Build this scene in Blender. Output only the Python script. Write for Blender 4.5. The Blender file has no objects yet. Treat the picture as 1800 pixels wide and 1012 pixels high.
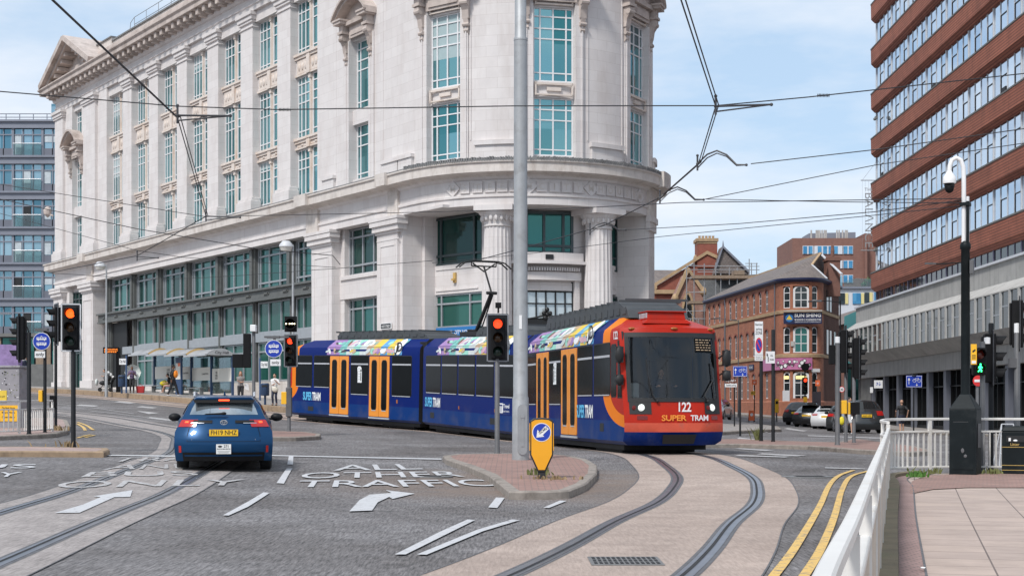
import bpy,bmesh,math,random
import numpy as np
from mathutils import Vector,Matrix
random.seed(7)
R = math.radians
SC = bpy.context.scene
COL = SC.collection
EYE = 1.4          # height of the photographer's eye above the near road
FOC = 2500.0       # focal length in photograph pixels (1800 px wide, 50 mm lens)

# ------------------------------------------------------------------ camera
cam_d = bpy.data.cameras.new('camera')
cam_d.sensor_width = 36.0
cam_d.lens = 36.0 * FOC / 1800.0
cam_d.shift_y = 214.0 / 1800.0
cam_d.clip_start = 0.1
cam_d.clip_end = 6000
cam = bpy.data.objects.new('camera',cam_d)
COL.objects.link(cam)
cam.location = (0,0,EYE)
cam.rotation_euler = (R(90),0,0)
SC.camera = cam

# ------------------------------------------------------------------ world and sun
SUN_EL,SUN_AZ = R(50),R(213)      # azimuth clockwise from +Y: behind the camera, to the left
w = bpy.data.worlds.new('World'); SC.world = w; w.use_nodes = True
nt = w.node_tree; nt.nodes.clear()
def wn(t,**k):
    n = nt.nodes.new(t)
    for a,b in k.items(): setattr(n,a,b)
    return n
out = wn('ShaderNodeOutputWorld'); bg = wn('ShaderNodeBackground')
sky = wn('ShaderNodeTexSky'); sky.sky_type = 'NISHITA'; sky.sun_disc = False
sky.sun_elevation = SUN_EL; sky.sun_rotation = SUN_AZ
sky.air_density = 1.0; sky.dust_density = 1.2; sky.ozone_density = 1.0
tc = wn('ShaderNodeTexCoord'); mp = wn('ShaderNodeMapping'); mp.inputs['Scale'].default_value = (1.6,1.6,5.5)
mp.inputs['Location'].default_value = (0.35,0.1,0.2)
nz = wn('ShaderNodeTexNoise'); nz.inputs['Scale'].default_value = 2.2; nz.inputs['Detail'].default_value = 7; nz.inputs['Roughness'].default_value = .56
cr = wn('ShaderNodeValToRGB'); cr.color_ramp.elements[0].position = .37; cr.color_ramp.elements[1].position = .64
cr.color_ramp.elements[0].color = (.0,.0,.0,1); cr.color_ramp.elements[1].color = (.95,.95,.95,1)
mx = wn('ShaderNodeMix',data_type='RGBA')
mx.inputs['B'].default_value = (6.1,6.4,6.9,1)
hz_ = wn('ShaderNodeMix',data_type='RGBA'); hz_.inputs['Factor'].default_value = .72; hz_.inputs['B'].default_value = (3.85,5.1,6.55,1)
nt.links.new(sky.outputs['Color'],hz_.inputs['A'])
nt.links.new(tc.outputs['Generated'],mp.inputs['Vector']); nt.links.new(mp.outputs['Vector'],nz.inputs['Vector'])
nt.links.new(nz.outputs['Fac'],cr.inputs['Fac']); nt.links.new(cr.outputs['Color'],mx.inputs['Factor'])
nt.links.new(hz_.outputs['Result'],mx.inputs['A']); nt.links.new(mx.outputs['Result'],bg.inputs['Color'])
bg.inputs['Strength'].default_value = 0.10
nt.links.new(bg.outputs['Background'],out.inputs['Surface'])
sun_d = bpy.data.lights.new('sun','SUN'); sun_d.energy = 2.1; sun_d.angle = R(9); sun_d.color = (1,.965,.92)
sun = bpy.data.objects.new('sun',sun_d); COL.objects.link(sun)
sdir = Vector((math.sin(SUN_AZ) * math.cos(SUN_EL),math.cos(SUN_AZ) * math.cos(SUN_EL),math.sin(SUN_EL)))
sun.rotation_euler = sdir.to_track_quat('Z','Y').to_euler()
sun.location = (-30,-20,60)
SC.view_settings.view_transform = 'Standard'; SC.view_settings.look = 'None'
SC.view_settings.exposure = 0.60; SC.view_settings.gamma = 1.0
SC.view_settings.use_curve_mapping = False

# ------------------------------------------------------------------ materials
MATS = {}
def newmat(name):
    m = bpy.data.materials.new(name); m.use_nodes = True
    MATS[name] = m
    n = m.node_tree.nodes; b = n['Principled BSDF']
    return m,n,m.node_tree.links,b
def pm(name,col,rough=.6,metal=0,var=.12,scale=4,bump=0,bscale=40,coat=0,spec=.5,emit=None,estr=1,grime=None):
    """plain procedural material: base colour broken up by two noises, optional bump and grime"""
    if name in MATS: return MATS[name]
    m,n,l,b = newmat(name)
    b.inputs['Roughness'].default_value = rough; b.inputs['Metallic'].default_value = metal
    b.inputs['Specular IOR Level'].default_value = spec
    if coat: b.inputs['Coat Weight'].default_value = coat; b.inputs['Coat Roughness'].default_value = .04
    t = n.new('ShaderNodeTexCoord')
    nz = n.new('ShaderNodeTexNoise'); nz.inputs['Scale'].default_value = scale; nz.inputs['Detail'].default_value = 8; nz.inputs['Roughness'].default_value = .62
    l.new(t.outputs['Object'],nz.inputs['Vector'])
    mr = n.new('ShaderNodeMapRange'); mr.inputs['From Min'].default_value = .25; mr.inputs['From Max'].default_value = .75
    mr.inputs['To Min'].default_value = 1 - var; mr.inputs['To Max'].default_value = 1 + var
    l.new(nz.outputs['Fac'],mr.inputs['Value'])
    mul = n.new('ShaderNodeVectorMath'); mul.operation = 'SCALE'; mul.inputs[0].default_value = col
    l.new(mr.outputs['Result'],mul.inputs['Scale'])
    last = mul.outputs['Vector']
    if grime:
        g2 = n.new('ShaderNodeTexNoise'); g2.inputs['Scale'].default_value = grime[1]; g2.inputs['Detail'].default_value = 6; g2.inputs['Roughness'].default_value = .7
        l.new(t.outputs['Object'],g2.inputs['Vector'])
        r2 = n.new('ShaderNodeMapRange'); r2.inputs['From Min'].default_value = .52; r2.inputs['From Max'].default_value = .74; r2.inputs['To Max'].default_value = grime[2]
        l.new(g2.outputs['Fac'],r2.inputs['Value'])
        mxx = n.new('ShaderNodeMix'); mxx.data_type = 'RGBA'; mxx.inputs['B'].default_value = (*grime[0],1)
        l.new(r2.outputs['Result'],mxx.inputs['Factor']); l.new(last,mxx.inputs['A']); last = mxx.outputs['Result']
    l.new(last,b.inputs['Base Color'])
    if bump:
        bz = n.new('ShaderNodeTexNoise'); bz.inputs['Scale'].default_value = bscale; bz.inputs['Detail'].default_value = 5
        l.new(t.outputs['Object'],bz.inputs['Vector'])
        bp = n.new('ShaderNodeBump'); bp.inputs['Strength'].default_value = bump; bp.inputs['Distance'].default_value = .02
        l.new(bz.outputs['Fac'],bp.inputs['Height']); l.new(bp.outputs['Normal'],b.inputs['Normal'])
    if emit:
        b.inputs['Emission Color'].default_value = (*emit,1); b.inputs['Emission Strength'].default_value = estr
    return m
def masonry(name,c1,c2,mort,bw,bh,msize=.01,rough=.85,stain=None,var=.2,stainscale=(.5,.5,.12),bump=.15,off=.5,rot=0):
    """coursed stone, brick or slate laid on the UV map, which is in metres"""
    m,n,l,b = newmat(name)
    b.inputs['Roughness'].default_value = rough
    t = n.new('ShaderNodeTexCoord')
    br = n.new('ShaderNodeTexBrick'); br.inputs['Scale'].default_value = 1.0
    br.inputs['Color1'].default_value = (*c1,1); br.inputs['Color2'].default_value = (*c2,1); br.inputs['Mortar'].default_value = (*mort,1)
    br.inputs['Mortar Size'].default_value = msize; br.inputs['Brick Width'].default_value = bw; br.inputs['Row Height'].default_value = bh
    br.inputs['Mortar Smooth'].default_value = .3; br.inputs['Bias'].default_value = 0
    br.offset = off; rt = n.new('ShaderNodeMapping'); rt.inputs['Rotation'].default_value = (0,0,rot); l.new(t.outputs['UV'],rt.inputs['Vector']); l.new(rt.outputs['Vector'],br.inputs['Vector'])
    nz = n.new('ShaderNodeTexNoise'); nz.inputs['Scale'].default_value = 1.3; nz.inputs['Detail'].default_value = 9; nz.inputs['Roughness'].default_value = .65
    l.new(t.outputs['Object'],nz.inputs['Vector'])
    mr = n.new('ShaderNodeMapRange'); mr.inputs['From Min'].default_value = .25; mr.inputs['From Max'].default_value = .75
    mr.inputs['To Min'].default_value = 1 - var; mr.inputs['To Max'].default_value = 1 + var
    l.new(nz.outputs['Fac'],mr.inputs['Value'])
    mul = n.new('ShaderNodeVectorMath'); mul.operation = 'SCALE'
    l.new(br.outputs['Color'],mul.inputs[0]); l.new(mr.outputs['Result'],mul.inputs['Scale'])
    last = mul.outputs['Vector']
    if stain:
        mp = n.new('ShaderNodeMapping'); mp.inputs['Scale'].default_value = stainscale
        l.new(t.outputs['Object'],mp.inputs['Vector'])
        g2 = n.new('ShaderNodeTexNoise'); g2.inputs['Scale'].default_value = 2.2; g2.inputs['Detail'].default_value = 8; g2.inputs['Roughness'].default_value = .7
        l.new(mp.outputs['Vector'],g2.inputs['Vector'])
        r2 = n.new('ShaderNodeMapRange'); r2.inputs['From Min'].default_value = .5; r2.inputs['From Max'].default_value = .78; r2.inputs['To Max'].default_value = stain[1]
        l.new(g2.outputs['Fac'],r2.inputs['Value'])
        mxx = n.new('ShaderNodeMix'); mxx.data_type = 'RGBA'; mxx.inputs['B'].default_value = (*stain[0],1)
        l.new(r2.outputs['Result'],mxx.inputs['Factor']); l.new(last,mxx.inputs['A']); last = mxx.outputs['Result']
    l.new(last,b.inputs['Base Color'])
    if bump:
        bp = n.new('ShaderNodeBump'); bp.inputs['Strength'].default_value = bump; bp.inputs['Distance'].default_value = .02
        l.new(br.outputs['Fac'],bp.inputs['Height']); bp.invert = True; l.new(bp.outputs['Normal'],b.inputs['Normal'])
    return m
def window_glass(name,ca,cb,metal=.75,rough=.04,cell=(1.1,3.2),wob=.0):
    """opaque tinted office glass: mirrors the sky, every pane a slightly different tint"""
    m,n,l,b = newmat(name)
    b.inputs['Metallic'].default_value = metal; b.inputs['Roughness'].default_value = rough
    t = n.new('ShaderNodeTexCoord')
    mp = n.new('ShaderNodeVectorMath'); mp.operation = 'DIVIDE'; mp.inputs[1].default_value = (cell[0],cell[1],1)
    fl = n.new('ShaderNodeVectorMath'); fl.operation = 'FLOOR'
    ob = n.new('ShaderNodeObjectInfo'); ad = n.new('ShaderNodeVectorMath'); ad.operation = 'ADD'
    wnz = n.new('ShaderNodeTexWhiteNoise'); wnz.noise_dimensions = '3D'
    l.new(t.outputs['UV'],mp.inputs[0]); l.new(mp.outputs['Vector'],fl.inputs[0]); l.new(fl.outputs['Vector'],ad.inputs[0])
    l.new(ob.outputs['Random'],ad.inputs[1]); l.new(ad.outputs['Vector'],wnz.inputs['Vector'])
    mxx = n.new('ShaderNodeMix'); mxx.data_type = 'RGBA'; mxx.inputs['A'].default_value = (*ca,1); mxx.inputs['B'].default_value = (*cb,1)
    l.new(wnz.outputs['Value'],mxx.inputs['Factor'])
    l.new(mxx.outputs['Result'],b.inputs['Base Color'])
    if wob:
        bz = n.new('ShaderNodeTexNoise'); bz.inputs['Scale'].default_value = .7; bz.inputs['Detail'].default_value = 1
        l.new(t.outputs['Object'],bz.inputs['Vector'])
        bp = n.new('ShaderNodeBump'); bp.inputs['Strength'].default_value = wob; bp.inputs['Distance'].default_value = .05
        l.new(bz.outputs['Fac'],bp.inputs['Height']); l.new(bp.outputs['Normal'],b.inputs['Normal'])
    return m

# ------------------------------------------------------------------ mesh builder
def box_uv(pts):
    a,b,c = pts[0],pts[1],pts[2]
    nx = (b[1]-a[1])*(c[2]-a[2])-(b[2]-a[2])*(c[1]-a[1])
    ny = (b[2]-a[2])*(c[0]-a[0])-(b[0]-a[0])*(c[2]-a[2])
    nz = (b[0]-a[0])*(c[1]-a[1])-(b[1]-a[1])*(c[0]-a[0])
    if abs(nz) > .8*math.sqrt(nx*nx+ny*ny+nz*nz+1e-18):
        return [(p[0],p[1]) for p in pts]
    h = math.hypot(nx,ny) or 1
    tx,ty = -ny/h,nx/h
    return [(p[0]*tx+p[1]*ty,p[2]) for p in pts]
class MB:
    def __init__(s): s.V = []; s.F = []; s.U = []; s.M = []
    def poly(s,pts,m=0,uv=None):
        i = len(s.V); s.V += [tuple(p) for p in pts]
        s.F.append(tuple(range(i,i+len(pts)))); s.U.append(uv or box_uv(pts)); s.M.append(m)
        return s
    def box(s,x0,x1,y0,y1,z0,z1,m=0):
        if x0 > x1: x0,x1 = x1,x0
        if y0 > y1: y0,y1 = y1,y0
        if z0 > z1: z0,z1 = z1,z0
        A = [(x0,y0,z0),(x1,y0,z0),(x1,y1,z0),(x0,y1,z0),(x0,y0,z1),(x1,y0,z1),(x1,y1,z1),(x0,y1,z1)]
        return s.hexa(A,m)
    def hexa(s,A,m=0):
        for f in ((0,3,2,1),(4,5,6,7),(0,1,5,4),(1,2,6,5),(2,3,7,6),(3,0,4,7)):
            s.poly([A[i] for i in f],m)
        return s
    def obox(s,c,ax,ay,az,m=0):
        c = Vector(c); ax = Vector(ax); ay = Vector(ay); az = Vector(az)
        A = [c-ax-ay-az,c+ax-ay-az,c+ax+ay-az,c-ax+ay-az,c-ax-ay+az,c+ax-ay+az,c+ax+ay+az,c-ax+ay+az]
        return s.hexa([tuple(v) for v in A],m)
    def beam(s,a,b,w,h=None,m=0,up=(0,0,1)):
        a = Vector(a); b = Vector(b); d = (b-a); h = h or w
        u = Vector(up); sd = d.cross(u)
        if sd.length < 1e-6: sd = d.cross(Vector((1,0,0)))
        sd.normalize(); u2 = sd.cross(d).normalized()
        return s.obox((a+b)/2,d/2,sd*w/2,u2*h/2,m) if False else s.hexa([tuple(p) for p in (
            a-sd*w/2-u2*h/2,b-sd*w/2-u2*h/2,b+sd*w/2-u2*h/2,a+sd*w/2-u2*h/2,
            a-sd*w/2+u2*h/2,b-sd*w/2+u2*h/2,b+sd*w/2+u2*h/2,a+sd*w/2+u2*h/2)],m)
    def prism(s,P,z0,z1,m=0,cap=True,mt=None):
        """vertical prism over a plan polygon P (counter-clockwise)"""
        n = len(P)
        for i in range(n):
            a,b = P[i],P[(i+1) % n]
            s.poly([(a[0],a[1],z0),(b[0],b[1],z0),(b[0],b[1],z1),(a[0],a[1],z1)],m)
        if cap:
            s.poly([(p[0],p[1],z1) for p in P],m if mt is None else mt); s.poly([(p[0],p[1],z0) for p in reversed(P)],m)
        return s
    def yprism(s,P,y0,y1,m=0,ms=None):
        """outline P in (x, z), thick from y0 (seen from the front) to y1; P anticlockwise seen from -y"""
        n = len(P); ms = m if ms is None else ms
        s.poly([(p[0],y0,p[1]) for p in P],m); s.poly([(p[0],y1,p[1]) for p in reversed(P)],ms)
        for i in range(n):
            a,b = P[i],P[(i+1) % n]
            s.poly([(b[0],y0,b[1]),(a[0],y0,a[1]),(a[0],y1,a[1]),(b[0],y1,b[1])],ms)
        return s
    def tube(s,pts,r,n=8,m=0,cap=True):
        pts = [Vector(p) for p in pts]; k = len(pts)
        rs = r if isinstance(r,(list,tuple)) else [r]*k
        rings = []; prev = None
        for i,p in enumerate(pts):
            d = (pts[min(i+1,k-1)]-pts[max(i-1,0)]).normalized()
            if prev is None:
                a = Vector((0,0,1)) if abs(d.z) < .9 else Vector((1,0,0))
                u = d.cross(a).normalized()
            else:
                u = (prev - d*prev.dot(d)).normalized()
            prev = u; v = d.cross(u)
            rings.append([tuple(p+(u*math.cos(2*math.pi*j/n)+v*math.sin(2*math.pi*j/n))*rs[i]) for j in range(n)])
        s.loft(rings,m,cap)
        return s
    def loft(s,rings,m=0,cap=True,closed=True,uvs=None):
        n = len(rings[0]); base = len(s.V)
        for r in rings: s.V += [tuple(p) for p in r]
        for i in range(len(rings)-1):
            for j in range(n if closed else n-1):
                a = base+i*n+j; b = base+i*n+(j+1) % n; c = base+(i+1)*n+(j+1) % n; d = base+(i+1)*n+j
                s.F.append((a,b,c,d)); s.M.append(m)
                if uvs: s.U.append([uvs[i][j],uvs[i][(j+1) % n],uvs[i+1][(j+1) % n],uvs[i+1][j]])
                else: s.U.append(box_uv([s.V[q] for q in (a,b,c,d)]))
        if cap and closed:
            s.poly(list(reversed(rings[0])),m); s.poly(rings[-1],m)
        return s
    def lathe(s,prof,c=(0,0,0),n=16,m=0,a0=0,a1=2*math.pi,axis='z'):
        full = abs(a1-a0-2*math.pi) < 1e-6
        k = n if full else n+1
        rings = []
        for r,z in prof:
            ring = []
            for j in range(k):
                a = a0+(a1-a0)*j/n
                p = (r*math.cos(a),r*math.sin(a),z)
                if axis == 'y': p = (r*math.cos(a),z,r*math.sin(a))
                if axis == 'x': p = (z,r*math.cos(a),r*math.sin(a))
                ring.append((c[0]+p[0],c[1]+p[1],c[2]+p[2]))
            rings.append(ring)
        s.loft(rings,m,cap=full,closed=full)
        return s
    def ball(s,c,r,n=12,k=8,m=0):
        r = r if isinstance(r,(tuple,list)) else (r,r,r)
        rings = []
        for i in range(k+1):
            t = -math.pi/2+math.pi*i/k; cz = max(math.cos(t),1e-3)
            rings.append([(c[0]+r[0]*cz*math.cos(2*math.pi*j/n),c[1]+r[1]*cz*math.sin(2*math.pi*j/n),c[2]+r[2]*math.sin(t)) for j in range(n)])
        return s.loft(rings,m)
    def disc(s,c,r,n=20,m=0,axis='y',rz=None):
        rz = rz or r
        if axis == 'y': P = [(c[0]+r*math.cos(2*math.pi*j/n),c[1],c[2]+rz*math.sin(2*math.pi*j/n)) for j in range(n)]
        elif axis == 'z': P = [(c[0]+r*math.cos(2*math.pi*j/n),c[1]+rz*math.sin(2*math.pi*j/n),c[2]) for j in range(n)]
        else: P = [(c[0],c[1]-r*math.cos(2*math.pi*j/n),c[2]+rz*math.sin(2*math.pi*j/n)) for j in range(n)]
        return s.poly(P,m)
    def sweep(s,path,prof,m=0,closed=False,cap=True,ms=None):
        """profile (out, z) swept along a plan path; 'out' is to the right of the travel direction"""
        k = len(path); nor = []
        for i in range(k):
            p = Vector(path[i]);
            a = (p-Vector(path[i-1])).normalized() if (i > 0 or closed) else None
            b = (Vector(path[(i+1) % k])-p).normalized() if (i < k-1 or closed) else None
            a = a or b; b = b or a
            t = (a+b); t = t.normalized() if t.length > 1e-6 else a
            n_ = Vector((t.y,-t.x)); c_ = max(.35,n_.dot(Vector((a.y,-a.x))))
            nor.append(n_/c_)
        L = [0]
        for i in range(1,k): L.append(L[-1]+(Vector(path[i])-Vector(path[i-1])).length)
        W = [0]
        for i in range(1,len(prof)): W.append(W[-1]+math.hypot(prof[i][0]-prof[i-1][0],prof[i][1]-prof[i-1][1]))
        rings = [[(path[i][0]+nor[i].x*o,path[i][1]+nor[i].y*o,z) for o,z in prof] for i in range(k)]
        if closed: rings.append(rings[0]); L.append(L[-1]+(Vector(path[0])-Vector(path[-1])).length)
        base = len(s.V); n = len(prof)
        for r in rings: s.V += r
        for i in range(len(rings)-1):
            for j in range(n-1):
                a = base+i*n+j; b = base+(i+1)*n+j; c = base+(i+1)*n+j+1; d = base+i*n+j+1
                s.F.append((a,b,c,d)); s.M.append(ms[j] if ms else m)
                s.U.append([(L[i],W[j]+prof[0][1]),(L[i+1],W[j]+prof[0][1]),(L[i+1],W[j+1]+prof[0][1]),(L[i],W[j+1]+prof[0][1])])
        if cap and not closed and len(prof) > 2:
            s.poly(rings[0],m); s.poly(list(reversed(rings[-1])),m)
        return s
    def text(s,txt,o,ax,ay,h,m=0,bold=0.0,align='CENTER',wid=None,shear=0,space=1):
        """lettering: o = anchor (centre of the word, on the base line), ax along, ay up, h capital height"""
        V,F,W0 = text_mesh(txt,bold,align,shear,space)
        ax = Vector(ax).normalized(); ay = Vector(ay).normalized(); o = Vector(o)
        kx = h/.70 if wid is None else wid/max(W0,1e-4); ky = h/.70
        b = len(s.V)
        s.V += [tuple(o+ax*(x*kx)+ay*(y*ky)) for x,y in V]
        for f in F:
            s.F.append(tuple(b+i for i in f)); s.M.append(m); s.U.append([(V[i][0],V[i][1]) for i in f])
        return s
    def build(s,name,mat,parent=None,smooth=35,loc=None,rot=None,bevel=0,merge=True,**props):
        me = bpy.data.meshes.new(name)
        me.from_pydata(s.V,[],s.F)
        mats = mat if isinstance(mat,(list,tuple)) else [mat]
        for q in mats: me.materials.append(MATS[q] if isinstance(q,str) else q)
        uv = me.uv_layers.new(name='UVMap')
        flat = [c for f in s.U for q in f for c in q]
        uv.data.foreach_set('uv',flat)
        me.polygons.foreach_set('material_index',s.M)
        me.validate()
        if merge or smooth:
            bm = bmesh.new(); bm.from_mesh(me)
            bmesh.ops.remove_doubles(bm,verts=bm.verts,dist=2e-4)
            bm.to_mesh(me); bm.free()
        if smooth:
            me.polygons.foreach_set('use_smooth',[True]*len(me.polygons))
            me.set_sharp_from_angle(angle=R(smooth))
        o = bpy.data.objects.new(name,me); COL.objects.link(o)
        if parent: o.parent = parent
        if loc is not None: o.location = loc
        if rot is not None: o.rotation_euler = rot if isinstance(rot,(tuple,list)) else (0,0,rot)
        if bevel:
            bv = o.modifiers.new('bevel','BEVEL'); bv.width = bevel; bv.segments = 2; bv.limit_method = 'ANGLE'; bv.angle_limit = R(40)
        for k,v in props.items(): o[k] = v
        return o
_tc = {}
def text_mesh(txt,bold=0,align='CENTER',shear=0,space=1):
    key = (txt,bold,align,shear,space)
    if key in _tc: return _tc[key]
    c = bpy.data.curves.new('lettering','FONT'); c.body = txt; c.align_x = align; c.resolution_u = 3; c.offset = bold
    c.shear = shear; c.space_character = space; c.fill_mode = 'FRONT'
    o = bpy.data.objects.new('lettering',c); COL.objects.link(o)
    dg = bpy.context.evaluated_depsgraph_get(); me = bpy.data.meshes.new_from_object(o.evaluated_get(dg))
    V = [(v.co.x,v.co.y) for v in me.vertices]; F = [tuple(p.vertices) for p in me.polygons]
    bpy.data.objects.remove(o); bpy.data.curves.remove(c); bpy.data.meshes.remove(me)
    W = (max(v[0] for v in V)-min(v[0] for v in V)) if V else 1
    _tc[key] = (V,F,W); return _tc[key]
def setp(o,label=None,cat=None,group=None,kind=None):
    if label: o['label'] = label
    if cat: o['category'] = cat
    if group: o['group'] = group
    if kind: o['kind'] = kind
    return o
def thing(name,label,cat,x,y,z=None,rot=0,group=None):
    o = bpy.data.objects.new(name,None); COL.objects.link(o); o.empty_display_size = .3
    o.location = (x,y,gz(x,y) if z is None else z); o.rotation_euler = (0,0,rot)
    return setp(o,label,cat,group)
def copy_tree(o,parent=None):
    c = o.copy(); COL.objects.link(c)
    if parent: c.parent = parent
    for ch in list(o.children): copy_tree(ch,c)
    return c

# ------------------------------------------------------------------ the lie of the land
CP = np.array([(-3,3,0),(3,3,0),(8,3,.05),(-8,8,.0),(0,9,0),(2,12,0),(-5,14,.02),(-6,19,.1),(-5.4,27,.27),(-12,32,.42),(.5,23,.03),(.6,26,.08),(0,32,.2),(4.2,24,.05),(4.2,35.5,.26),
(1.7,46.4,.28),(-2.4,56,.55),(-9,65,.92),(-7.3,47,.52),(-12,70,1.25),(-19.6,83,1.9),(-27,95,2.4),(-38,116,3.0),(-18,60,1.05),(-25,70,1.5),(-16,44,.65),(-24,50,.9),
(8,27,.1),(10,43.5,.18),(12,35,.15),(21,77,.08),(20,93,.34),(22,108,.7),(18,132,1.3),(10,70,.5),(4,68,.7),(26,100,.3),(26,60,.1),(14,14,.05),(40,150,1.5),(-60,140,3.6),(0,200,2.5),(60,60,.2),(-60,60,1.8),(60,220,2.5),(-30,20,.3),(0,-20,0),(30,-20,.1),(-30,-20,.1),(-60,230,4.5)],float)
_A = CP[:,:2]
def _phi(r): return np.sqrt(r*r+9)
def _fit():
    n = len(_A); K = _phi(np.linalg.norm(_A[:,None]-_A[None],axis=2))-.3*np.eye(n)
    P = np.c_[np.ones(n),_A]; M = np.block([[K,P],[P.T,np.zeros((3,3))]])
    return np.linalg.solve(M,np.r_[CP[:,2],0,0,0])
_W = _fit()
def gz(x,y):
    x = min(max(x,-75),75); y = min(max(y,-25),235)
    r = _phi(np.hypot(x-_A[:,0],y-_A[:,1])); n = len(_A)
    return float(r@_W[:n]+_W[n]+_W[n+1]*x+_W[n+2]*y)
def G(px,py,off=0):
    """the point of the ground (raised by off) that the photograph shows at a pixel"""
    a = (px-900)/FOC; b = (720-py)/FOC; d = 4.
    while d < 300:
        if EYE+b*d < gz(a*d,d)+off: break
        d *= 1.01
    lo,hi = d/1.01,d
    for _ in range(22):
        m = (lo+hi)/2
        if EYE+b*m < gz(a*m,m)+off: hi = m
        else: lo = m
    return (a*hi,hi)
def S(px,py,d): return ((px-900)/FOC*d,d,EYE+(720-py)/FOC*d)
def spline(P,n=8):
    """Catmull-Rom through points of any dimension"""
    P = [Vector(p) for p in P]; Q = [P[0]*2-P[1]]+P+[P[-1]*2-P[-2]]; o = []
    for i in range(1,len(Q)-2):
        a,b,c,d = Q[i-1],Q[i],Q[i+1],Q[i+2]
        for k in range(n):
            t = k/n
            o.append(.5*((2*b)+(c-a)*t+(2*a-5*b+4*c-d)*t*t+(3*b-a-3*c+d)*t**3))
    o.append(P[-1]); return o
def offset(path,o):
    """plan path moved to its right by o"""
    k = len(path); out = []
    for i in range(k):
        t = (Vector(path[min(i+1,k-1)][:2])-Vector(path[max(i-1,0)][:2])).normalized()
        out.append((path[i][0]+t.y*o,path[i][1]-t.x*o))
    return out
def drape(P,off,step=1.0,holes=None):
    """plan polygon cut up on a grid and laid on the ground"""
    bm = bmesh.new(); bm.faces.new([bm.verts.new((p[0],p[1],0)) for p in P])
    return drape_bm(bm,off,step)
def drape_bm(bm,off,step):
    xs = [v.co.x for v in bm.verts]; ys = [v.co.y for v in bm.verts]
    for ax,lo,hi in ((0,min(xs),max(xs)),(1,min(ys),max(ys))):
        k = math.floor(lo/step)+1
        while k*step < hi:
            co = [0,0,0]; no = [0,0,0]; co[ax] = k*step; no[ax] = 1
            bmesh.ops.bisect_plane(bm,geom=bm.verts[:]+bm.edges[:]+bm.faces[:],plane_co=co,plane_no=no,dist=1e-5)
            k += 1
    bmesh.ops.triangulate(bm,faces=bm.faces[:])
    for v in bm.verts: v.co.z = gz(v.co.x,v.co.y)+off
    bmesh.ops.recalc_face_normals(bm,faces=bm.faces[:])
    up = sum(f.normal.z for f in bm.faces)
    if up < 0: bmesh.ops.reverse_faces(bm,faces=bm.faces[:])
    return bm
def bm_object(bm,name,mats,**props):
    me = bpy.data.meshes.new(name); uv = bm.loops.layers.uv.new('UVMap')
    for f in bm.faces:
        for lp in f.loops: lp[uv].uv = (lp.vert.co.x,lp.vert.co.y)
    bm.to_mesh(me); bm.free()
    for q in (mats if isinstance(mats,(list,tuple)) else [mats]): me.materials.append(MATS[q])
    o = bpy.data.objects.new(name,me); COL.objects.link(o)
    for k,v in props.items(): o[k] = v
    return o
def sheet(P,off,name,mat,step=1.0,kind='structure'):
    return bm_object(drape(P,off,step),name,mat,kind=kind)
def strip(path,o0,o1,off):
    """flat ribbon along a plan path between two side offsets, added to a MB"""
    a = offset(path,o0); b = offset(path,o1); mb = MB(); L = 0
    for i in range(len(path)-1):
        q = [(p[0],p[1],gz(p[0],p[1])+off) for p in (a[i],b[i],b[i+1],a[i+1])]
        mb.poly(q if o0 > o1 else list(reversed(q)),uv=None)
    return mb
def join(a,b,m=None):
    k = len(a.V); a.V += b.V; a.F += [tuple(i+k for i in f) for f in b.F]; a.U += b.U; a.M += b.M if m is None else [m]*len(b.M)
    return a
def slab(P,h,name,top,kerb,kw=.15,step=1.0,kind='structure',kerb_edges=None):
    """raised pavement or island: kerb stones round the edge, paving inside"""
    n = len(P)
    ar = sum(P[i][0]*P[(i+1) % n][1]-P[(i+1) % n][0]*P[i][1] for i in range(n))
    if ar < 0: P = list(reversed(P))
    cl = list(P)+[P[0],P[1]]
    ins = []
    for i in range(n):
        a = (Vector(P[i])-Vector(P[i-1])).normalized(); b = (Vector(P[(i+1) % n])-Vector(P[i])).normalized()
        t = (a+b); t = t.normalized() if t.length > 1e-5 else a
        nn = Vector((-t.y,t.x)); c = max(.4,nn.dot(Vector((-a.y,a.x))))
        ins.append((P[i][0]+nn.x*kw/c,P[i][1]+nn.y*kw/c))
    o = sheet(ins,h-.004,name,top,step,kind)
    mb = MB()
    for i in range(n):
        a,b,ai,bi = P[i],P[(i+1) % n],ins[i],ins[(i+1) % n]
        L = (Vector(b)-Vector(a)).length; k = max(1,int(L/1.0))
        for q in range(k):
            f0,f1 = q/k,(q+1)/k
            lp = lambda u,v,f: (u[0]+(v[0]-u[0])*f,u[1]+(v[1]-u[1])*f)
            p0,p1,i0,i1 = lp(a,b,f0),lp(a,b,f1),lp(ai,bi,f0),lp(ai,bi,f1)
            e = .025
            m0 = (p0[0]+(i0[0]-p0[0])*e/kw,p0[1]+(i0[1]-p0[1])*e/kw); m1 = (p1[0]+(i1[0]-p1[0])*e/kw,p1[1]+(i1[1]-p1[1])*e/kw)
            z = lambda p,d: (p[0],p[1],gz(p[0],p[1])+d)
            mb.poly([z(p0,-.1),z(p1,-.1),z(p1,h-.025),z(p0,h-.025)])
            mb.poly([z(p0,h-.025),z(p1,h-.025),z(m1,h),z(m0,h)])
            mb.poly([z(m0,h),z(m1,h),z(i1,h),z(i0,h)])
            mb.poly([z(i0,h),z(i1,h),z(i1,h-.05),z(i0,h-.05)])
    k = mb.build('kerb',kerb,kind='structure')
    return o
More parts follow.
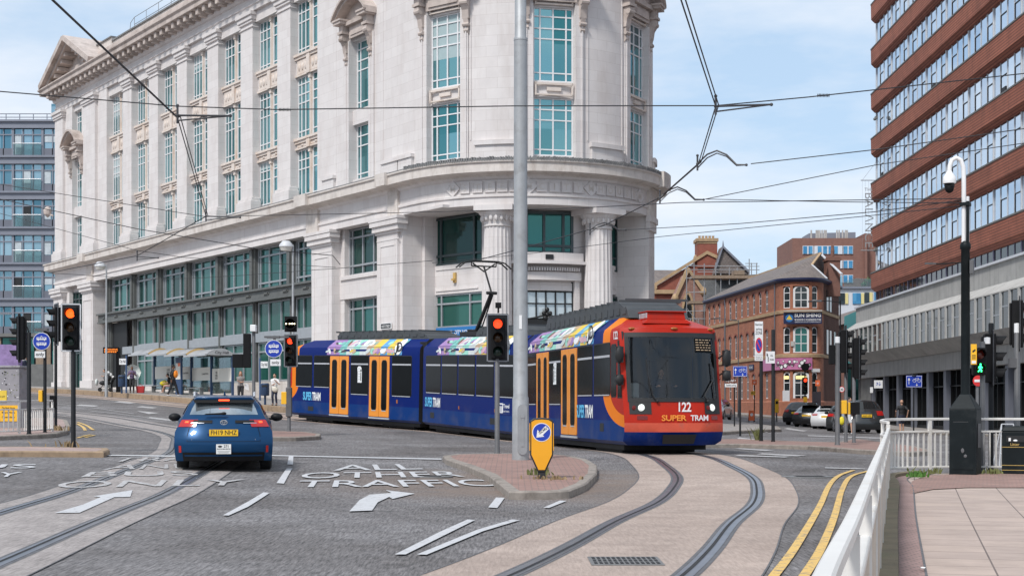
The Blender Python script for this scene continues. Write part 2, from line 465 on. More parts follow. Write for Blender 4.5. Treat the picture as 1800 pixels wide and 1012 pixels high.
# ------------------------------------------------------------------ materials of the setting
def road_mat(name,dark,light,speck=1.0,crack=True):
    m,n,l,b = newmat(name); b.inputs['Roughness'].default_value = .82; b.inputs['Specular IOR Level'].default_value = .3
    t = n.new('ShaderNodeTexCoord')
    def noise(sc,det=6,ro=.6,vec=None):
        z = n.new('ShaderNodeTexNoise'); z.inputs['Scale'].default_value = sc; z.inputs['Detail'].default_value = det; z.inputs['Roughness'].default_value = ro
        l.new(vec or t.outputs['Object'],z.inputs['Vector']); return z.outputs['Fac']
    def mrange(v,a,c,d,e):
        q = n.new('ShaderNodeMapRange'); q.inputs['From Min'].default_value = a; q.inputs['From Max'].default_value = c; q.inputs['To Min'].default_value = d; q.inputs['To Max'].default_value = e
        l.new(v,q.inputs['Value']); return q.outputs['Result']
    mxx = n.new('ShaderNodeMix'); mxx.data_type = 'RGBA'; mxx.inputs['A'].default_value = (*dark,1); mxx.inputs['B'].default_value = (*light,1)
    l.new(mrange(noise(.22,6,.65),.32,.68,0,1),mxx.inputs['Factor'])
    am = n.new('ShaderNodeMapping'); am.inputs['Scale'].default_value = (34,3,1); l.new(t.outputs['Object'],am.inputs['Vector'])
    fine = mrange(noise(1.0,3,.8,am.outputs['Vector']),.32,.68,1-.62*speck,1+.62*speck)
    mid = mrange(noise(1.1,9,.75),.3,.7,.80,1.2)
    mu = n.new('ShaderNodeMath'); mu.operation = 'MULTIPLY'; l.new(fine,mu.inputs[0]); l.new(mid,mu.inputs[1])
    sc = n.new('ShaderNodeVectorMath'); sc.operation = 'SCALE'; l.new(mxx.outputs['Result'],sc.inputs[0]); l.new(mu.outputs[0],sc.inputs['Scale'])
    last = sc.outputs['Vector']
    if crack:
        vo = n.new('ShaderNodeTexVoronoi'); vo.feature = 'DISTANCE_TO_EDGE'; vo.inputs['Scale'].default_value = .16
        wp = n.new('ShaderNodeTexNoise'); wp.inputs['Scale'].default_value = .9; wp.inputs['Detail'].default_value = 5
        l.new(t.outputs['Object'],wp.inputs['Vector'])
        av = n.new('ShaderNodeVectorMath'); av.operation = 'MULTIPLY_ADD'; av.inputs[1].default_value = (1.6,1.6,0)
        l.new(wp.outputs['Color'],av.inputs[0]); l.new(t.outputs['Object'],av.inputs[2]); l.new(av.outputs['Vector'],vo.inputs['Vector'])
        k = mrange(vo.outputs['Distance'],.0,.004,.45,0)
        m2 = n.new('ShaderNodeMix'); m2.data_type = 'RGBA'; m2.inputs['B'].default_value = (.05,.048,.047,1)
        l.new(k,m2.inputs['Factor']); l.new(last,m2.inputs['A']); last = m2.outputs['Result']
    if crack:                                  # brown grit washed up against the kerb of the near island
        sb = n.new('ShaderNodeVectorMath'); sb.operation = 'DISTANCE'; sb.inputs[1].default_value = (.8,25.2,.1); l.new(t.outputs['Object'],sb.inputs[0])
        k = n.new('ShaderNodeMath'); k.operation = 'MULTIPLY'; l.new(mrange(sb.outputs['Value'],2.6,5.2,.8,0),k.inputs[0]); l.new(mrange(noise(.9,6,.7),.3,.6,.2,1),k.inputs[1])
        m3 = n.new('ShaderNodeMix'); m3.data_type = 'RGBA'; m3.inputs['B'].default_value = (.20,.15,.12,1); l.new(k.outputs[0],m3.inputs['Factor']); l.new(last,m3.inputs['A']); last = m3.outputs['Result']
    l.new(last,b.inputs['Base Color'])
    bp = n.new('ShaderNodeBump'); bp.inputs['Strength'].default_value = .5; bp.inputs['Distance'].default_value = .012
    l.new(noise(45,3,.7),bp.inputs['Height']); l.new(bp.outputs['Normal'],b.inputs['Normal'])
    return m
road_mat('asphalt',(.100,.090,.087),(.20,.191,.193))
road_mat('asphalt_worn',(.16,.14,.125),(.22,.195,.175),.8)
road_mat('trackbed_concrete',(.30,.235,.20),(.41,.33,.285),.30,False)
road_mat('trackbed_edge',(.25,.225,.215),(.34,.305,.29),.55,False)
def paint_mat(name,col,under,wear):
    m,n,l,b = newmat(name); b.inputs['Roughness'].default_value = .7
    t = n.new('ShaderNodeTexCoord')
    z = n.new('ShaderNodeTexNoise'); z.inputs['Scale'].default_value = 9; z.inputs['Detail'].default_value = 9; z.inputs['Roughness'].default_value = .75
    l.new(t.outputs['Object'],z.inputs['Vector'])
    q = n.new('ShaderNodeMapRange'); q.inputs['From Min'].default_value = wear; q.inputs['From Max'].default_value = wear+.09
    l.new(z.outputs['Fac'],q.inputs['Value'])
    mxx = n.new('ShaderNodeMix'); mxx.data_type = 'RGBA'; mxx.inputs['A'].default_value = (*col,1); mxx.inputs['B'].default_value = (*under,1)
    l.new(q.outputs['Result'],mxx.inputs['Factor']); l.new(mxx.outputs['Result'],b.inputs['Base Color'])
paint_mat('white_paint',(.50,.50,.51),(.20,.19,.19),.555)
paint_mat('worn_white_paint',(.44,.43,.43),(.24,.22,.21),.50)
paint_mat('yellow_paint',(.66,.43,.13),(.21,.18,.155),.515)
masonry('brick_paving',(.34,.20,.165),(.27,.165,.14),(.17,.13,.115),.21,.105,.012,.85,((.16,.12,.10),.5),.2,(.8,.8,.8))
masonry('slab_paving',(.43,.34,.29),(.385,.305,.265),(.14,.11,.10),.63,.62,.009,.85,((.24,.19,.165),.55),.15,(.7,.7,.7),.15,0,R(15.8))
masonry('grey_paving',(.33,.30,.28),(.28,.26,.245),(.15,.14,.13),.6,.45,.012,.85,((.2,.17,.15),.5),.18,(.7,.7,.7))
masonry('pink_paving',(.40,.29,.26),(.34,.25,.225),(.20,.16,.145),.4,.4,.012,.85,((.22,.17,.15),.5),.18,(.7,.7,.7))
pm('kerb_stone',(.27,.235,.205),.85,var=.3,scale=6,bump=.3,grime=((.10,.08,.065),2.2,.85))
pm('kerb_brown',(.30,.215,.14),.85,var=.25,scale=5,bump=.3,grime=((.12,.085,.055),1.2,.9))
pm('rail_steel',(.30,.31,.34),.32,.85,var=.25,scale=3)
pm('rail_groove',(.018,.018,.02),.8,var=.3)
pm('rail_seal',(.105,.105,.112),.75,var=.35,scale=8)
pm('iron',(.21,.205,.20),.55,.5,var=.3,scale=10)
# ------------------------------------------------------------------ ground: one sheet out to the horizon
def grid_axis(lo,hi,s,far):
    a = list(np.arange(lo,hi+1e-6,s)); d = s; v = hi;
    while v < far: d *= 1.6; v += d; a.append(v)
    d = s; v = lo
    while v > -far: d *= 1.6; v -= d; a.insert(0,v)
    return a
gx = grid_axis(-70,70,1.0,2500); gy = grid_axis(-12,160,1.0,2500)
mb = MB()
mb.V = [(x,y,gz(x,y)) for y in gy for x in gx]; nx_ = len(gx)
for j in range(len(gy)-1):
    for i in range(nx_-1):
        a = j*nx_+i; f = (a,a+1,a+1+nx_,a+nx_)
        mb.F.append(f); mb.M.append(0); mb.U.append([mb.V[q][:2] for q in f])
mb.build('road','asphalt',smooth=80,merge=False,kind='structure')

# ------------------------------------------------------------------ tram tracks
# right-hand track: the one the tram stands on, bending past the camera
T1 = [(-.9,6.5),(.0,9.4),(.72,12),(1.30,14.4),(2.0,17.6),(2.85,21),(3.45,24.2),(3.9,27.4),(4.08,31),(4.1,35),(3.55,39.5),(1.75,46.4),(-2.4,56.1),(-8.9,64.9),(-20,80.3),(-37,104),(-60,136)]
T2 = [(-4.6,4),(-5.0,9),(-5.6,15.6),(-5.8,18.5),(-6.0,21.9),(-6.6,28.0),(-7.4,33.8),(-8.6,39.3),(-9.9,44.6),(-11.75,49.6),(-14.1,54.2),(-17.5,60.5),(-21.3,65.7),(-27,73),(-44,96),(-60,118)]
T1s = [tuple(v) for v in spline(T1,10)]; T2s = [tuple(v) for v in spline(T2,10)]
def track(path,bed_l,bed_r,eo):
    b = join(strip(path,-bed_l,-.3,.006),join(strip(path,-.3,.4,.006),strip(path,.4,bed_r,.006))); b.build('track_bed',eo,smooth=80,kind='structure')
    for s in (-1,1):
        c = .7175*s
        a = strip(path,c-.12,c+.12,.009); a.build('rail_seal','rail_seal',smooth=80,kind='structure')
        r = strip(path,c-.075,c+.075,.012); r.build('tram_rail','rail_steel',smooth=80,kind='structure')
        g_ = strip(path,c-.019-.015*s,c+.019-.015*s,.015); g_.build('rail_groove','rail_groove',smooth=80,kind='structure')
    for s in (-1,1):                     # thin dark joint and paler strip along the outer edge of the bed
        e = bed_l if s < 0 else bed_r
        q = strip(path,s*e-.009,s*e+.009,.010); q.build('track_bed_joint','rail_seal',smooth=80,kind='structure')
track(T1s,1.45,1.35,'trackbed_concrete')
track(T2s,1.12,1.2,'trackbed_edge')
# ------------------------------------------------------------------ painted markings
def pxpoly(P,off=.010): return [G(*p) for p in P]
def paint(P,mat='white_paint',name='road_marking',off=.017,step=.5):
    return sheet(pxpoly(P),off,name,mat,step)
def pathpaint(P,wdt,mat='white_paint',name='road_marking',off=.017,dash=None,n=8):
    path = [tuple(v) for v in spline([G(*p) for p in P],n)]
    strip(path,-wdt/2,wdt/2,off).build(name,mat,smooth=80,kind='structure')
def groundtext(txt,quad,mat,bold=.004):
    """word laid on the road: quad = its corners (lower left, lower right, upper right, upper left)"""
    V,F,W = text_mesh(txt,bold)
    x0 = min(v[0] for v in V); x1 = max(v[0] for v in V); y0 = min(v[1] for v in V); y1 = max(v[1] for v in V)
    a,b,c,d = [Vector(G(*p)) for p in quad]
    bm = bmesh.new(); vs = []
    for x,y in V:
        u = (x-x0)/(x1-x0); t = (y-y0)/(y1-y0)
        p = (a*(1-u)+b*u)*(1-t)+(d*(1-u)+c*u)*t
        vs.append(bm.verts.new((p.x,p.y,0)))
    for f in F:
        try: bm.faces.new([vs[i] for i in f])
        except ValueError: pass
    bm_object(drape_bm(bm,.019,.7),'road_lettering',mat,kind='structure')
groundtext('ALL',[(586,828),(744,825.5),(726,816),(592,818)],'white_paint')
groundtext('OTHER',[(524,842),(818,838.5),(800,829),(536,831.5)],'white_paint')
groundtext('TRAFFIC',[(516,857.5),(876,855),(846,843.5),(528,845.5)],'white_paint')
groundtext('TRAM',[(188,812.5),(392,810),(380,803.5),(212,805)],'worn_white_paint',.0)
groundtext('AND',[(180,826.5),(360,823.5),(345,816),(205,818)],'worn_white_paint',.0)
groundtext('BUS',[(142,839.5),(352,836.5),(338,828.5),(160,830.5)],'worn_white_paint',.0)
groundtext('ONLY',[(92,859.5),(424,854),(432,843.5),(112,847)],'worn_white_paint',.0)
groundtext('BUS',[(-130,826.5),(62,823.5),(66,816.5),(-110,818)],'white_paint')
groundtext('ONLY',[(-150,842),(30,839),(40,830.5),(-130,832)],'white_paint')
paint([(96,903),(140,902.5),(181,884),(201,875),(229,874.5),(233,862.5),(164,873.5),(177,875),(146,888)])
paint([(614,900),(654,898.5),(664,884),(684,874.5),(690,878),(729,868.5),(678,862.5),(688,867.5),(650,870.5),(632,880)])
for P in ([(392,907),(402,907.5),(436,892),(474,867.5),(463,866.5),(432,885)],[(486,850),(499,851),(514,824),(504,824)],[(505,817),(515,817),(516,801),(508,801)],
          [(694,976.5),(713,976.5),(792,937),(835,915.5),(822,914.5),(776,935)],[(733,976.5),(750,977),(850,935),(914,915.5),(900,914.5),(838,933)],
          [(858,893),(874,894),(887,876),(872,875.5)],[(955,893.5),(965,894),(996,881.5),(984,881)]): paint(P)
paint([(455,801.5),(776,808.5),(776,806.4),(455,799.8)]); paint([(157,801.2),(308,803.5),(308,801.3),(157,799.4)])
for P in ([(156,722),(200,727),(250,733),(310,741)],): pathpaint(P,.13,'worn_white_paint')
pathpaint([(100,710),(170,718),(236,727.5)],.12,'worn_white_paint')
for P in ([(140,711),(175,713),(165,715),(132,713)],[(240,722),(280,726),(262,728),(246,724)],[(210,705),(240,708),(228,709.5),(200,707)],[(250,714),(278,716.5),(268,718),(238,715.5)],[(264,733),(310,738.5),(304,740.5),(258,735)]): paint(P,'worn_white_paint')
pathpaint([(136,742),(152,748),(164,756)],.11,'yellow_paint'); pathpaint([(136,745),(146,751),(150,757)],.11,'yellow_paint')
pathpaint([(136,770),(150,766),(160,764)],.11,'yellow_paint'); pathpaint([(150,769),(158,767),(166,765)],.11,'yellow_paint')
# double yellow lines beside the railing
yl = [(1330,1050),(1362,1012),(1400,960),(1440,892),(1457,855),(1474,837),(1500,827)]
yr = [(1385,1050),(1415,1012),(1445,962),(1467,908),(1480,862),(1496,838),(1530,827.5)]
pathpaint(yl,.092,'yellow_paint'); pathpaint(yr,.092,'yellow_paint')
for P in ([(1340,797),(1418,801),(1400,802.5),(1330,799)],[(1290,789),(1345,793),(1362,791.5),(1300,788)],[(1300,800),(1392,803),(1380,804.5),(1290,802)],[(1450,822),(1520,824),(1520,825.5),(1450,823.5)]): paint(P,'worn_white_paint')
for P in ([(1300,769),(1345,774),(1335,775.5),(1295,771)],[(1420,765),(1560,770),(1560,771.5),(1420,766.5)],[(1385,752),(1420,757),(1412,758.5),(1378,753.5)],[(1330,757),(1352,759),(1348,760.5),(1325,758)]): paint(P,'worn_white_paint')
# iron covers in the road
def cover(px,py,rx,ry,name,label,grid=False,rot=0):
    c = G(px,py); x,y = c; z = gz(x,y)+.014
    mb = MB(); P = [(rx*math.cos(2*math.pi*k/28)*1.0,ry*math.sin(2*math.pi*k/28)) for k in range(28)] if not grid else [(-rx,-ry),(rx,-ry),(rx,ry),(-rx,ry)]
    mb.prism(P,-.04,0,0)
    if grid:
        for i in range(-6,7):
            for j in (-1,0,1): mb.box(i*rx/7-.014,i*rx/7+.014,j*ry*.6-ry*.2,j*ry*.6+ry*.2,.0005,.004,1)
    else:
        mb.prism([(p[0]*.86,p[1]*.86) for p in P],.0,.003,0)
        for i in range(-3,4): mb.box(-rx*.5,rx*.5,i*ry*.17-.012,i*ry*.17+.012,.003,.006,1)
    o = mb.build(name,['iron','rail_groove'],loc=(x,y,z),rot=rot)
    setp(o,label,'drain cover' if grid else 'manhole cover')
cover(1099,987,.33,.36,'drain_grating','grey iron drain grating between the two nearest rails',True)
cover(757,837.5,.42,.42,'manhole_cover','round iron manhole cover among the painted letters of OTHER TRAFFIC')
cover(1423,838,.55,.35,'manhole_cover','flat iron access cover in the road beside the double yellow lines')
# ------------------------------------------------------------------ islands and pavements
isl = [G(*p,.12) for p in [(778,801),(800,798),(860,797),(940,797),(1000,800),(1035,808),(1050,818),(1049,832),(1030,850),(1000,862),(960,864),(895,864),(878,850),(858,834),(820,818),(785,807)]]
slab(isl,.13,'traffic_island','brick_paving','kerb_stone',.17,.5)
isl2 = [G(*p,.12) for p in [(-250,786),(-60,785),(60,785),(190,787.5),(193,790),(182,794),(60,793),(-60,793),(-250,796)]]
slab(isl2,.13,'traffic_island','pink_paving','kerb_brown',.17,.5)
isl3 = [G(*p,.12) for p in [(380,757),(470,756.5),(540,759),(564,762.5),(562,766),(520,768),(430,768),(370,766)]]
slab(isl3,.13,'traffic_island','brick_paving','kerb_stone',.15,.5)
isl4 = [G(*p,.12) for p in [(-300,756),(-60,738),(20,735),(90,733),(118,738),(124,748),(118,757),(95,762),(0,766),(-300,770)]]
slab(isl4,.13,'pavement','pink_paving','kerb_stone',.16,.6)
isl5 = [G(*p,.12) for p in [(1225,772),(1300,771),(1420,776),(1470,777),(1500,771),(1530,773),(1610,784),(1640,792),(1600,794),(1510,790),(1420,783),(1300,780),(1225,780)]]
slab(isl5,.13,'traffic_island','brick_paving','kerb_stone',.15,.6)
# station platform and the pavement in front of the stone building
K = [(-8.2,66.8),(-11.1,70.6),(-14.9,75.2),(-19.5,81.5),(-27,92),(-36,104.5),(-60,138)]
nb = (.813,.582)
back = [(p[0]+nb[0]*11,p[1]+nb[1]*11) for p in K]
slab(K[::-1]+back,.30,'tram_platform','grey_paving','kerb_brown',.3,1.5)
slab([(-8.0,66.4),(-4.5,62.0),(-1.0,57.5),(3.0,54.5),(8.5,58),(12.5,66),(15,80),(14,110),(2,110),(-5,80),(1.0,77)],.14,'pavement','grey_paving','kerb_stone',.2,1.5)
# far-left pavement before the flats
slab([(-60,100),(-32,66),(-27.5,72),(-40,93),(-60,122)],.13,'pavement','pink_paving','kerb_stone',.16,2)
# right-hand pavement: camera side of the railing, the tower's pavement, the corner building's pavement
RB = [(.0,.4),(.67,3.08),(1.2,5.0),(2.0,7.95),(3.04,11.8),(4.5,17.2),(6.1,23),(6.75,25.6),(7.6,26.9),(9.6,27.4),(12.5,27),(16,26)]
pav = RB+[(22,22),(22,-14),(-.8,-14),(-.4,-2)]
slab(pav[::-1],.10,'pavement','slab_paving','kerb_stone',.18,.5)
slab([(23.6,50),(22.9,74),(22.6,90),(23,104),(24,135),(32,135),(32,45),(24,45)],.12,'pavement','grey_paving','kerb_stone',.16,2)
slab([(16.3,133),(18.4,112),(19.6,107),(22.4,105.3),(25.2,106.6),(27.6,111),(30,124),(31,135)],.12,'pavement','grey_paving','kerb_stone',.16,1.5)
# ------------------------------------------------------------------ the stone office building with the rounded corner
masonry('portland_stone',(.68,.645,.63),(.63,.59,.575),(.52,.48,.455),1.15,.52,.008,.8,((.40,.33,.29),.35),.06,(.5,.5,.10),.08)
masonry('stained_stone',(.62,.57,.53),(.58,.53,.49),(.46,.40,.36),1.15,.40,.006,.8,((.30,.235,.19),.75),.16,(.7,.7,.3),.08)
pm('carved_stone',(.66,.58,.52),.8,var=.12,scale=2.5,bump=.15,bscale=14,grime=((.50,.31,.18),.8,.55))
pm('cornice_stone',(.50,.43,.39),.85,var=.22,scale=1.6,bump=.2,bscale=10,grime=((.20,.15,.12),.7,.8))
pm('lead',(.20,.20,.20),.7,.1,var=.3,scale=2,grime=((.08,.08,.075),1.5,.8))
pm('white_frame',(.72,.72,.73),.45,var=.06)
pm('steel_frame',(.33,.35,.37),.45,.2,var=.12)
pm('dark_frame',(.055,.075,.08),.45,.2,var=.15)
window_glass('teal_glass',(.045,.20,.215),(.23,.46,.49),.8,.03,(1.0,2.1),.04)
window_glass('green_glass',(.010,.055,.048),(.05,.19,.17),.6,.05,(1.7,2.2),.05)
window_glass('dark_glass',(.010,.04,.035),(.02,.075,.065),.3,.05,(1.0,2),.04)
window_glass('panel_glass',(.015,.085,.068),(.035,.14,.115),.3,.12,(1.7,2.2),.02)
pm('dark_void',(.010,.011,.012),.6,var=.2)
pm('cast_grey',(.13,.135,.13),.6,.2,var=.2,scale=3,grime=((.07,.065,.06),1.2,.5))
pm('blue_board',(.02,.16,.42),.5,var=.05)
pm('white_sign',(.78,.78,.78),.5,var=.04)
pm('black_sign',(.012,.012,.013),.5,var=.1)
pm('ochre',(.55,.36,.12),.6,var=.1)

BX,BY,BR = -4.96,72.58,6.9
ANG = math.atan2(-.813,.582)
BZ = .55
B = thing('office_building','pale stone classical office block with a rounded columned corner and teal windows','building',BX,BY,BZ,ANG)
hz = lambda h: h+EYE-BZ                     # heights above the eye level of the photograph -> local z
def arcp(phi,r): a = R(phi); return (r*math.sin(a),BR-r*math.cos(a))
def arcpath(p0,p1,r,st=3.0):
    n = max(2,int(abs(p1-p0)/st)); return [arcp(p0+(p1-p0)*i/n,r) for i in range(n+1)]
def arcwall(mb,p0,p1,r0,r1,z0,z1,m=0):
    """curved wall slab between two angles; r1 is the outer face"""
    o = arcpath(p0,p1,r1); i = arcpath(p0,p1,r0); n = len(o); L = 0
    for k in range(n-1):
        d = math.dist(o[k],o[k+1]); u0,u1 = R(p0)*r1+L,R(p0)*r1+L+d; L += d
        mb.poly([(*o[k],z0),(*o[k+1],z0),(*o[k+1],z1),(*o[k],z1)],m,[(u0,z0),(u1,z0),(u1,z1),(u0,z1)])
        mb.poly([(*o[k],z1),(*o[k+1],z1),(*i[k+1],z1),(*i[k],z1)],m)
        mb.poly([(*i[k],z0),(*i[k+1],z0),(*o[k+1],z0),(*o[k],z0)],m)
    for q,sgn in ((0,1),(n-1,-1)):
        f = [(*i[q],z0),(*o[q],z0),(*o[q],z1),(*i[q],z1)]
        mb.poly(f if sgn > 0 else f[::-1],m)
    return mb
LEFT = 57.0                                  # length of the street front
Ht = dict(corn1=12.2)
# --- solid core behind everything
core = MB()
P = [(-LEFT+.2,1.4),(-3.2,1.4),(-3.2,3.3),(2.4,3.3)]+[arcp(a,4.9) for a in range(36,151,6)]+[(-6.9,18.9),(-LEFT+.2,18.9)]
core.prism(P,hz(-2.2),hz(26.2))
core.build('core_wall','portland_stone',B,smooth=0)
# --- upper wall of the street front
up = MB()
BAY0,PITCH,OPEN = 10.55,5.15,3.43
NB = 7
HB,HT = 12.0,24.7
rows = [(12.35,15.3),(15.95,19.6),(20.9,24.0)]
for k in range(NB-1):                        # giant pilasters with stepped caps and bases
    x1 = -(BAY0+OPEN+PITCH*k); x0 = -(BAY0+PITCH*(k+1))
    pb = MB()
    pb.box(x0,x1,0,1.3,hz(HB),hz(HT))
    for (e,a,b_) in ((.10,24.0,24.16),(.17,24.16,24.42),(.26,24.42,24.66),(.07,23.7,23.78),(.12,12.95,13.15),(.22,12.0,12.95)):
        pb.box(x0-e,x1+e,-e,.5,hz(a),hz(b_))
    pb.build('pilaster','portland_stone',B,smooth=0,bevel=.03)
XP = -(BAY0+OPEN+PITCH*(NB-1))               # far end of the last opening
for k in range(NB):                          # lintels and stepped spandrels
    x1 = -(BAY0+PITCH*k); x0 = x1-OPEN
    up.box(x0,x1,.18,1.3,hz(24.0),hz(HT))
    for (a,b_) in ((15.3,15.95),(19.6,20.9)):
        up.box(x0,x1,.42,1.3,hz(a),hz(b_))
    up.box(x0,x1,.30,1.3,hz(11.9),hz(12.35))
# right pavilion (flat) : x from -10.55 to 0 with one window column between 4.6 and 6.77
WL,WR = -6.75,-4.6
for (xa,xb) in ((-BAY0,WL),(WR,0)):
    up.box(xa,xb,0,1.3,hz(HB),hz(HT))
r2 = [(12.6,15.6),(16.4,20.2),(21.9,24.0)]
for a,b_ in ((HB,12.6),(15.6,16.4),(20.2,21.9),(24.0,HT)):
    up.box(WL,WR,.18,1.3,hz(a),hz(b_))
# left pavilion
XL0,XL1 = -LEFT,XP
VL,VR = -52.9,-50.6
for (xa,xb) in ((XL0,VL),(VR,XL1)):
    up.box(xa,xb,0,1.3,hz(HB),hz(HT))
for a,b_ in ((HB,12.4),(15.6,16.4),(20.2,21.9),(24.2,HT)):
    up.box(VL,VR,.18,1.3,hz(a),hz(b_))
for xa,xb in ((-49.6,-46.9),(-56.6,-54.6)):  # broad pilasters of the far pavilion
    up.box(xa,xb,-.22,0,hz(HB),hz(HT))
    for (e,a,b_) in ((.10,24.0,24.16),(.17,24.16,24.42),(.26,24.42,24.66),(.12,12.95,13.15),(.22,12.0,12.95)):
        up.box(xa-e,xb+e,-.22-e,0,hz(a),hz(b_))
for xa,xb in ((-9.7,-8.4),(-3.1,-1.5),(-1.4,-.1)):   # plinth blocks of the near pavilion
    up.box(xa,xb,-.16,.0,hz(HB),hz(12.9)); up.box(xa-.07,xb+.07,-.23,.0,hz(12.9),hz(13.08))
up.box(-8.35,-8.30,-.01,.0,hz(13.1),hz(24)); up.box(-3.2,-3.14,-.02,.0,hz(13.1),hz(24))
up.box(WL-.55,WL,-.09,.0,hz(12.2),hz(20.2)); up.box(WR,WR+.55,-.09,.0,hz(12.2),hz(20.2))
up.box(WL-.3,WL-.22,-.12,.0,hz(12.2),hz(20.2)); up.box(WR+.22,WR+.3,-.12,.0,hz(12.2),hz(20.2))
# end wall
up.box(-LEFT,-LEFT+.6,1.3,18.9,hz(-2.2),hz(26))
up.build('upper_wall','portland_stone',B,smooth=0)
# --- rounded corner, upper wall
PW = [18,66.5,113.5]; HWA = 8.9
cw = MB()
edges = [0]+[v for p in PW for v in (p-HWA,p+HWA)]+[150]
for i in range(0,len(edges),2): arcwall(cw,edges[i],edges[i+1],5.9,BR,hz(HB),hz(HT))
r3 = [(12.5,15.35),(16.15,19.8),(20.9,24.0)]
for p in PW:
    for a,b_ in ((HB,12.5),(15.35,16.15),(19.8,20.9),(24.0,HT)):
        arcwall(cw,p-HWA,p+HWA,5.9,BR-.22,hz(a),hz(b_))
    for sg in (-1,1):                        # moulded window surround
        e = p+sg*HWA; a_,b_ = sorted((e,e+sg*3.6)); arcwall(cw,a_,b_,BR,BR+.08,hz(12.25),hz(19.9))
        a_,b_ = sorted((e+sg*2.4,e+sg*3.0)); arcwall(cw,a_,b_,BR+.08,BR+.13,hz(12.25),hz(19.9))
for p0,p1 in ((34,51),(82.5,98.5),(129,142)):    # raised blocks low on the wall between the windows
    arcwall(cw,p0,p1,BR,BR+.14,hz(HB),hz(13.0)); arcwall(cw,p0-.6,p1+.6,BR,BR+.24,hz(13.0),hz(13.22))
for p in (31.5,53,81,99.5): arcwall(cw,p-.22,p+.22,BR,BR+.04,hz(13.3),hz(24.6))
cw.build('corner_wall','portland_stone',B,smooth=20)
# --- back wall seen at the right edge
rw = MB()
pe = arcp(150,BR); rw.sweep([pe,(-6.9,18.9+.0)],[(0,hz(-2.2)),(0,hz(26))]); rw.build('side_wall','portland_stone',B,smooth=0)
# --- lower string cornice and entablature, running round the corner
full = [(-LEFT,18.9),(-LEFT,0),(-30,0),(-BAY0-.5,0),(0,0)]+arcpath(4,150,BR)+[(-6.9,18.9)]
ent = MB()
ent.sweep(full,[(-.6,hz(10.05)),(.08,hz(10.05)),(.08,hz(10.42)),(.15,hz(10.45)),(.15,hz(10.56)),(.05,hz(10.6)),(.05,hz(11.28)),(.12,hz(11.32)),(.2,hz(11.42))],cap=False)
ent.build('frieze_band','portland_stone',B,smooth=25)
co = MB()
co.sweep(full,[(.2,hz(11.42)),(.30,hz(11.50)),(.34,hz(11.50)),(.72,hz(11.56)),(.76,hz(11.58)),(.76,hz(11.98)),(.84,hz(12.04)),(.84,hz(12.12))],cap=False)
co.build('string_cornice','stained_stone',B,smooth=25)
ld = MB()
ld.sweep(full,[(.84,hz(12.12)),(.84,hz(12.17)),(.5,hz(12.26)),(-.3,hz(12.42))],cap=False)
rn = random.Random(3)
for i in range(150):                          # lead rolls over the cornice of the corner
    a = 2+i*.98; arcwall(ld,a,a+.62,BR+.45,BR+.86+rn.uniform(-.01,.02),hz(12.1),hz(12.25+rn.uniform(0,.05)))
ld.build('lead_flashing','lead',B,smooth=25)
for xa,xb in ((-11.6,-10.2),(-2.4,-1.4),(-48.9,-47.6)):
    bl = MB(); bl.box(xa,xb,-.98,0,hz(11.56),hz(12.2)); bl.box(xa,xb,-.2,0,hz(10.05),hz(11.55)); bl.build('cornice_block','stained_stone',B,smooth=0)
bl = MB(); arcwall(bl,120,132,BR,BR+1.0,hz(11.5),hz(12.3)); arcwall(bl,120,132,BR,BR+.25,hz(10.05),hz(11.5))
bl.build('cornice_block','stained_stone',B,smooth=25)
# raised letter tiles round the frieze
def pxphi(px,r=6.95):
    best = min(range(0,1400),key=lambda q: abs(900+FOC*((BX+.813*BR)+r*math.sin(R(q/10-54.4)))/((BY+.582*BR)-r*math.cos(R(q/10-54.4)))-px) if q < 1450 else 9e9)
    return best/10
def tile(phi,ch,diamond=False):
    x,y = arcp(phi,BR+.06); a = R(phi); ax = Vector((math.cos(a),math.sin(a),0)); n = Vector((math.sin(a),-math.cos(a),0)); up_ = Vector((0,0,1))
    c = Vector((x,y,hz(10.94))); tiles = MB(); letters = MB()
    if diamond:
        u,v = (ax+up_)*.21,(ax-up_)*.21
    else: u,v = ax*.26,up_*.27
    tiles.obox(c,u,n*.05,v)
    for s_ in (-1,1):
        tiles.obox(c+u*s_*.92+n*.06,u*.07,n*.02,v); tiles.obox(c+v*s_*.92+n*.06,u*.85,n*.02,v*.07)
    letters.text(ch,c+n*.056-up_*.15,ax,up_,.30,bold=.02); q = tiles.build('letter_tile','portland_stone',B,smooth=0); letters.build('carved_letter','stained_stone',q,smooth=0)
for px,ch,dm in ((797,'M',1),(818,'S',0),(840,'T',0),(862,'E',0),(883,'E',0),(905,'L',0),(930,'M',1),(952,'C',0),(974,'I',0),(995,'T',0),(1016,'Y',0),(1038,'M',1),(1054.5,'H',0),(1072,'O',0),(1087,'U',0),(1101,'S',0),(1113,'E',0),(1123,'M',1)):
    tile(pxphi(px),ch,dm)
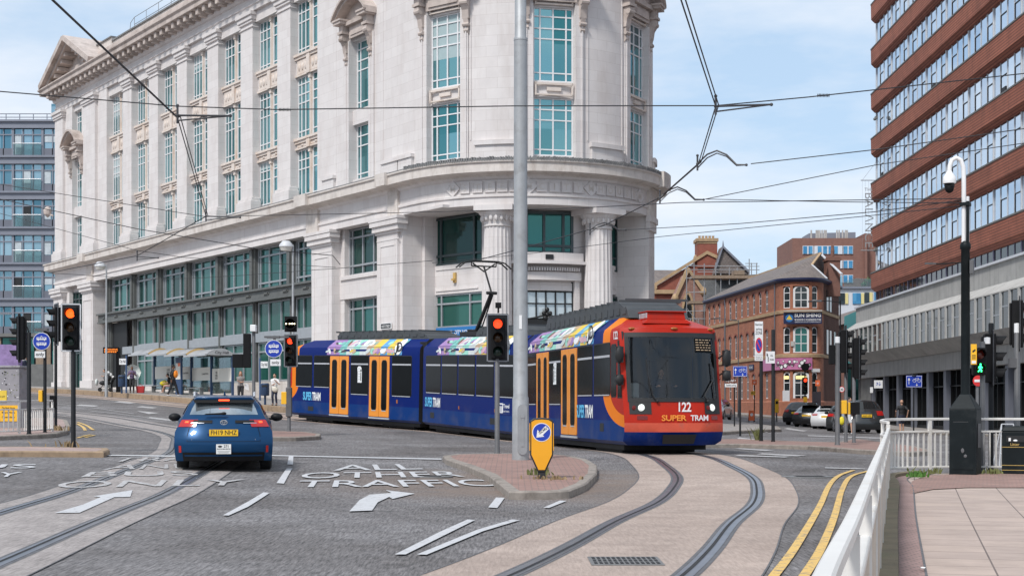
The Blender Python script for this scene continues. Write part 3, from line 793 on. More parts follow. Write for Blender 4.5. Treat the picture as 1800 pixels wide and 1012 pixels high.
# --- top entablature, modillion cornice and parapet
ar = MB()
ar.sweep(full,[(-.7,hz(24.68)),(.0,hz(24.68)),(.03,hz(24.68)),(.03,hz(25.0)),(.1,hz(25.03)),(.1,hz(25.1)),(.02,hz(25.12)),(.02,hz(25.5)),(.12,hz(25.55)),(.22,hz(25.68)),(.22,hz(25.78))],cap=False)
ar.build('upper_frieze','portland_stone',B,smooth=25)
tc_ = MB()
tc_.sweep(full,[(.22,hz(25.78)),(.22,hz(26.15)),(1.02,hz(26.2)),(1.05,hz(26.22)),(1.05,hz(26.5)),(1.18,hz(26.62)),(1.18,hz(26.72)),(.0,hz(26.95)),(-.15,hz(26.95)),(-.15,hz(27.9)),(-.25,hz(28.0)),(-.7,hz(28.0)),(-.7,hz(26.3))],cap=False)
for k in range(int(LEFT/1.03)):               # modillions
    x = -LEFT+.5+k*1.03; tc_.box(x-.2,x+.2,-.9,-.2,hz(25.8),hz(26.16)); tc_.box(x-.13,x+.13,-.72,-.2,hz(25.68),hz(25.8))
for k in range(18):
    a = 5+k*8.4; arcwall(tc_,a-1.6,a+1.6,BR+.2,BR+.9,hz(25.8),hz(26.16))
tc_.build('modillion_cornice','cornice_stone',B,smooth=20)
att = MB()
att.box(-46,-.5,.9,4.0,hz(26.3),hz(28.6)); att.box(-49.2,-46,.8,3.2,hz(26.3),hz(28.9)); att.box(-54.6,-49.2,.9,4.0,hz(26.3),hz(28.4))
att.build('attic_wall','stained_stone',B,smooth=0)
cp_ = MB(); cp_.box(-46.05,-.4,.8,4.1,hz(28.6),hz(28.72)); cp_.box(-49.3,-45.95,.7,3.3,hz(28.9),hz(29.0)); cp_.build('coping','lead',B,smooth=0)
rl = MB()                                      # guard rail on the roof
for k in range(16):
    x = -42.5+k*2.4; rl.tube([(x,1.3,hz(28.7)),(x,1.3,hz(29.75))],.025,5)
for h in (29.2,29.75): rl.tube([(-42.5,1.3,hz(h)),(-6.5,1.3,hz(h))],.025,5)
rl.tube([(-42.5,1.3,hz(29.75)),(-43.3,1.3,hz(29.5)),(-43.5,1.3,hz(28.7))],.025,5)
rl.build('roof_rail','steel_frame',B)
rf = MB(); rf.prism([(-LEFT+.6,1),(0,1)]+[arcp(a,6.0) for a in range(6,151,6)]+[(-6.9,18.6),(-LEFT+.6,18.6)],hz(26.25),hz(26.4)); rf.build('roof','lead',B,smooth=0)
# pediment over the far pavilion
pd = MB()
xa,xm,xb = -56.9,-51.8,-46.7
def raking(p,q,wd,y0,y1):
    (x0,z0),(x1,z1) = p,q; t = Vector((x1-x0,0,z1-z0)).normalized(); n = Vector((-t.z,0,t.x))*wd
    if n.z < 0: n = -n
    A = [(x0,y0,z0),(x1,y0,z1),(x1,y1,z1),(x0,y1,z0),(x0+n.x,y0,z0+n.z),(x1+n.x,y0,z1+n.z),(x1+n.x,y1,z1+n.z),(x0+n.x,y1,z0+n.z)]
    pd.hexa(A)
for (p,q) in (((xa-.9,hz(26.7)),(xm,hz(29.6))),((xm,hz(29.6)),(xb+.9,hz(26.7)))):
    raking(p,q,.42,-1.2,3); raking((p[0]+(.25 if p[0] < xm else 0),p[1]-.25),(q[0]-(.25 if q[0] > xm else 0),q[1]-.25),.3,-.85,2.9)
pd.yprism([(xa,hz(26.7)),(xb,hz(26.7)),(xm,hz(29.4))],.25,2.5)
for k in range(1,6):
    for s_ in (-1,1):
        f = k/6.2; xq = xm+s_*(xb-xm)*(1-f); zq = hz(26.7+2.7*f); pd.box(xq-.18,xq+.18,-.7,.25,zq-.28,zq+.02)
pd.build('pediment','cornice_stone',B,smooth=0)
tyc = MB(); tyc.ball((xm,.18,hz(27.5)),(.9,.2,.45)); tyc.ball((xm-1.3,.2,hz(27.2)),(.7,.15,.28)); tyc.ball((xm+1.3,.2,hz(27.2)),(.7,.15,.28)); tyc.build('carved_crest','cornice_stone',B)

RB_ = random.Random(12); pm('blind',(.34,.44,.45),.5,var=.05,spec=.8); pm('blind_dark',(.05,.10,.11),.3,var=.05,spec=.8)
# --- windows: white frames of narrow and wide panes, teal glass
def rowlines(a,b_,tall):
    h = b_-a
    return [.0,.12,.58,.72,.88,1.0] if tall == 1 else ([.0,.11,.62,.80,1.0] if tall == 0 else [0,.12,.66,.84,1.0])
def win_unit(xf,cols,a,b_,tall,parent,frame='white_frame',glass='teal_glass',fw=.075,gaps=None,depth=.06):
    """xf maps (u, d) to plan: u metres along, d metres in; cols = list of (u0, u1, [mullions])"""
    fr = MB(); gl = MB()
    za,zb = hz(a),hz(b_)
    for (u0,u1,mu) in cols:
        def bx(mb,ua,ub,da,db,z0,z1,m=0):
            p = [xf(ua,da),xf(ub,da),xf(ub,db),xf(ua,db)]
            mb.hexa([(*p[0],z0),(*p[1],z0),(*p[2],z0),(*p[3],z0),(*p[0],z1),(*p[1],z1),(*p[2],z1),(*p[3],z1)],m)
        p = [xf(u0,.0),xf(u1,.0)]
        gl.poly([(*p[0],za),(*p[1],za),(*p[1],zb),(*p[0],zb)],0,[(u0,za),(u1,za),(u1,zb),(u0,zb)])
        for u in [u0+fw/2,u1-fw/2]+mu: bx(fr,u-fw/2,u+fw/2,-depth,-.005,za,zb)
        for f in rowlines(a,b_,tall):
            z = za+(zb-za)*f; z = min(max(z,za+fw/2),zb-fw/2); bx(fr,u0+.01,u1-.01,-depth+.012,-.008,z-fw*.42,z+fw*.42)
    f = fr.build('window',frame,parent,smooth=0)
    g_ = gl.build('glass',glass,f,smooth=0)
    if RB_.random() < .4:
        bd = MB(); f_ = RB_.choice((.15,.3,.3,.5,.6))
        for (u0,u1,mu) in cols: p = [xf(u0,-.004),xf(u1,-.004)]; bd.poly([(*p[0],zb-(zb-za)*f_),(*p[1],zb-(zb-za)*f_),(*p[1],zb),(*p[0],zb)])
        bd.build('blind',RB_.choice(('blind','blind','blind_dark')),f,smooth=0)
    return f
for k in range(NB):
    x1 = -(BAY0+PITCH*k); x0 = x1-OPEN
    for j,(a,b_) in enumerate(rows):
        m = (x0+x1)/2
        win_unit(lambda u,d: (u,.58+d),[(x0+.02,m-.17,[x0+.45,(x0+.45+m-.24)/2]),(m+.17,x1-.02,[x1-.45,(x1-.45+m+.24)/2])],a,b_,(1 if j == 1 else 0),B)
mu_ = MB()                                     # stone mullions, little columns and carved spandrel panels
for k in range(NB):
    x1 = -(BAY0+PITCH*k); x0 = x1-OPEN; m = (x0+x1)/2
    for a,b_ in rows:
        mu_.box(m-.17,m+.17,.49,1.0,hz(a),hz(b_)); mu_.tube([(m,.47,hz(a)),(m,.47,hz(b_-.25))],.08,8); mu_.box(m-.15,m+.15,.36,.6,hz(b_-.27),hz(b_))
    for a,b_ in ((15.3,15.95),(19.6,20.9)):
        mu_.box(x0-.03,x1+.03,.22,.45,hz(b_-.14),hz(b_)); mu_.box(x0,x1,.30,.45,hz(b_-.3),hz(b_-.14)); mu_.box(x0,x1,.33,.45,hz(a),hz(a+.1))
        for c in (m-.85,m+.85):
            hh = b_-a
            mu_.box(c-.68,c+.68,.37,.43,hz(a+.14),hz(b_-.36))
            for q in range(3 if hh > 1 else 1):
                cx = c+(q-1)*.4 if hh > 1 else c
                mu_.ball((cx,.36,hz((a+.14+b_-.36)/2)),(.15,.07,min(.22,(hh-.5)/2.2)),8,6)
        mu_.box(m-.2,m+.2,.26,.45,hz(a),hz(b_))
mu_.build('spandrel_panel','carved_stone',B,smooth=30)
xf0 = lambda u,d: (u,.5+d)
for j,(a,b_) in enumerate(r2):
    win_unit(xf0,[(WL,WR,[WL+.38,(WL+WR)/2+.19])],a,b_,(1 if j == 1 else 0),B)
for j,(a,b_) in enumerate([(12.4,15.6),(16.4,20.2),(21.9,24.2)]):
    win_unit(xf0,[(VL,VR,[VL+.4,(VL+VR)/2,VR-.4])],a,b_,(1 if j == 1 else 0),B)
for p in PW:
    for j,(a,b_) in enumerate(r3):
        c = arcp(p,BR-.40); ta = R(p); t = (math.cos(ta),math.sin(ta)); n = (-math.sin(ta),math.cos(ta))
        xf = lambda u,d,c=c,t=t,n=n: (c[0]+t[0]*u+n[0]*d,c[1]+t[1]*u+n[1]*d)
        hw = 1.02
        win_unit(xf,[(-hw,hw,[-hw+.36,0,hw-.36])],a,b_,(1 if j == 1 else 0),B)
        pn = MB()
        if j:
            z0,z1 = hz(r3[j-1][1])+.08,hz(a)-.06
            cc = arcp(p,BR-.17); e = lambda u,d,z: (cc[0]+t[0]*u-n[0]*d,cc[1]+t[1]*u-n[1]*d,z)
            for (u,zz,du,dz) in ((0,z0+.05,.96,.035),(0,z1-.08,.98,.05),(-.93,(z0+z1)/2,.04,(z1-z0)/2),(.93,(z0+z1)/2,.04,(z1-z0)/2)):
                pn.obox(e(u,.03,zz),(t[0]*du,t[1]*du,0),(n[0]*.05,n[1]*.05,0),(0,0,dz))
            pn.obox(e(0,.0,(z0+z1)/2),(t[0]*.36,t[1]*.36,0),(n[0]*.05,n[1]*.05,0),(0,0,.09))
            pn.build('spandrel_panel','carved_stone',B,smooth=0)
# hoods: segmental pediments on scrolled consoles
def hood(xf3,hw,z0,curved=True,k=1.0):
    """xf3(u, out, z) -> local point"""
    mb = MB()
    def bx(u0,u1,o0,o1,a,b_):
        pts = [xf3(u0,o1,a),xf3(u1,o1,a),xf3(u1,o0,a),xf3(u0,o0,a),xf3(u0,o1,b_),xf3(u1,o1,b_),xf3(u1,o0,b_),xf3(u0,o0,b_)]
        mb.hexa(pts)
    for s_ in (-1,1):
        c = s_*hw; prof = [(.05,-1.75),(.16,-1.6),(.10,-1.4),(.2,-1.0),(.26,-.6),(.44,-.3),(.46,-.05),(.3,0)]
        for (o0,a),(o1,b_) in zip(prof[:-1],prof[1:]):
            wd = .17 if a > -1.3 else .12
            pts = [xf3(c-wd,o0,z0+a),xf3(c+wd,o0,z0+a),xf3(c+wd,-.02,z0+a),xf3(c-wd,-.02,z0+a),xf3(c-wd,o1,z0+b_),xf3(c+wd,o1,z0+b_),xf3(c+wd,-.02,z0+b_),xf3(c-wd,-.02,z0+b_)]
            mb.hexa(pts)
        mb.tube([xf3(c-.2,.34,z0-.25),xf3(c+.2,.34,z0-.25)],.15,10); mb.tube([xf3(c-.17,.14,z0-1.3),xf3(c+.17,.14,z0-1.3)],.1,8)
        bx(c-.26,c+.26,0,.52,z0,z0+.14); bx(c-.2,c+.2,0,.45,z0+.14,z0+.5); bx(c-.4,c+.4,0,.72,z0+.5,z0+.66); bx(c-.45,c+.45,0,.78,z0+.66,z0+.76)
    bx(-hw+.2,hw-.2,0,.34,z0+.42,z0+.62); bx(-hw+.3,hw-.3,0,.10,z0-.25,z0+.42); bx(-hw+.5,hw-.5,.1,.14,z0-.1,z0+.3)
    n = 14; W = hw+.5; rise = 1.05
    P = []
    for i in range(n+1):
        u = -W+2*W*i/n; z = z0+.72+rise*(1-(u/W)**2) if curved else z0+.72
        P.append((u,z))
    for i in range(n):
        (u0,a),(u1,b_) = P[i],P[i+1]
        for (o1,da,db) in ((.82,0,.16),(.66,-.16,0)):
            pts = [xf3(u0,o1,a+da),xf3(u1,o1,b_+da),xf3(u1,-.02,b_+da),xf3(u0,-.02,a+da),xf3(u0,o1,a+db),xf3(u1,o1,b_+db),xf3(u1,-.02,b_+db),xf3(u0,-.02,a+db)]
            mb.hexa(pts)
        mb.hexa([xf3(u0,.06,z0+.6),xf3(u1,.06,z0+.6),xf3(u1,-.02,z0+.6),xf3(u0,-.02,z0+.6),xf3(u0,.06,a),xf3(u1,.06,b_),xf3(u1,-.02,b_),xf3(u0,-.02,a)])
    mb.build('window_hood','cornice_stone',B,smooth=25)
hood(lambda u,o,z: ((WL+WR)/2+u,-o,z),1.32,hz(20.55))
hood(lambda u,o,z: ((VL+VR)/2+u,-o,z),1.32,hz(20.55))
for p in PW:
    def xf3(u,o,z,p=p):
        q = arcp(p+math.degrees(u/BR),BR+o); return (q[0],q[1],z)
    hood(xf3,1.42,hz(20.3),True)

# --- ground storey: columns, piers and glazing of the corner
pl = MB()
col_r = 6.15
def column(phi):
    x,y = arcp(phi,col_r); mb = MB(); n = 120; fl = 20
    zs = [(hz(-1.6),.84),(hz(-1.0),.84),(hz(-.95),.74),(hz(3),.735),(hz(6),.71),(hz(9.05),.66)]
    rings = []
    for z,r in zs:
        ring = []
        for j in range(n):
            a = 2*math.pi*j/n; fr = (j*fl/n) % 1; d = .045*math.sin(math.pi*fr) if r < .8 else 0
            ring.append((x+(r-d)*math.cos(a),y+(r-d)*math.sin(a),z))
        rings.append(ring)
    mb.loft(rings)
    mb.lathe([(.66,hz(9.03)),(.70,hz(9.06)),(.70,hz(9.12)),(.66,hz(9.14)),(.70,hz(9.35)),(.80,hz(9.58)),(.92,hz(9.7)),(.94,hz(9.76))],(x,y,0),40)
    for j in range(18):                      # leaves round the capital
        a = 2*math.pi*j/18; mb.ball((x+.77*math.cos(a),y+.77*math.sin(a),hz(9.45)),(.09,.09,.17),6,5)
    a = R(phi); ax = Vector((math.cos(a),math.sin(a),0)); nn = Vector((math.sin(a),-math.cos(a),0))
    mb.obox((x,y,hz(9.91)),ax*.98,nn*.98,(0,0,.145)); mb.obox((x,y,hz(-1.75)),ax*.95,nn*.95,(0,0,.35))
    mb.build('column','portland_stone',B,smooth=40)
column(41.5); column(91.5)
arcwall(pl,121,150,5.0,BR,hz(-2),hz(10.05))
arcwall(pl,120.3,134,BR,BR+.22,hz(9.3),hz(10.05)); arcwall(pl,121,133,BR,BR+.12,hz(-2),hz(9.3)); arcwall(pl,120,134.5,BR,BR+.3,hz(9.75),hz(10.05))
pl.box(-1.3,2.6,.01,2.6,hz(10.035),hz(10.18))
pl.box(-3.56,-1.2,0,2.3,hz(-2),hz(10.05)); pl.box(-1.2,-.95,1.2,2.3,hz(-2),hz(10.05)); pl.box(-3.56,-1.47,-.16,0,hz(-2),hz(9.2))
pl.box(-10.97,-8.55,-.16,1.6,hz(-2),hz(9.2)); pl.box(-10.97,-8.55,0,1.6,hz(9.2),hz(10.05))
for xa,xb in ((-10.97,-8.55),(-3.56,-1.3)):
    for e,a,b_ in ((.08,9.2,9.34),(.2,9.34,9.62),(.3,9.62,9.88),(.34,9.88,10.04)): pl.box(xa-e,xb+e,-.16-e,.2,hz(a),hz(b_))
    pl.box(xa+.35,xb-.35,-.19,-.16,hz(8.55),hz(8.62)); pl.box(xa+.35,xa+.42,-.19,-.16,hz(0),hz(8.55)); pl.box(xb-.42,xb-.35,-.19,-.16,hz(0),hz(8.55)); pl.box(xa,xb,-.18,-.16,hz(8.85),hz(8.92))
pl.box(-8.55,-3.56,.35,1.6,hz(6.15),hz(7.45)); pl.box(-8.4,-3.7,.25,.35,hz(7.22),hz(7.4)); pl.box(-8.55,-3.56,.3,1.6,hz(-2),hz(2.6))
pl.box(-8.55,-8.1,.4,1.6,hz(2.6),hz(10.05)); pl.box(-4.0,-3.56,.4,1.6,hz(2.6),hz(10.05))
# recessed wall behind the columns
sp = [10.5,118]
wins = [(66.5,15.5),(106,14.5)]
CA_,CB_ = Vector((-1.15,1.80,0)),Vector((2.55,2.42,0)); cd_ = (CB_-CA_).normalized(); cn_ = Vector((-cd_.y,cd_.x,0)); cm_ = (CA_+CB_)/2
for za_,zb_ in ((-2,3.2),(6.0,7.5)):
    pl.obox((cm_.x+cn_.x*.3,cm_.y+cn_.y*.3,hz((za_+zb_)/2)),cd_*1.9,cn_*.3,(0,0,(zb_-za_)/2))
for zz in (6.2,7.3): pl.obox((cm_.x,cm_.y,hz(zz)),cd_*1.6,cn_*.05,(0,0,.04))
rr0,rr1 = 4.6,5.25
last = 30
for c,hw in wins:
    arcwall(pl,last,c-hw,rr0,rr1,hz(-2),hz(10.05)); last = c+hw
    arcwall(pl,c-hw,c+hw,rr0,rr1,hz(6.0),hz(7.5))
arcwall(pl,last,123,rr0,rr1,hz(-2),hz(10.05))
for c,hw in wins:
    arcwall(pl,c-hw+1.5,c+hw-1.5,rr1,rr1+.05,hz(6.3),hz(6.38)); arcwall(pl,c-hw+1.5,c+hw-1.5,rr1,rr1+.05,hz(7.1),hz(7.18))
c,hw = wins[0]                               # ledge, dentils and moulded surround over the doorway
arcwall(pl,c-hw-3,c+hw+3,rr1,rr1+.55,hz(7.42),hz(7.85)); arcwall(pl,c-hw-4,c+hw+4,rr1,rr1+.75,hz(7.28),hz(7.42)); arcwall(pl,c-hw-3,c+hw+3,rr1,rr1+.35,hz(6.5),hz(6.9))
for i in range(26): arcwall(pl,c-hw-1.5+i*1.32,c-hw-.8+i*1.32,rr1+.35,rr1+.5,hz(6.95),hz(7.12))
arcwall(pl,c-hw-3,c-hw,rr1,rr1+.2,hz(-2),hz(6.5)); arcwall(pl,c+hw,c+hw+3,rr1,rr1+.2,hz(-2),hz(6.5))
arcwall(pl,8,123,4.8,BR,hz(10.06),hz(10.2))
pl.build('ground_storey_wall','portland_stone',B,smooth=20)
def flat_window(c,hw_m,r,a,b_,mull,trans,frame,glass,fw=.09,pos=None):
    x,y = pos or arcp(c,r); ta = R(c); t = (math.cos(ta),math.sin(ta)); n = (-math.sin(ta),math.cos(ta))
    fr = MB(); gl = MB(); za,zb = hz(a),hz(b_)
    P = lambda u,d,z: (x+t[0]*u+n[0]*d,y+t[1]*u+n[1]*d,z)
    gl.poly([P(-hw_m,0,za),P(hw_m,0,za),P(hw_m,0,zb),P(-hw_m,0,zb)],0,[(-hw_m,za),(hw_m,za),(hw_m,zb),(-hw_m,zb)])
    for u in [-hw_m+fw/2,hw_m-fw/2]+mull: fr.obox(P(u,-.05,(za+zb)/2),(t[0]*fw/2,t[1]*fw/2,0),(n[0]*.045,n[1]*.045,0),(0,0,(zb-za)/2))
    for z in [a+fw/2,b_-fw/2]+trans: fr.obox(P(0,-.048,hz(z)),(t[0]*(hw_m-.01),t[1]*(hw_m-.01),0),(n[0]*.038,n[1]*.038,0),(0,0,fw/2))
    f = fr.build('window',frame,B,smooth=0); gl.build('glass',glass,f,smooth=0); return f
cpos = (cm_.x+cn_.x*.15,cm_.y+cn_.y*.15); cang = math.degrees(math.atan2(cd_.y,cd_.x))
flat_window(cang,1.88,0,7.5,9.98,[-1.3,1.2],[8.0],'dark_frame','dark_glass',.12,cpos)
flat_window(cang,1.88,0,3.2,6.0,[-1.25,.9],[5.5,4.3],'steel_frame','panel_glass',.09,cpos)
flat_window(66.5,1.42,5.0,7.85,9.98,[-.1,.9,-1.0],[8.25],'dark_frame','green_glass',.13)
window_glass('pale_glass',(.45,.52,.55),(.62,.68,.70),.35,.15,(.5,.7))
flat_window(66.5,1.42,5.0,4.55,6.45,[-1.0,-.5,0,.5,1.0],[5.35,5.95],'black_sign','pale_glass',.06)
flat_window(106,1.35,5.05,7.2,9.98,[-.8,.8],[7.9],'dark_frame','green_glass',.10)
flat_window(106,1.35,5.05,3.2,5.9,[-.8,.8],[5.0],'dark_frame','green_glass',.10)
dr = MB()                                     # doorway below the pale window, with its wrought crest
x,y = arcp(66.5,5.1); ta = R(66.5); t = Vector((math.cos(ta),math.sin(ta),0)); n = Vector((-math.sin(ta),math.cos(ta),0))
dr.obox(Vector((x,y,hz(1.3))),t*1.42,n*.06,(0,0,3.2))
dr.obox(Vector((x,y,hz(4.4)))-n*.12,t*1.45,n*.1,(0,0,.12))
dr.build('door','dark_void',B,smooth=0)
ck = MB()
for (u,z,r) in ((0,5.02,.12),(-.16,4.84,.11),(.16,4.84,.11),(0,4.78,.1),(-.1,4.6,.12),(.1,4.6,.12)): ck.ball(Vector((x,y,hz(z)))-n*.2+t*u,(r,r,r*1.1),8,6)
ck.tube([Vector((x,y,hz(4.5)))-n*.2-t*1.3,Vector((x,y,hz(4.62)))-n*.2-t*.6,Vector((x,y,hz(4.78)))-n*.2,Vector((x,y,hz(4.62)))-n*.2+t*.6,Vector((x,y,hz(4.5)))-n*.2+t*1.3],.05,6)
ck.build('wrought_crest','black_sign',B)
# boards fixed to the building
def on_arc(phi,r,z): q = arcp(phi,r); a = R(phi); return Vector((q[0],q[1],hz(z))),Vector((math.cos(a),math.sin(a),0)),Vector((math.sin(a),-math.cos(a),0))
c,t,n = Vector((cm_.x-cn_.x*.02,cm_.y-cn_.y*.02,hz(3.78)))+cd_*.0,cd_.copy(),-cn_
bb = MB(); bb.obox(c+n*.05,t*1.5,n*.03,(0,0,.48));
bb.text('STEEL CITY HOUSE',c+n*.085+t*.25+Vector((0,0,.12)),t,(0,0,1),.19,1,.012,wid=2.1)
bb.text('GRADE A OFFICES',c+n*.085+t*.25+Vector((0,0,-.2)),t,(0,0,1),.19,1,.012,wid=2.1)
for k in range(3): bb.tube([tuple(c+n*.09-t*(1.2-.16*math.cos(a))+Vector((0,0,.0+.22*math.sin(a)*(1-k*.25)))) for a in [i*.5 for i in range(9)]],.012,5,1)
bb.build('letting_board',['blue_board','white_sign'],B,smooth=0)
st = MB(); st.box(-3.05,-1.95,-.24,-.2,hz(4.22),hz(4.55),1); st.box(-3.0,-2.0,-.245,-.24,hz(4.26),hz(4.51),0)
st.text('WEST STREET',(-2.5,-.249,hz(4.31)),(1,0,0),(0,0,1),.13,1,.01,wid=.86); st.build('street_name_plate',['black_sign','white_sign'],B,smooth=0)
hk = MB(); c,t,n = Vector((cm_.x,cm_.y,hz(6.8)))-cd_*.1,cd_.copy(),-cn_; hk.obox(c+n*.06,t*.09,n*.05,(0,0,.26)); hk.obox(c+n*.14+Vector((0,0,-.1)),t*.09,n*.09,(0,0,.05)); hk.build('wall_bracket','ochre',B,smooth=0)
vb = MB(); c,t,n = on_arc(66.5,5.8,7.62); vb.obox(c+n*.03,t*.2,n*.02,(0,0,.12)); vb.build('vent','black_sign',B,smooth=0)
# --- windows of the near pavilion, ground storey
def flatwin(x0,x1,y,a,b_,mull,trans,frame,glass,fw=.09,name='window'):
    fr = MB(); gl = MB(); za,zb = hz(a),hz(b_)
    gl.poly([(x0,y,za),(x1,y,za),(x1,y,zb),(x0,y,zb)],0,[(x0,za),(x1,za),(x1,zb),(x0,zb)])
    for u in [x0+fw/2,x1-fw/2]+mull: fr.box(u-fw/2,u+fw/2,y-.10,y-.005,za,zb)
    for z in [a+fw/2,b_-fw/2]+trans: fr.box(x0+.01,x1-.01,y-.09,y-.008,hz(z)-fw/2,hz(z)+fw/2)
    f = fr.build(name,frame,B,smooth=0); gl.build('glass',glass,f,smooth=0); return f
flatwin(-8.1,-4.0,.8,7.45,10.05,[-7.75,-6.6,-5.4],[9.55,8.0],'steel_frame','dark_glass',.10)
flatwin(-8.1,-4.0,.8,2.6,6.15,[-7.7,-6.6,-5.4],[5.6,4.2],'steel_frame','green_glass',.10)
# --- long glazed front between the two pavilions
gf = MB()
x0g,x1g = -47.2,-10.97
gf.box(x0g,x1g,.15,.75,hz(6.75),hz(7.45)); gf.box(x0g,x1g,-.02,.6,hz(7.32),hz(7.45)); gf.box(x0g,x1g,.05,.6,hz(6.7),hz(6.8))
for k in range(9):
    xc = -(BAY0+OPEN+.86+PITCH*(k-1)) if k else -11.25
    if xc < x0g: break
    gf.box(xc-.34,xc+.34,.42,.8,hz(7.45),hz(10.05)); gf.box(xc-.18,xc+.18,.28,.5,hz(7.45),hz(10.0)); gf.box(xc-.24,xc+.24,.55,.8,hz(1.5),hz(6.7)); gf.tube([(xc,.5,hz(1.6)),(xc,.5,hz(6.7))],.09,8)
for k in range(14):
    xc = -12.3-k*2.58; gf.tube([(xc-.22,.13,hz(7.08)),(xc+.22,.13,hz(7.08))],.07,8); gf.tube([(xc-.3,.13,hz(7.16)),(xc+.3,.13,hz(7.16)),(xc+.38,.13,hz(7.08)),(xc+.3,.13,hz(7.0)),(xc-.3,.13,hz(7.0)),(xc-.38,.13,hz(7.08)),(xc-.3,.13,hz(7.16))],.03,5)
gf.build('cast_iron_frame','cast_grey',B,smooth=30)
for k in range(7):
    xb = -(BAY0+OPEN+.86+PITCH*(k-1)) if k else -11.25
    xa = -(BAY0+OPEN+.86+PITCH*k)
    xb -= .36; xa += .36
    m1,m2 = xa+(xb-xa)/3,xa+2*(xb-xa)/3
    flatwin(xa,xb,.72,7.45,10.05,[xa+.35,m1+.1,m2+.1],[9.5,7.85],'steel_frame','green_glass',.11)
    if k < 6:
        flatwin(xa,xb,.74,4.75,6.68,[m1,m2+.2],[],'steel_frame','panel_glass',.10)
        flatwin(xa,xb,.74,1.75,4.2,[m1,m2],[3.6],'steel_frame','panel_glass',.10)
sb = MB(); sb.box(-42.9,x1g,.5,.8,hz(4.2),hz(4.75)); sb.build('spandrel_strip','steel_frame',B,smooth=0)
dk = MB(); dk.box(-47.2,-42.5,.7,.8,hz(-1),hz(6.7)); dk.build('dark_entrance','dark_void',B,smooth=0)
bs = MB(); bs.box(x0g,x1g,.35,.8,hz(-2.2),hz(1.72)); bs.build('plinth','stained_stone',B,smooth=0)
dp = MB()
for x in (-37,-27.5,-21.9): dp.box(x-.25,x+.25,.68,.73,hz(4.8),hz(6.6))
dp.build('louvre_panel','cast_grey',B,smooth=0)
# --- far pavilion, ground storey
fp = MB()
for xa,xb in ((-49.9,-47.4),(-57,-54.7)):
    fp.box(xa,xb,-.2,1,hz(-2),hz(9.2)); fp.box(xa+.3,xb-.3,-.24,-.2,hz(8.6),hz(8.68)); fp.box(xa+.3,xa+.38,-.24,-.2,hz(1.5),hz(8.6)); fp.box(xb-.38,xb-.3,-.24,-.2,hz(1.5),hz(8.6)); fp.box(xa-.15,xb+.15,-.35,1,hz(-2),hz(2.3))
    for e,a,b_ in ((.08,9.2,9.34),(.2,9.34,9.62),(.3,9.62,9.88),(.34,9.88,10.04)): fp.box(xa-e,xb+e,-.2-e,1,hz(a),hz(b_))
fp.box(-54.7,-49.9,.6,1.2,hz(-2),hz(10.05)); fp.box(-54.7,-53.9,.1,.6,hz(-2),hz(9.6)); fp.box(-50.7,-49.9,.1,.6,hz(-2),hz(9.6)); fp.box(-54.7,-49.9,.2,.6,hz(5.6),hz(6.5))
fp.build('pavilion_wall','portland_stone',B,smooth=0)
flatwin(-53.9,-50.7,.5,6.5,9.6,[-53.2,-52.3,-51.4],[9.0,7.2],'dark_frame','dark_glass',.10)
flatwin(-53.9,-50.7,.5,1.4,5.6,[-53.0,-51.6],[4.6],'dark_frame','dark_glass',.10)
lamp = MB(); lamp.tube([(-57.1,-.2,hz(16.2)),(-57.6,-.5,hz(16.4))],.07,8); lamp.lathe([(.05,0),(.3,.25),(.35,.6),(.1,.9)],(-57.6,-.5,hz(16.1)),10); lamp.build('wall_lantern','cornice_stone',B)
# ------------------------------------------------------------------ the tram
def livery(name,cx,sgn):
    m,n,l,b = newmat(name); b.inputs['Roughness'].default_value = .34; b.inputs['Specular IOR Level'].default_value = .05
    t = n.new('ShaderNodeTexCoord'); sp = n.new('ShaderNodeSeparateXYZ'); l.new(t.outputs['Object'],sp.inputs[0])
    def mth(op,a,c,cl=False):
        q = n.new('ShaderNodeMath'); q.operation = op; q.use_clamp = cl
        for i,v in enumerate((a,c)):
            if isinstance(v,(int,float)): q.inputs[i].default_value = v
            elif v is not None: l.new(v,q.inputs[i])
        return q.outputs[0]
    dx = mth('MAXIMUM',mth('MULTIPLY',mth('SUBTRACT',cx,sp.outputs['X']),1/2.1),0)
    dz = mth('MAXIMUM',mth('SUBTRACT',1.75,sp.outputs['Z']),0)
    f = mth('SQRT',mth('ADD',mth('MULTIPLY',dx,dx),mth('MULTIPLY',dz,dz)),None)
    nz = n.new('ShaderNodeTexNoise'); nz.inputs['Scale'].default_value = 1.4; nz.inputs['Detail'].default_value = 6; l.new(t.outputs['Object'],nz.inputs['Vector'])
    o = mth('LESS_THAN',f,1.0); r = mth('LESS_THAN',f,.70)
    def mixc(fac,a,bcol):
        q = n.new('ShaderNodeMix'); q.data_type = 'RGBA'; l.new(fac,q.inputs['Factor'])
        if isinstance(a,tuple): q.inputs['A'].default_value = (*a,1)
        else: l.new(a,q.inputs['A'])
        q.inputs['B'].default_value = (*bcol,1); return q.outputs['Result']
    low = mth('LESS_THAN',sp.outputs['Z'],.92)
    c = mixc(low,(.002,.014,.125),(.004,.034,.16))
    c = mixc(o,c,(.78,.20,.012)); c = mixc(r,c,(.42,.024,.012))
    dirt = n.new('ShaderNodeMapRange'); dirt.inputs['From Min'].default_value = .45; dirt.inputs['From Max'].default_value = .8; dirt.inputs['To Max'].default_value = .35
    l.new(nz.outputs['Fac'],dirt.inputs['Value'])
    dm = mth('MULTIPLY',dirt.outputs['Result'],mth('MULTIPLY',mth('SUBTRACT',1.25,sp.outputs['Z'],True),1.5,True))
    c = mixc(dm,c,(.13,.12,.12))
    l.new(c,b.inputs['Base Color'])
    return m
livery('front_car_paint',11.4,1); livery('rear_car_paint',12.25,1); livery('middle_car_paint',99,1)
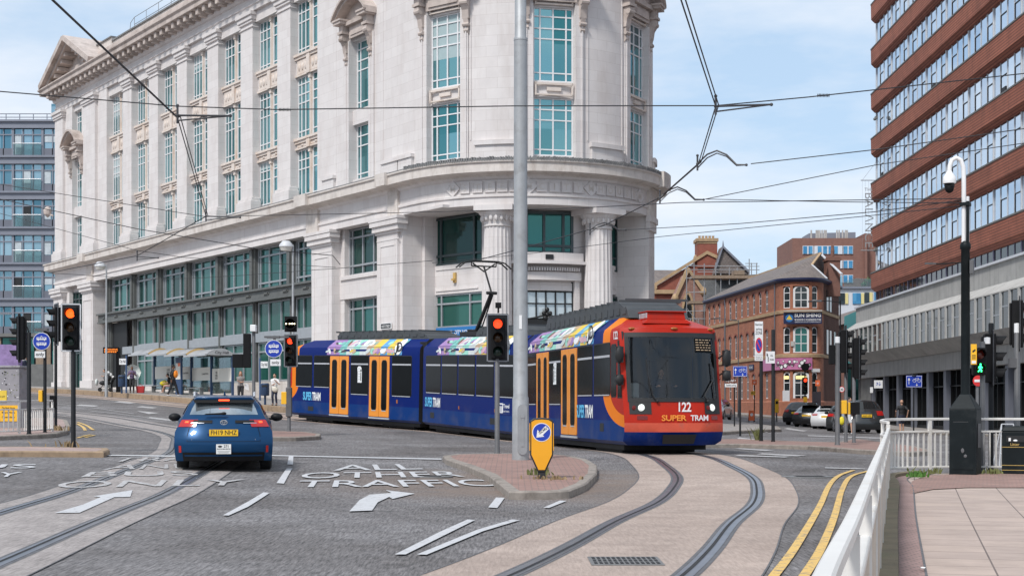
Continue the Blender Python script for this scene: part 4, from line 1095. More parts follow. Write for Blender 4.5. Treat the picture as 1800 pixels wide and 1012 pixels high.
pm('tram_red',(.43,.022,.010),.4,spec=.15,var=.08,scale=2,grime=((.14,.05,.04),1.5,.35))
pm('tram_salmon',(.56,.09,.05),.5,spec=.2,var=.12,scale=3,grime=((.22,.12,.1),2,.6))
pm('tram_blue',(.004,.022,.14),.45,spec=.1,var=.12,scale=2,grime=((.10,.10,.11),1.2,.4))
pm('door_orange',(.80,.27,.012),.4,coat=.2,var=.05)
pm('tram_window',(.006,.007,.008),.08,var=.2,spec=.04)
pm('rubber',(.014,.014,.015),.6,var=.2)
pm('alloy_edge',(.55,.55,.57),.4,.4,var=.08)
pm('chassis_dark',(.018,.017,.017),.8,var=.3,scale=3)
pm('roof_grey',(.055,.06,.065),.65,var=.2,scale=2)
pm('lettering_white',(.80,.80,.80),.5,var=.02); pm('lettering_cyan',(.10,.45,.72),.5,var=.02); pm('lettering_orange',(.85,.30,.04),.5,var=.02); pm('lettering_black',(.015,.015,.015),.5,var=.02); pm('lettering_red',(.6,.05,.03),.5,var=.02)
pm('head_lamp',(.9,.95,.9),.15,emit=(.95,1.0,.93),estr=.28); pm('lamp_clear',(.35,.36,.36),.12,.4); pm('lamp_red_off',(.16,.012,.010),.2); pm('lamp_amber',(.35,.10,.01),.25)
for nme,c in (('ad_violet',(.33,.19,.42)),('ad_teal',(.18,.47,.42)),('ad_pale',(.58,.62,.60)),('ad_brown',(.20,.085,.045)),('ad_yellow',(.72,.52,.06)),('ad_sand',(.52,.37,.23)),('ad_blue',(.10,.33,.60)),('ad_dark',(.04,.035,.045)),('ad_pink',(.60,.36,.42)),('ad_mint',(.30,.62,.50))): pm(nme,c,.45,var=.15,scale=5)
AD = ['ad_violet','ad_teal','ad_pale','ad_brown','ad_yellow','ad_sand','ad_blue','ad_dark','ad_pink','ad_mint','lettering_white','lettering_black']
def clear_glass(name,tint,gl_rough=.03,refl=.12):
    m,n,l,b = newmat(name); n.remove(b)
    o = n['Material Output']; t = n.new('ShaderNodeBsdfTransparent'); t.inputs['Color'].default_value = (*tint,1)
    g_ = n.new('ShaderNodeBsdfGlossy'); g_.inputs['Roughness'].default_value = gl_rough; g_.inputs['Color'].default_value = (.9,.95,1,1)
    lw = n.new('ShaderNodeLayerWeight'); lw.inputs['Blend'].default_value = .25
    mr = n.new('ShaderNodeMapRange'); mr.inputs['To Min'].default_value = refl*.6; mr.inputs['To Max'].default_value = .9; l.new(lw.outputs['Fresnel'],mr.inputs['Value'])
    mxs = n.new('ShaderNodeMixShader'); l.new(mr.outputs['Result'],mxs.inputs['Fac']); l.new(t.outputs[0],mxs.inputs[1]); l.new(g_.outputs[0],mxs.inputs[2]); l.new(mxs.outputs[0],o.inputs['Surface'])
clear_glass('windscreen_glass',(.60,.62,.62),.02,.06)
clear_glass('clear_pane',(.72,.82,.80),.03,.10)

TR = thing('tram','long blue tram with orange doors and a red front, rounding the bend on its tracks','tram',4.1,35.5,.25)
TROOT = Vector((4.1,35.5,.25))
def carframe(p,d,z0,z1,L,side):
    """part transform: origin on the centre line over the rail; x runs along the car, side = which y is the visible flank"""
    x = Vector((d[0]*L,d[1]*L,z1-z0)).normalized(); z = Vector((0,0,1)); y = z.cross(x).normalized(); z = x.cross(y)
    o = Vector((p[0],p[1],z0)) - y*side*1.325
    M = Matrix((x,y,z)).transposed().to_4x4(); M.translation = o-TROOT
    return M
def sidepanel(mb,sd,x0,x1,z0,z1,off,m=0,r=.06,th=.02):
    """rounded panel standing proud of the flank"""
    P = []
    for cx,cz,a0 in ((x1-r,z1-r,0),(x0+r,z1-r,90),(x0+r,z0+r,180),(x1-r,z0+r,270)):
        for k in range(4): a = R(a0+30*k); P.append((cx+r*math.cos(a),cz+r*math.sin(a)))
    if sd > 0: P = P[::-1]
    yo = sd*(1.325+off); yi = sd*(1.325+off-th)
    mb.poly([(p[0],yo,p[1]) for p in P],m)
    for i in range(len(P)):
        a,b = P[i],P[(i+1) % len(P)]
        mb.poly([(b[0],yo,b[1]),(a[0],yo,a[1]),(a[0],yi,a[1]),(b[0],yi,b[1])],m)
PROF = [(1.18,.30),(1.325,.40),(1.325,.64),(1.325,.87),(1.325,1.2),(1.325,1.46),(1.325,2.0),(1.325,2.6),(1.325,2.95),(1.31,3.2),(1.275,3.30)]
ROOF = [(.87,3.62),(0,3.67)]
def nose_x(z): return float(np.interp(z,[.3,.5,.64,.87,1.46,3.0,3.3],[11.0,11.12,11.18,11.17,11.05,10.75,10.66]))
def ring(x,half,zr=0):
    pts = [((x(z) if callable(x) else x),-y,z) for y,z in half]+[((x(z) if callable(x) else x),y,z) for y,z in reversed(half) if y > 0]
    return pts
def carbody(M,name,mat,L,cab):
    mb = MB(); half = PROF+ROOF
    xs = [.18,.2,L*.5,L-.2] if not cab else [.18,.2,5,9.6]
    rings = [ring(x,half) for x in xs]
    if cab:
        rings.append(ring(lambda z: min(nose_x(min(z,3.3)),11.3)-.0 if z <= 3.3 else 10.1,PROF+[(.87,3.52),(0,3.56)]))
    mb.loft(rings,0,cap=False)
    mb.poly([(p[0],p[1],p[2]) for p in rings[0]],4)
    if not cab: mb.poly(rings[-1][::-1],4)
    if cab:
        nu = 16; us = [-1+2*i/nu for i in range(nu+1)]
        def P(u,z):
            y = np.interp(z,[p[1] for p in PROF],[p[0] for p in PROF]); return (nose_x(z)+.42*(1-abs(u)**2.6),u*y,z)
        zs = [p[1] for p in PROF]
        zs = sorted(set(zs+[3.12]))
        for a,b_ in zip(zs[:-1],zs[1:]):
            mm = 3 if b_ <= .65 else (2 if b_ <= .88 else 1)
            for i in range(nu):
                u0,u1 = us[i],us[i+1]
                if 1.45 < a and b_ <= 3.13 and abs(u0+u1)/2 < .88: continue
                mb.poly([P(u0,a),P(u1,a),P(u1,b_),P(u0,b_)],mm)
        for i in range(nu):                   # brow between windscreen and roof
            u0,u1 = us[i],us[i+1]
            f = lambda u: (10.1,u*.87,3.52+.04*(1-abs(u)))
            mb.poly([P(u0,3.3),P(u1,3.3),f(u1),f(u0)],1)
        b0 = [P(u,.3) for u in us]; mb.poly(b0[::-1],3)
    o = mb.build(name,[mat,'tram_red','tram_salmon','tram_blue','chassis_dark'],TR,smooth=28)
    o.matrix_local = M
    return o
def windows(car,sd,lst,z0,z1):
    for x0,x1 in lst:
        a,b_ = sorted((x0,x1)); mb = MB()
        sidepanel(mb,sd,a-.03,b_+.03,z0-.03,z1+.03,.006,1,.09); sidepanel(mb,sd,a,b_,z0,z1,.012,0,.07)
        mb.box(a+.05,b_-.05,sd*1.335,sd*1.346,z0-.035,z0-.005,2)
        mb.box(a+.02,b_-.02,sd*1.336,sd*1.342,z1-.36,z1-.30,2)
        mb.build('window',['tram_window','rubber','alloy_edge'],car,smooth=0)
def doors(car,sd,lst):
    for x0,x1 in lst:
        a,b_ = sorted((x0,x1)); m = (a+b_)/2
        for p,q in ((a,m-.012),(m+.012,b_)):
            mb = MB(); sidepanel(mb,sd,p,q,.47,2.93,.022,0,.03,.03)
            sidepanel(mb,sd,p+.17,q-.17,.72,2.78,.027,1,.14); sidepanel(mb,sd,p+.20,q-.20,.75,2.75,.030,2,.13)
            mb.box(p+.22,q-.22,sd*1.345,sd*1.358,.70,.735,3)
            mb.build('door',['door_orange','rubber','tram_window','alloy_edge'],car,smooth=0)
        mb = MB(); mb.box(a-.03,b_+.03,sd*1.3,sd*1.352,.38,.44,0); mb.build('door_step','alloy_edge',car,smooth=0)
def sidetext(car,sd,txt,xc,z,h,mat,name='lettering',wid=None,bold=.03,shear=0):
    mb = MB(); mb.text(txt,(xc,sd*1.331,z),(-sd,0,0),(0,0,1),h,0,bold,wid=wid,shear=shear,space=.92); return mb.build(name,mat,car,smooth=0)
def logo(car,sd,xc,z,h):
    s_ = -sd; sidetext(car,sd,'SUPER',xc-s_*.42,z,h,'lettering_cyan',wid=.82); sidetext(car,sd,'TRAM',xc+s_*.42,z,h,'lettering_white',wid=.76)
def advert(car,sd,xs,xe,flip=False):
    """collage of photographs of shoes and people along the roof edge, ending in a white roundel"""
    mb = MB(); rn = random.Random(5)
    s_ = 1 if xe > xs else -1
    def q(u,v,k=0):                          # u along 0..1, v 0..2: lower band then sloping flank
        x = xs+(xe-xs)*u
        if v <= 1: return (x,sd*(1.325+.006+k*.002)-sd*.045*max(0,v-.2),2.98+.32*v)
        v -= 1; return (x,sd*((1.275+.008+k*.002)-.405*v),3.30+.32*v+.008+k*.002)
    base = [0,0,1,2,9,2,5,4,6,4,6]; nb_ = len(base)
    for i,c in enumerate(base):
        u0,u1 = i/nb_,(i+1)/nb_
        for v0,v1 in ((0,1),(1.02,2)):
            P = [q(u0,v0),q(u1,v0),q(u1,v1),q(u0,v1)]; mb.poly(P if s_*(-sd) > 0 else P[::-1],c)
        for k in range(5):
            v = rn.choice((.5,1.5)); cu = rn.uniform(u0,u1); ru = rn.uniform(.12,.4)/nb_; rv = rn.uniform(.15,.42); c2 = rn.choice((2,3,5,7,8,9,10,1,0,4)); sk = rn.uniform(-.02,.02)
            P = [q(cu+ru*math.cos(a)+sk*math.sin(a),min(max(v+rv*math.sin(a),(0 if v < 1 else 1.02)),(1 if v < 1 else 2)),k+1) for a in [j*math.pi/6 for j in range(12)]]
            mb.poly(P if s_*(-sd) > 0 else P[::-1],c2)
    P = []; uc = .955; ru = .045
    for j in range(24): a = j*math.pi/12; P.append(q(uc+ru*math.cos(a),1.0+.98*math.sin(a)+(.0),8))
    for half in (P[0:13],P[12:24]+[P[0]]): mb.poly(half if s_*(-sd) > 0 else half[::-1],10)
    for ch,du in (('J',-.016),('D',.016)):
        p = q(uc+du,.45,10); mb.text(ch,(p[0],p[1]+sd*.01,p[2]),(s_,0,0),(0,0,1),.36,11,.02,shear=.3)
    mb.build('advert',AD,car,smooth=0)
def under(car,L,bog):
    mb = MB(); mb.box(.4,L-.5,-1.12,1.12,.16,.42,0)
    for x in bog:
        mb.box(x-1.2,x+1.2,-1.0,1.0,.08,.4,0)
        for dx in (-.9,.9):
            for y in (-.72,.72): mb.lathe([(.0,y-.07),(.33,y-.07),(.33,y+.07),(0,y+.07)],(x+dx,0,.33),16,axis='y')
    mb.build('underframe','chassis_dark',car,smooth=0)
def roofpod(car,x0,x1,h,slope0=.4,slope1=.4,w_=.82):
    mb = MB(); P = [(x0,3.6),(x1,3.6),(x1-slope1*.2,3.66+h*.4),(x1-slope1,3.66+h),(x0+slope0,3.66+h),(x0+slope0*.2,3.66+h*.4)]
    mb.yprism(P,-w_,w_)
    n_ = int((x1-x0)/.55)
    for i in range(n_): x = x0+.5+i*.55; mb.box(x-.16,x+.16,-w_-.02,-w_,3.72,3.64+h*.62); mb.box(x-.16,x+.16,w_,w_+.02,3.72,3.64+h*.62); mb.box(x+.2,x+.24,-w_-.05,w_+.05,3.64+h,3.70+h)
    mb.build('roof_equipment','roof_grey',car,smooth=0)
# ---- front car
A0 = Vector((.26,46.83)); Ad = Vector((2.93-.46,35.6-46)).normalized(); LA = 11.2
MA = carframe(A0,Ad,.245,.20,11.7,-1)
CA = carbody(MA,'front_car','front_car_paint',11.2,True)
sh = .85
windows(CA,-1,[(sh+7.66,sh+9.12),(sh+6.06,sh+7.5)],1.60,2.93); windows(CA,-1,[(sh+2.92,sh+4.26),(.75,sh+1.32)],1.36,2.93)
doors(CA,-1,[(sh+1.42,sh+2.86),(sh+4.34,sh+5.98)])
windows(CA,1,[(2.6+1.6*i,4.1+1.6*i) for i in range(4)],1.5,2.93)
mb = MB(); sidepanel(mb,-1,10.03,10.52,1.52,2.90,.006,1,.1); sidepanel(mb,-1,10.06,10.49,1.55,2.87,.011,0,.09); mb.build('window',['tram_window','rubber'],CA,smooth=0)
def cabwin():
    mb = MB()
    for k,(d_,e,m) in enumerate(((.008,0,1),(.013,.03,0))):
        lo,hi = 1.50+e,2.98-e
        mb.poly([(10.60+e,-1.325-d_,lo),(min(nose_x(lo)-.05-e,11.0),-1.325-d_,lo),(nose_x(2.2)-.06-e,-1.325-d_,2.2),(nose_x(hi)-.02-e,-1.325-d_,hi),(10.60+e,-1.325-d_,hi)],m)
    mb.build('cab_window',['tram_window','rubber'],CA,smooth=0)
cabwin()
logo(CA,-1,sh+6.75,.98,.34)
advert(CA,-1,sh+.4,sh+7.6)
sidetext(CA,-1,'122',10.42,3.02,.20,'lettering_white',wid=.36,bold=.02)
under(CA,11,(2.2,8.8)); roofpod(CA,1.4,10.0,.42,.3,1.0)
def nosept(u,z,off):
    y = float(np.interp(z,[p[1] for p in PROF],[p[0] for p in PROF])); return (nose_x(z)+.42*(1-abs(u)**2.6)+off,u*y,z)
def nosepanel(u0,u1,z0,z1,off,n_=10,m=0,mb=None,k=3,r=.0):
    mb = mb or MB()
    for i in range(n_):
        for j in range(k):
            a,b_ = u0+(u1-u0)*i/n_,u0+(u1-u0)*(i+1)/n_; c,d_ = z0+(z1-z0)*j/k,z0+(z1-z0)*(j+1)/k
            mb.poly([nosept(a,c,off),nosept(b_,c,off),nosept(b_,d_,off),nosept(a,d_,off)],m)
    return mb
wsm = nosepanel(-.885,.885,1.46,3.12,.012,16,0,k=5); wsm.build('windscreen','windscreen_glass',CA,smooth=40)
gs = MB()
for (a,b_,c,d_) in ((-.93,.93,1.40,1.50),(-.93,.93,3.05,3.17),(-.93,-.86,1.50,3.05),(.86,.93,1.50,3.05)): nosepanel(a,b_,c,d_,.018,12 if b_-a > 1 else 2,0,gs)
gs.build('windscreen_seal','rubber',CA,smooth=40)
pm('cab_grey',(.035,.037,.04),.7); cabin = MB(); cabin.box(9.2,9.25,-1.2,1.2,.9,3.25); cabin.box(9.25,11.0,-1.2,1.2,.92,.97); cabin.box(9.25,10.5,-1.25,1.25,3.18,3.2); cabin.box(9.25,10.8,-1.27,-1.24,.9,3.2); cabin.box(9.25,10.8,1.24,1.27,.9,3.2)
cabin.hexa([(10.5,-1.1,1.0),(11.1,-1.0,1.0),(11.1,1.0,1.0),(10.5,1.1,1.0),(10.6,-1.05,1.52),(11.0,-.95,1.42),(11.0,.95,1.42),(10.6,1.05,1.52)])
cabin.build('cab_interior','cab_grey',CA,smooth=0)
cs = MB(); cs.box(9.5,9.65,-.15,.4,1.3,2.5); cs.box(9.5,10.1,-.15,.4,1.2,1.35); cs.box(9.3,9.9,-1.0,-.5,1.4,1.9,1); cs.build('driver_seat',['rubber','ad_pale'],CA,smooth=0,bevel=.04)
for u in (-.72,.74):
    mb = nosepanel(u-.19,u+.19,1.09,1.41,.012,4,0); mb.build('lamp_housing','rubber',CA,smooth=0)
    p = nosept(u+.02*(1 if u < 0 else -1),1.25,.02); hl = MB(); hl.lathe([(.0,.035),(.06,.03),(.088,0),(.095,-.02)],p,20,axis='x'); hl.build('headlight','head_lamp',CA)
    p2 = nosept(u+(.1 if u < 0 else -.13),1.25,.02); tl = MB(); tl.lathe([(0,.02),(.05,.015),(.06,0)],nosept(u-.11,1.25,.018),12,axis='x'); tl.build('tail_light','lamp_red_off',CA)
    mb = nosepanel(u-.07 if u < 0 else u-.05,u+.11 if u < 0 else u+.11,.95,1.05,.012,3,0,k=1); mb.build('fog_lamp','lamp_red_off',CA,smooth=0)
num = MB()
def nosetext(txt,u,z,h,mat,wid,bold=.02):
    y = u*1.325; mb = MB(); x = nose_x(z+h/2)+.42*(1-abs(u)**2.6)+.045
    sl = -.42*2.6*abs(u)**1.6*(1 if u > 0 else -1)/1.325
    mb.text(txt,(x,y,z),(sl,1,0),(0,0,1),h,0,bold,wid=wid,space=.94); mb.build('lettering',mat,CA,smooth=0)
nosetext('122',.10,1.16,.23,'lettering_white',.34); nosetext('SUPER',-.12,.93,.14,'lettering_orange',.66); nosetext('TRAM',.41,.93,.14,'lettering_white',.52)
cp = nosepanel(-.34,.34,.34,.58,.05,6,0,k=1); cp.build('coupler_cover','rubber',CA,smooth=0)
for (u0,z0,u1,z1,u2) in ((-.42,1.42,-.56,2.05,-.72),(.62,1.42,.78,1.95,.80)):
    wv = MB(); wv.tube([nosept(u0,z0,.06),nosept(u0-.08,z0+.12,.07),nosept(u1,z1,.06)],.018,6); wv.tube([nosept(u1+.02,z1-.52,.045),nosept(u1-.02,z1+.45,.045)],.016,6); wv.ball(nosept(u0,z0,.06),.045,8,6); wv.build('wiper','rubber',CA)
for sd,z in ((-1,2.62),(-1,1.98),(1,2.55),(1,2.1)):
    mr_ = MB(); big = z > 2.3; y0 = sd*1.32; y1 = sd*(1.48 if sd > 0 else 1.42)
    mr_.tube([(10.75,y0,z-.05),(10.98,y1,z+.12 if big else z+.1),(11.02,y1,z)],.022,6)
    hh = .20 if big else .13
    mr_.obox((11.03,y1,z-.02),(.05,0,0),(0,.10,0),(0,0,hh)); mr_.ball((11.04,y1,z-.02),(.09,.12,hh*1.15),10,8)
    mr_.build('mirror','rubber',CA)
ac = MB()
def frust(mb,x0,x1,w0,w1,z0,z1,i,m=0):
    mb.hexa([(x0,-w0,z0),(x1,-w0,z0),(x1,w0,z0),(x0,w0,z0),(x0+i,-w1,z1),(x1-i,-w1,z1),(x1-i,w1,z1),(x0+i,w1,z1)],m)
frust(ac,9.7,10.70,.66,.54,3.42,3.53,.05); frust(ac,9.7,10.6,.52,.50,3.53,3.72,.04); frust(ac,9.67,10.62,.54,.54,3.72,3.75,.0)
for k in range(8): ac.box(9.75+k*.11,9.79+k*.11,-.54,-.51,3.56,3.70,1)
ac.build('air_conditioning_box',['tram_red','alloy_edge'],CA,smooth=0,bevel=.02)
for u in (-.8,.02,.86):
    ml = MB(); ml.ball(nosept(u,3.27,.0),(.06,.10,.04),10,6); ml.build('marker_light','lamp_amber',CA)
ds = nosepanel(.42,.82,2.66,3.03,.016,3); rn = random.Random(9)
for r_ in range(5):
    u = .44
    while u < .78: wd = rn.uniform(.03,.09); nosepanel(u,min(u+wd,.8),2.98-r_*.065,3.0-r_*.065,.02,2,1,ds,k=1); u += wd+.025
ds.build('destination_panel',['tram_window','ad_sand'],CA,smooth=0)
vt = MB(); sidepanel(vt,-1,9.05,9.4,.62,.84,.006,0,.02); vt.build('vent','rubber',CA,smooth=0)
st = MB()
def sticker(sd,car,x,z):
    mb = MB(); P = [(-.17,-.32),(.17,-.32),(.17,.1),(.2,.3),(.1,.36),(-.05,.36),(-.14,.28),(-.17,.1)]
    yo = sd*1.341
    pts = [(x+p[0],yo,z+p[1]) for p in P]; mb.poly(pts if sd < 0 else pts[::-1],0)
    for k in range(5): mb.box(x-.02,x+.13,yo+sd*.002,yo+sd*.004,z-.2+k*.11,z-.15+k*.11,1)
    mb.box(x-.12,x-.06,yo+sd*.002,yo+sd*.004,z-.25,z+.1,2); mb.ball((x-.09,yo,z+.18),(.05,.006,.06),8,6,2)
    mb.build('sticker',['lettering_white','ad_pale','lettering_black'],car,smooth=0)
sticker(-1,CA,sh+3.6,2.25)
# ---- middle car
Bp = Vector((-3.55,55.4)); Bd = Vector((3.85,-8.6)).normalized()
MBm = carframe(Bp,Bd,.55,.245,9.4,-1)
CB = carbody(MBm,'middle_car','middle_car_paint',9.42,False)
windows(CB,-1,[(.52,2.05),(2.2,3.72),(3.87,5.40),(5.55,7.08),(7.22,8.75)],1.56,2.93)
windows(CB,1,[(.52+1.68*i,2.05+1.68*i) for i in range(5)],1.56,2.93)
logo(CB,-1,1.25,1.02,.34); advert(CB,-1,1.7,8.4)
under(CB,9.4,(2.0,7.4)); roofpod(CB,4.2,8.8,.30)
tv = MB(); sidepanel(tv,-1,7.55,8.5,.95,1.38,.006,1,.02); sidepanel(tv,-1,7.6,7.92,1.0,1.33,.008,0,.02)
tv.text('T',(7.76,-1.335,1.04),(1,0,0),(0,0,1),.24,1,.03); tv.text('Travel',(8.2,-1.333,1.18),(1,0,0),(0,0,1),.13,0,.02,wid=.5); tv.text('South Yorkshire',(8.2,-1.333,1.04),(1,0,0),(0,0,1),.06,0,.01,wid=.5)
tv.build('operator_badge',['lettering_white','tram_blue'],CB,smooth=0)
for x in (1.0,6.8): vt = MB(); sidepanel(vt,-1,x,x+.42,.58,.80,.006,0,.02); vt.build('vent','rubber',CB,smooth=0)
for x in (3.9,7.2): vt = MB(); vt.box(x,x+.07,-1.34,-1.325,1.0,1.12); vt.build('door_button','lamp_amber',CB,smooth=0)
pn = MB(); pn.box(2.0,4.4,-.55,.55,3.68,3.86)
pn.tube([(2.3,0,3.9),(3.72,0,5.27)],.075,8); pn.tube([(2.5,.1,3.9),(3.6,.1,5.2)],.03,6)
pn.tube([(2.3,-.35,3.9),(2.3,.35,3.9)],.06,8); pn.tube([(3.72,-.2,5.27),(3.72,.2,5.27)],.06,8)
pn.tube([(3.72,0,5.27),(2.95,0,6.30)],.04,6); pn.tube([(2.95,-.45,6.4),(2.98,0,6.1),(2.95,.45,6.4)],.03,6)
pn.tube([(2.95,-.5,6.30),(2.95,.5,6.30)],.03,6)
for x in (2.78,3.12): pn.tube([(x,-1.05,6.22),(x,-.8,6.42),(x,-.5,6.48),(x,.5,6.48),(x,.8,6.42),(x,1.05,6.22)],.028,6)
for y in (-.5,.5): pn.tube([(2.78,y,6.48),(3.12,y,6.48)],.025,6); pn.tube([(2.95,y,6.3),(2.95,y,6.47)],.025,6)
pn.build('pantograph','chassis_dark',CB)
# ---- rear car
Cd = Vector((-6.4,8.7)).normalized()
MC = carframe(Bp,Cd,.55,.90,10.8,1)
CC = carbody(MC,'rear_car','rear_car_paint',11.2,True)
windows(CC,1,[(7.32,8.72),(8.93,10.4)],1.60,2.93); windows(CC,1,[(.76,2.2),(4.06,5.5)],1.36,2.93); windows(CC,-1,[(2.6+1.6*i,4.1+1.6*i) for i in range(4)],1.5,2.93)
doors(CC,1,[(2.4,3.96),(5.68,7.27)]); logo(CC,1,8.9,1.0,.34); advert(CC,1,7.6,1.5)
under(CC,11,(2.2,8.8)); roofpod(CC,.3,7.6,.30,1.0,.2); sticker(1,CC,4.75,2.15)
vt = MB(); sidepanel(vt,1,8.75,9.25,.52,.72,.006,0,.02); vt.build('vent','rubber',CC,smooth=0)
vt = MB(); sidepanel(vt,1,1.75,1.85,1.05,1.2,.008,0,.02); vt.build('door_button','lamp_amber',CC,smooth=0)
for c in (CC,):
    mb = nosepanel(-.9,.9,1.46,3.12,.012,12,0,k=4); mb.build('windscreen','tram_window',c,smooth=40)
# ---- bellows
for M0,nm in ((MA,'a'),(MBm,'b')):
    bl = MB()
    for k in range(6): bl.box(-.55+k*.13,-.48+k*.13,-1.2,1.2,.5,3.5)
    bl.box(-.6,.2,-1.12,1.12,.55,3.42)
    o = bl.build('gangway_bellows','chassis_dark',TR,smooth=0); o.matrix_local = M0

# ------------------------------------------------------------------ motor cars
pm('car_blue',(.007,.047,.125),.28,.25,coat=.2,spec=.15,var=.04,scale=2)
pm('car_black',(.012,.013,.016),.25,.2,coat=.9,var=.05); pm('car_white',(.62,.63,.64),.3,coat=.8,var=.03); pm('car_silver',(.33,.34,.36),.3,.5,coat=.7,var=.03); pm('car_dark',(.022,.025,.027),.3,.2,coat=.8,var=.05)
pm('car_glass',(.010,.014,.016),.03,var=.1,spec=.8); pm('black_trim',(.012,.012,.013),.5,var=.15,spec=.2); pm('tyre',(.016,.016,.017),.85,var=.2); pm('alloy_wheel',(.32,.32,.34),.35,.7)
pm('tail_red',(.42,.012,.010),.15,var=.1,coat=.6); pm('brake_lit',(.9,.08,.02),.3,emit=(1,.07,.015),estr=2.2); pm('rear_glass',(.40,.46,.50),.04,.75,var=.5,scale=1.2); pm('chrome',(.65,.66,.68),.15,.9,var=.03)
pm('plate_yellow',(.80,.48,.02),.45,var=.03); pm('plate_white',(.72,.72,.70),.5,var=.03)
pm('roof_rail_silver',(.6,.61,.63),.3,.6,var=.03)
def carshell(name,parent,mats,L=4.65,W=.895,H=1.44,hood=.98,estate=True,suv=False,sx=1.0):
    """body lofted along its length: x = 0 at the rear bumper, +x forward; two half-sections per station"""
    # level table: z, with half-widths per station
    k = H/1.44
    lev = [.20,.36,.50,.62,.74,.93*k,1.05*k,1.24*k,1.38*k,1.43*k]
    rear = [.875,.895,.90,.90,.893,.80,.735,.655,.53,.0]
    full = [.86,.89,.895,.895,.895,.885,.80,.70,.58,.0]
    belt = hood*k
    st = [(0,rear,0)]
    xr = [.12,.03,.0,.02,.10,.17,.24,.45,.62,.66] if estate else [.12,.03,0,.02,.08,.14,.55,1.0,1.45,1.6]
    R_ = []
    def section(xs,ws,zs): return [(x,-w_*W/.895,z) for x,w_,z in zip(xs,ws,zs)]
    R_.append(section(xr,rear,lev))
    n = len(lev)
    for x in (1.05,1.7,2.5):
        xs = [max(x,xr[i]+.08+.1*(x-1.05)) for i in range(n)]; R_.append(section(xs,full,lev))
    # windscreen base
    def hz_(zs): return zs
    zz = [.20,.36,.50,.62,.74,.93*k,1.03*k,1.06*k,1.08*k,1.09*k]
    R_.append(section([3.35]*3+[3.35]*2+[3.35,3.25,2.95,2.80,2.78],[.86,.89,.895,.895,.895,.87,.79,.69,.57,0],[.20,.36,.50,.62,.74,.93*k,1.03*k,1.22*k,1.36*k,1.41*k]))
    R_.append(section([3.6]*10,[.86,.89,.895,.895,.89,.84,.70,.55,.35,0],[.20,.36,.50,.62,.74,.93*k,.99*k,1.0*k,1.01*k,1.02*k]))
    R_.append(section([4.25]*10,[.84,.87,.88,.87,.84,.72,.55,.45,.3,0],[.20,.36,.50,.62,.74,.82*k,.86*k,.87*k,.88*k,.885*k]))
    R_.append(section([L-.1,L,L,L-.02,L-.08,L-.16,L-.2,L-.21,L-.22,L-.22],[.70,.74,.74,.72,.66,.55,.45,.35,.2,0],[.20,.36,.50,.62,.70,.75,.77,.78,.79,.80]))
    return R_,xr,rear,lev
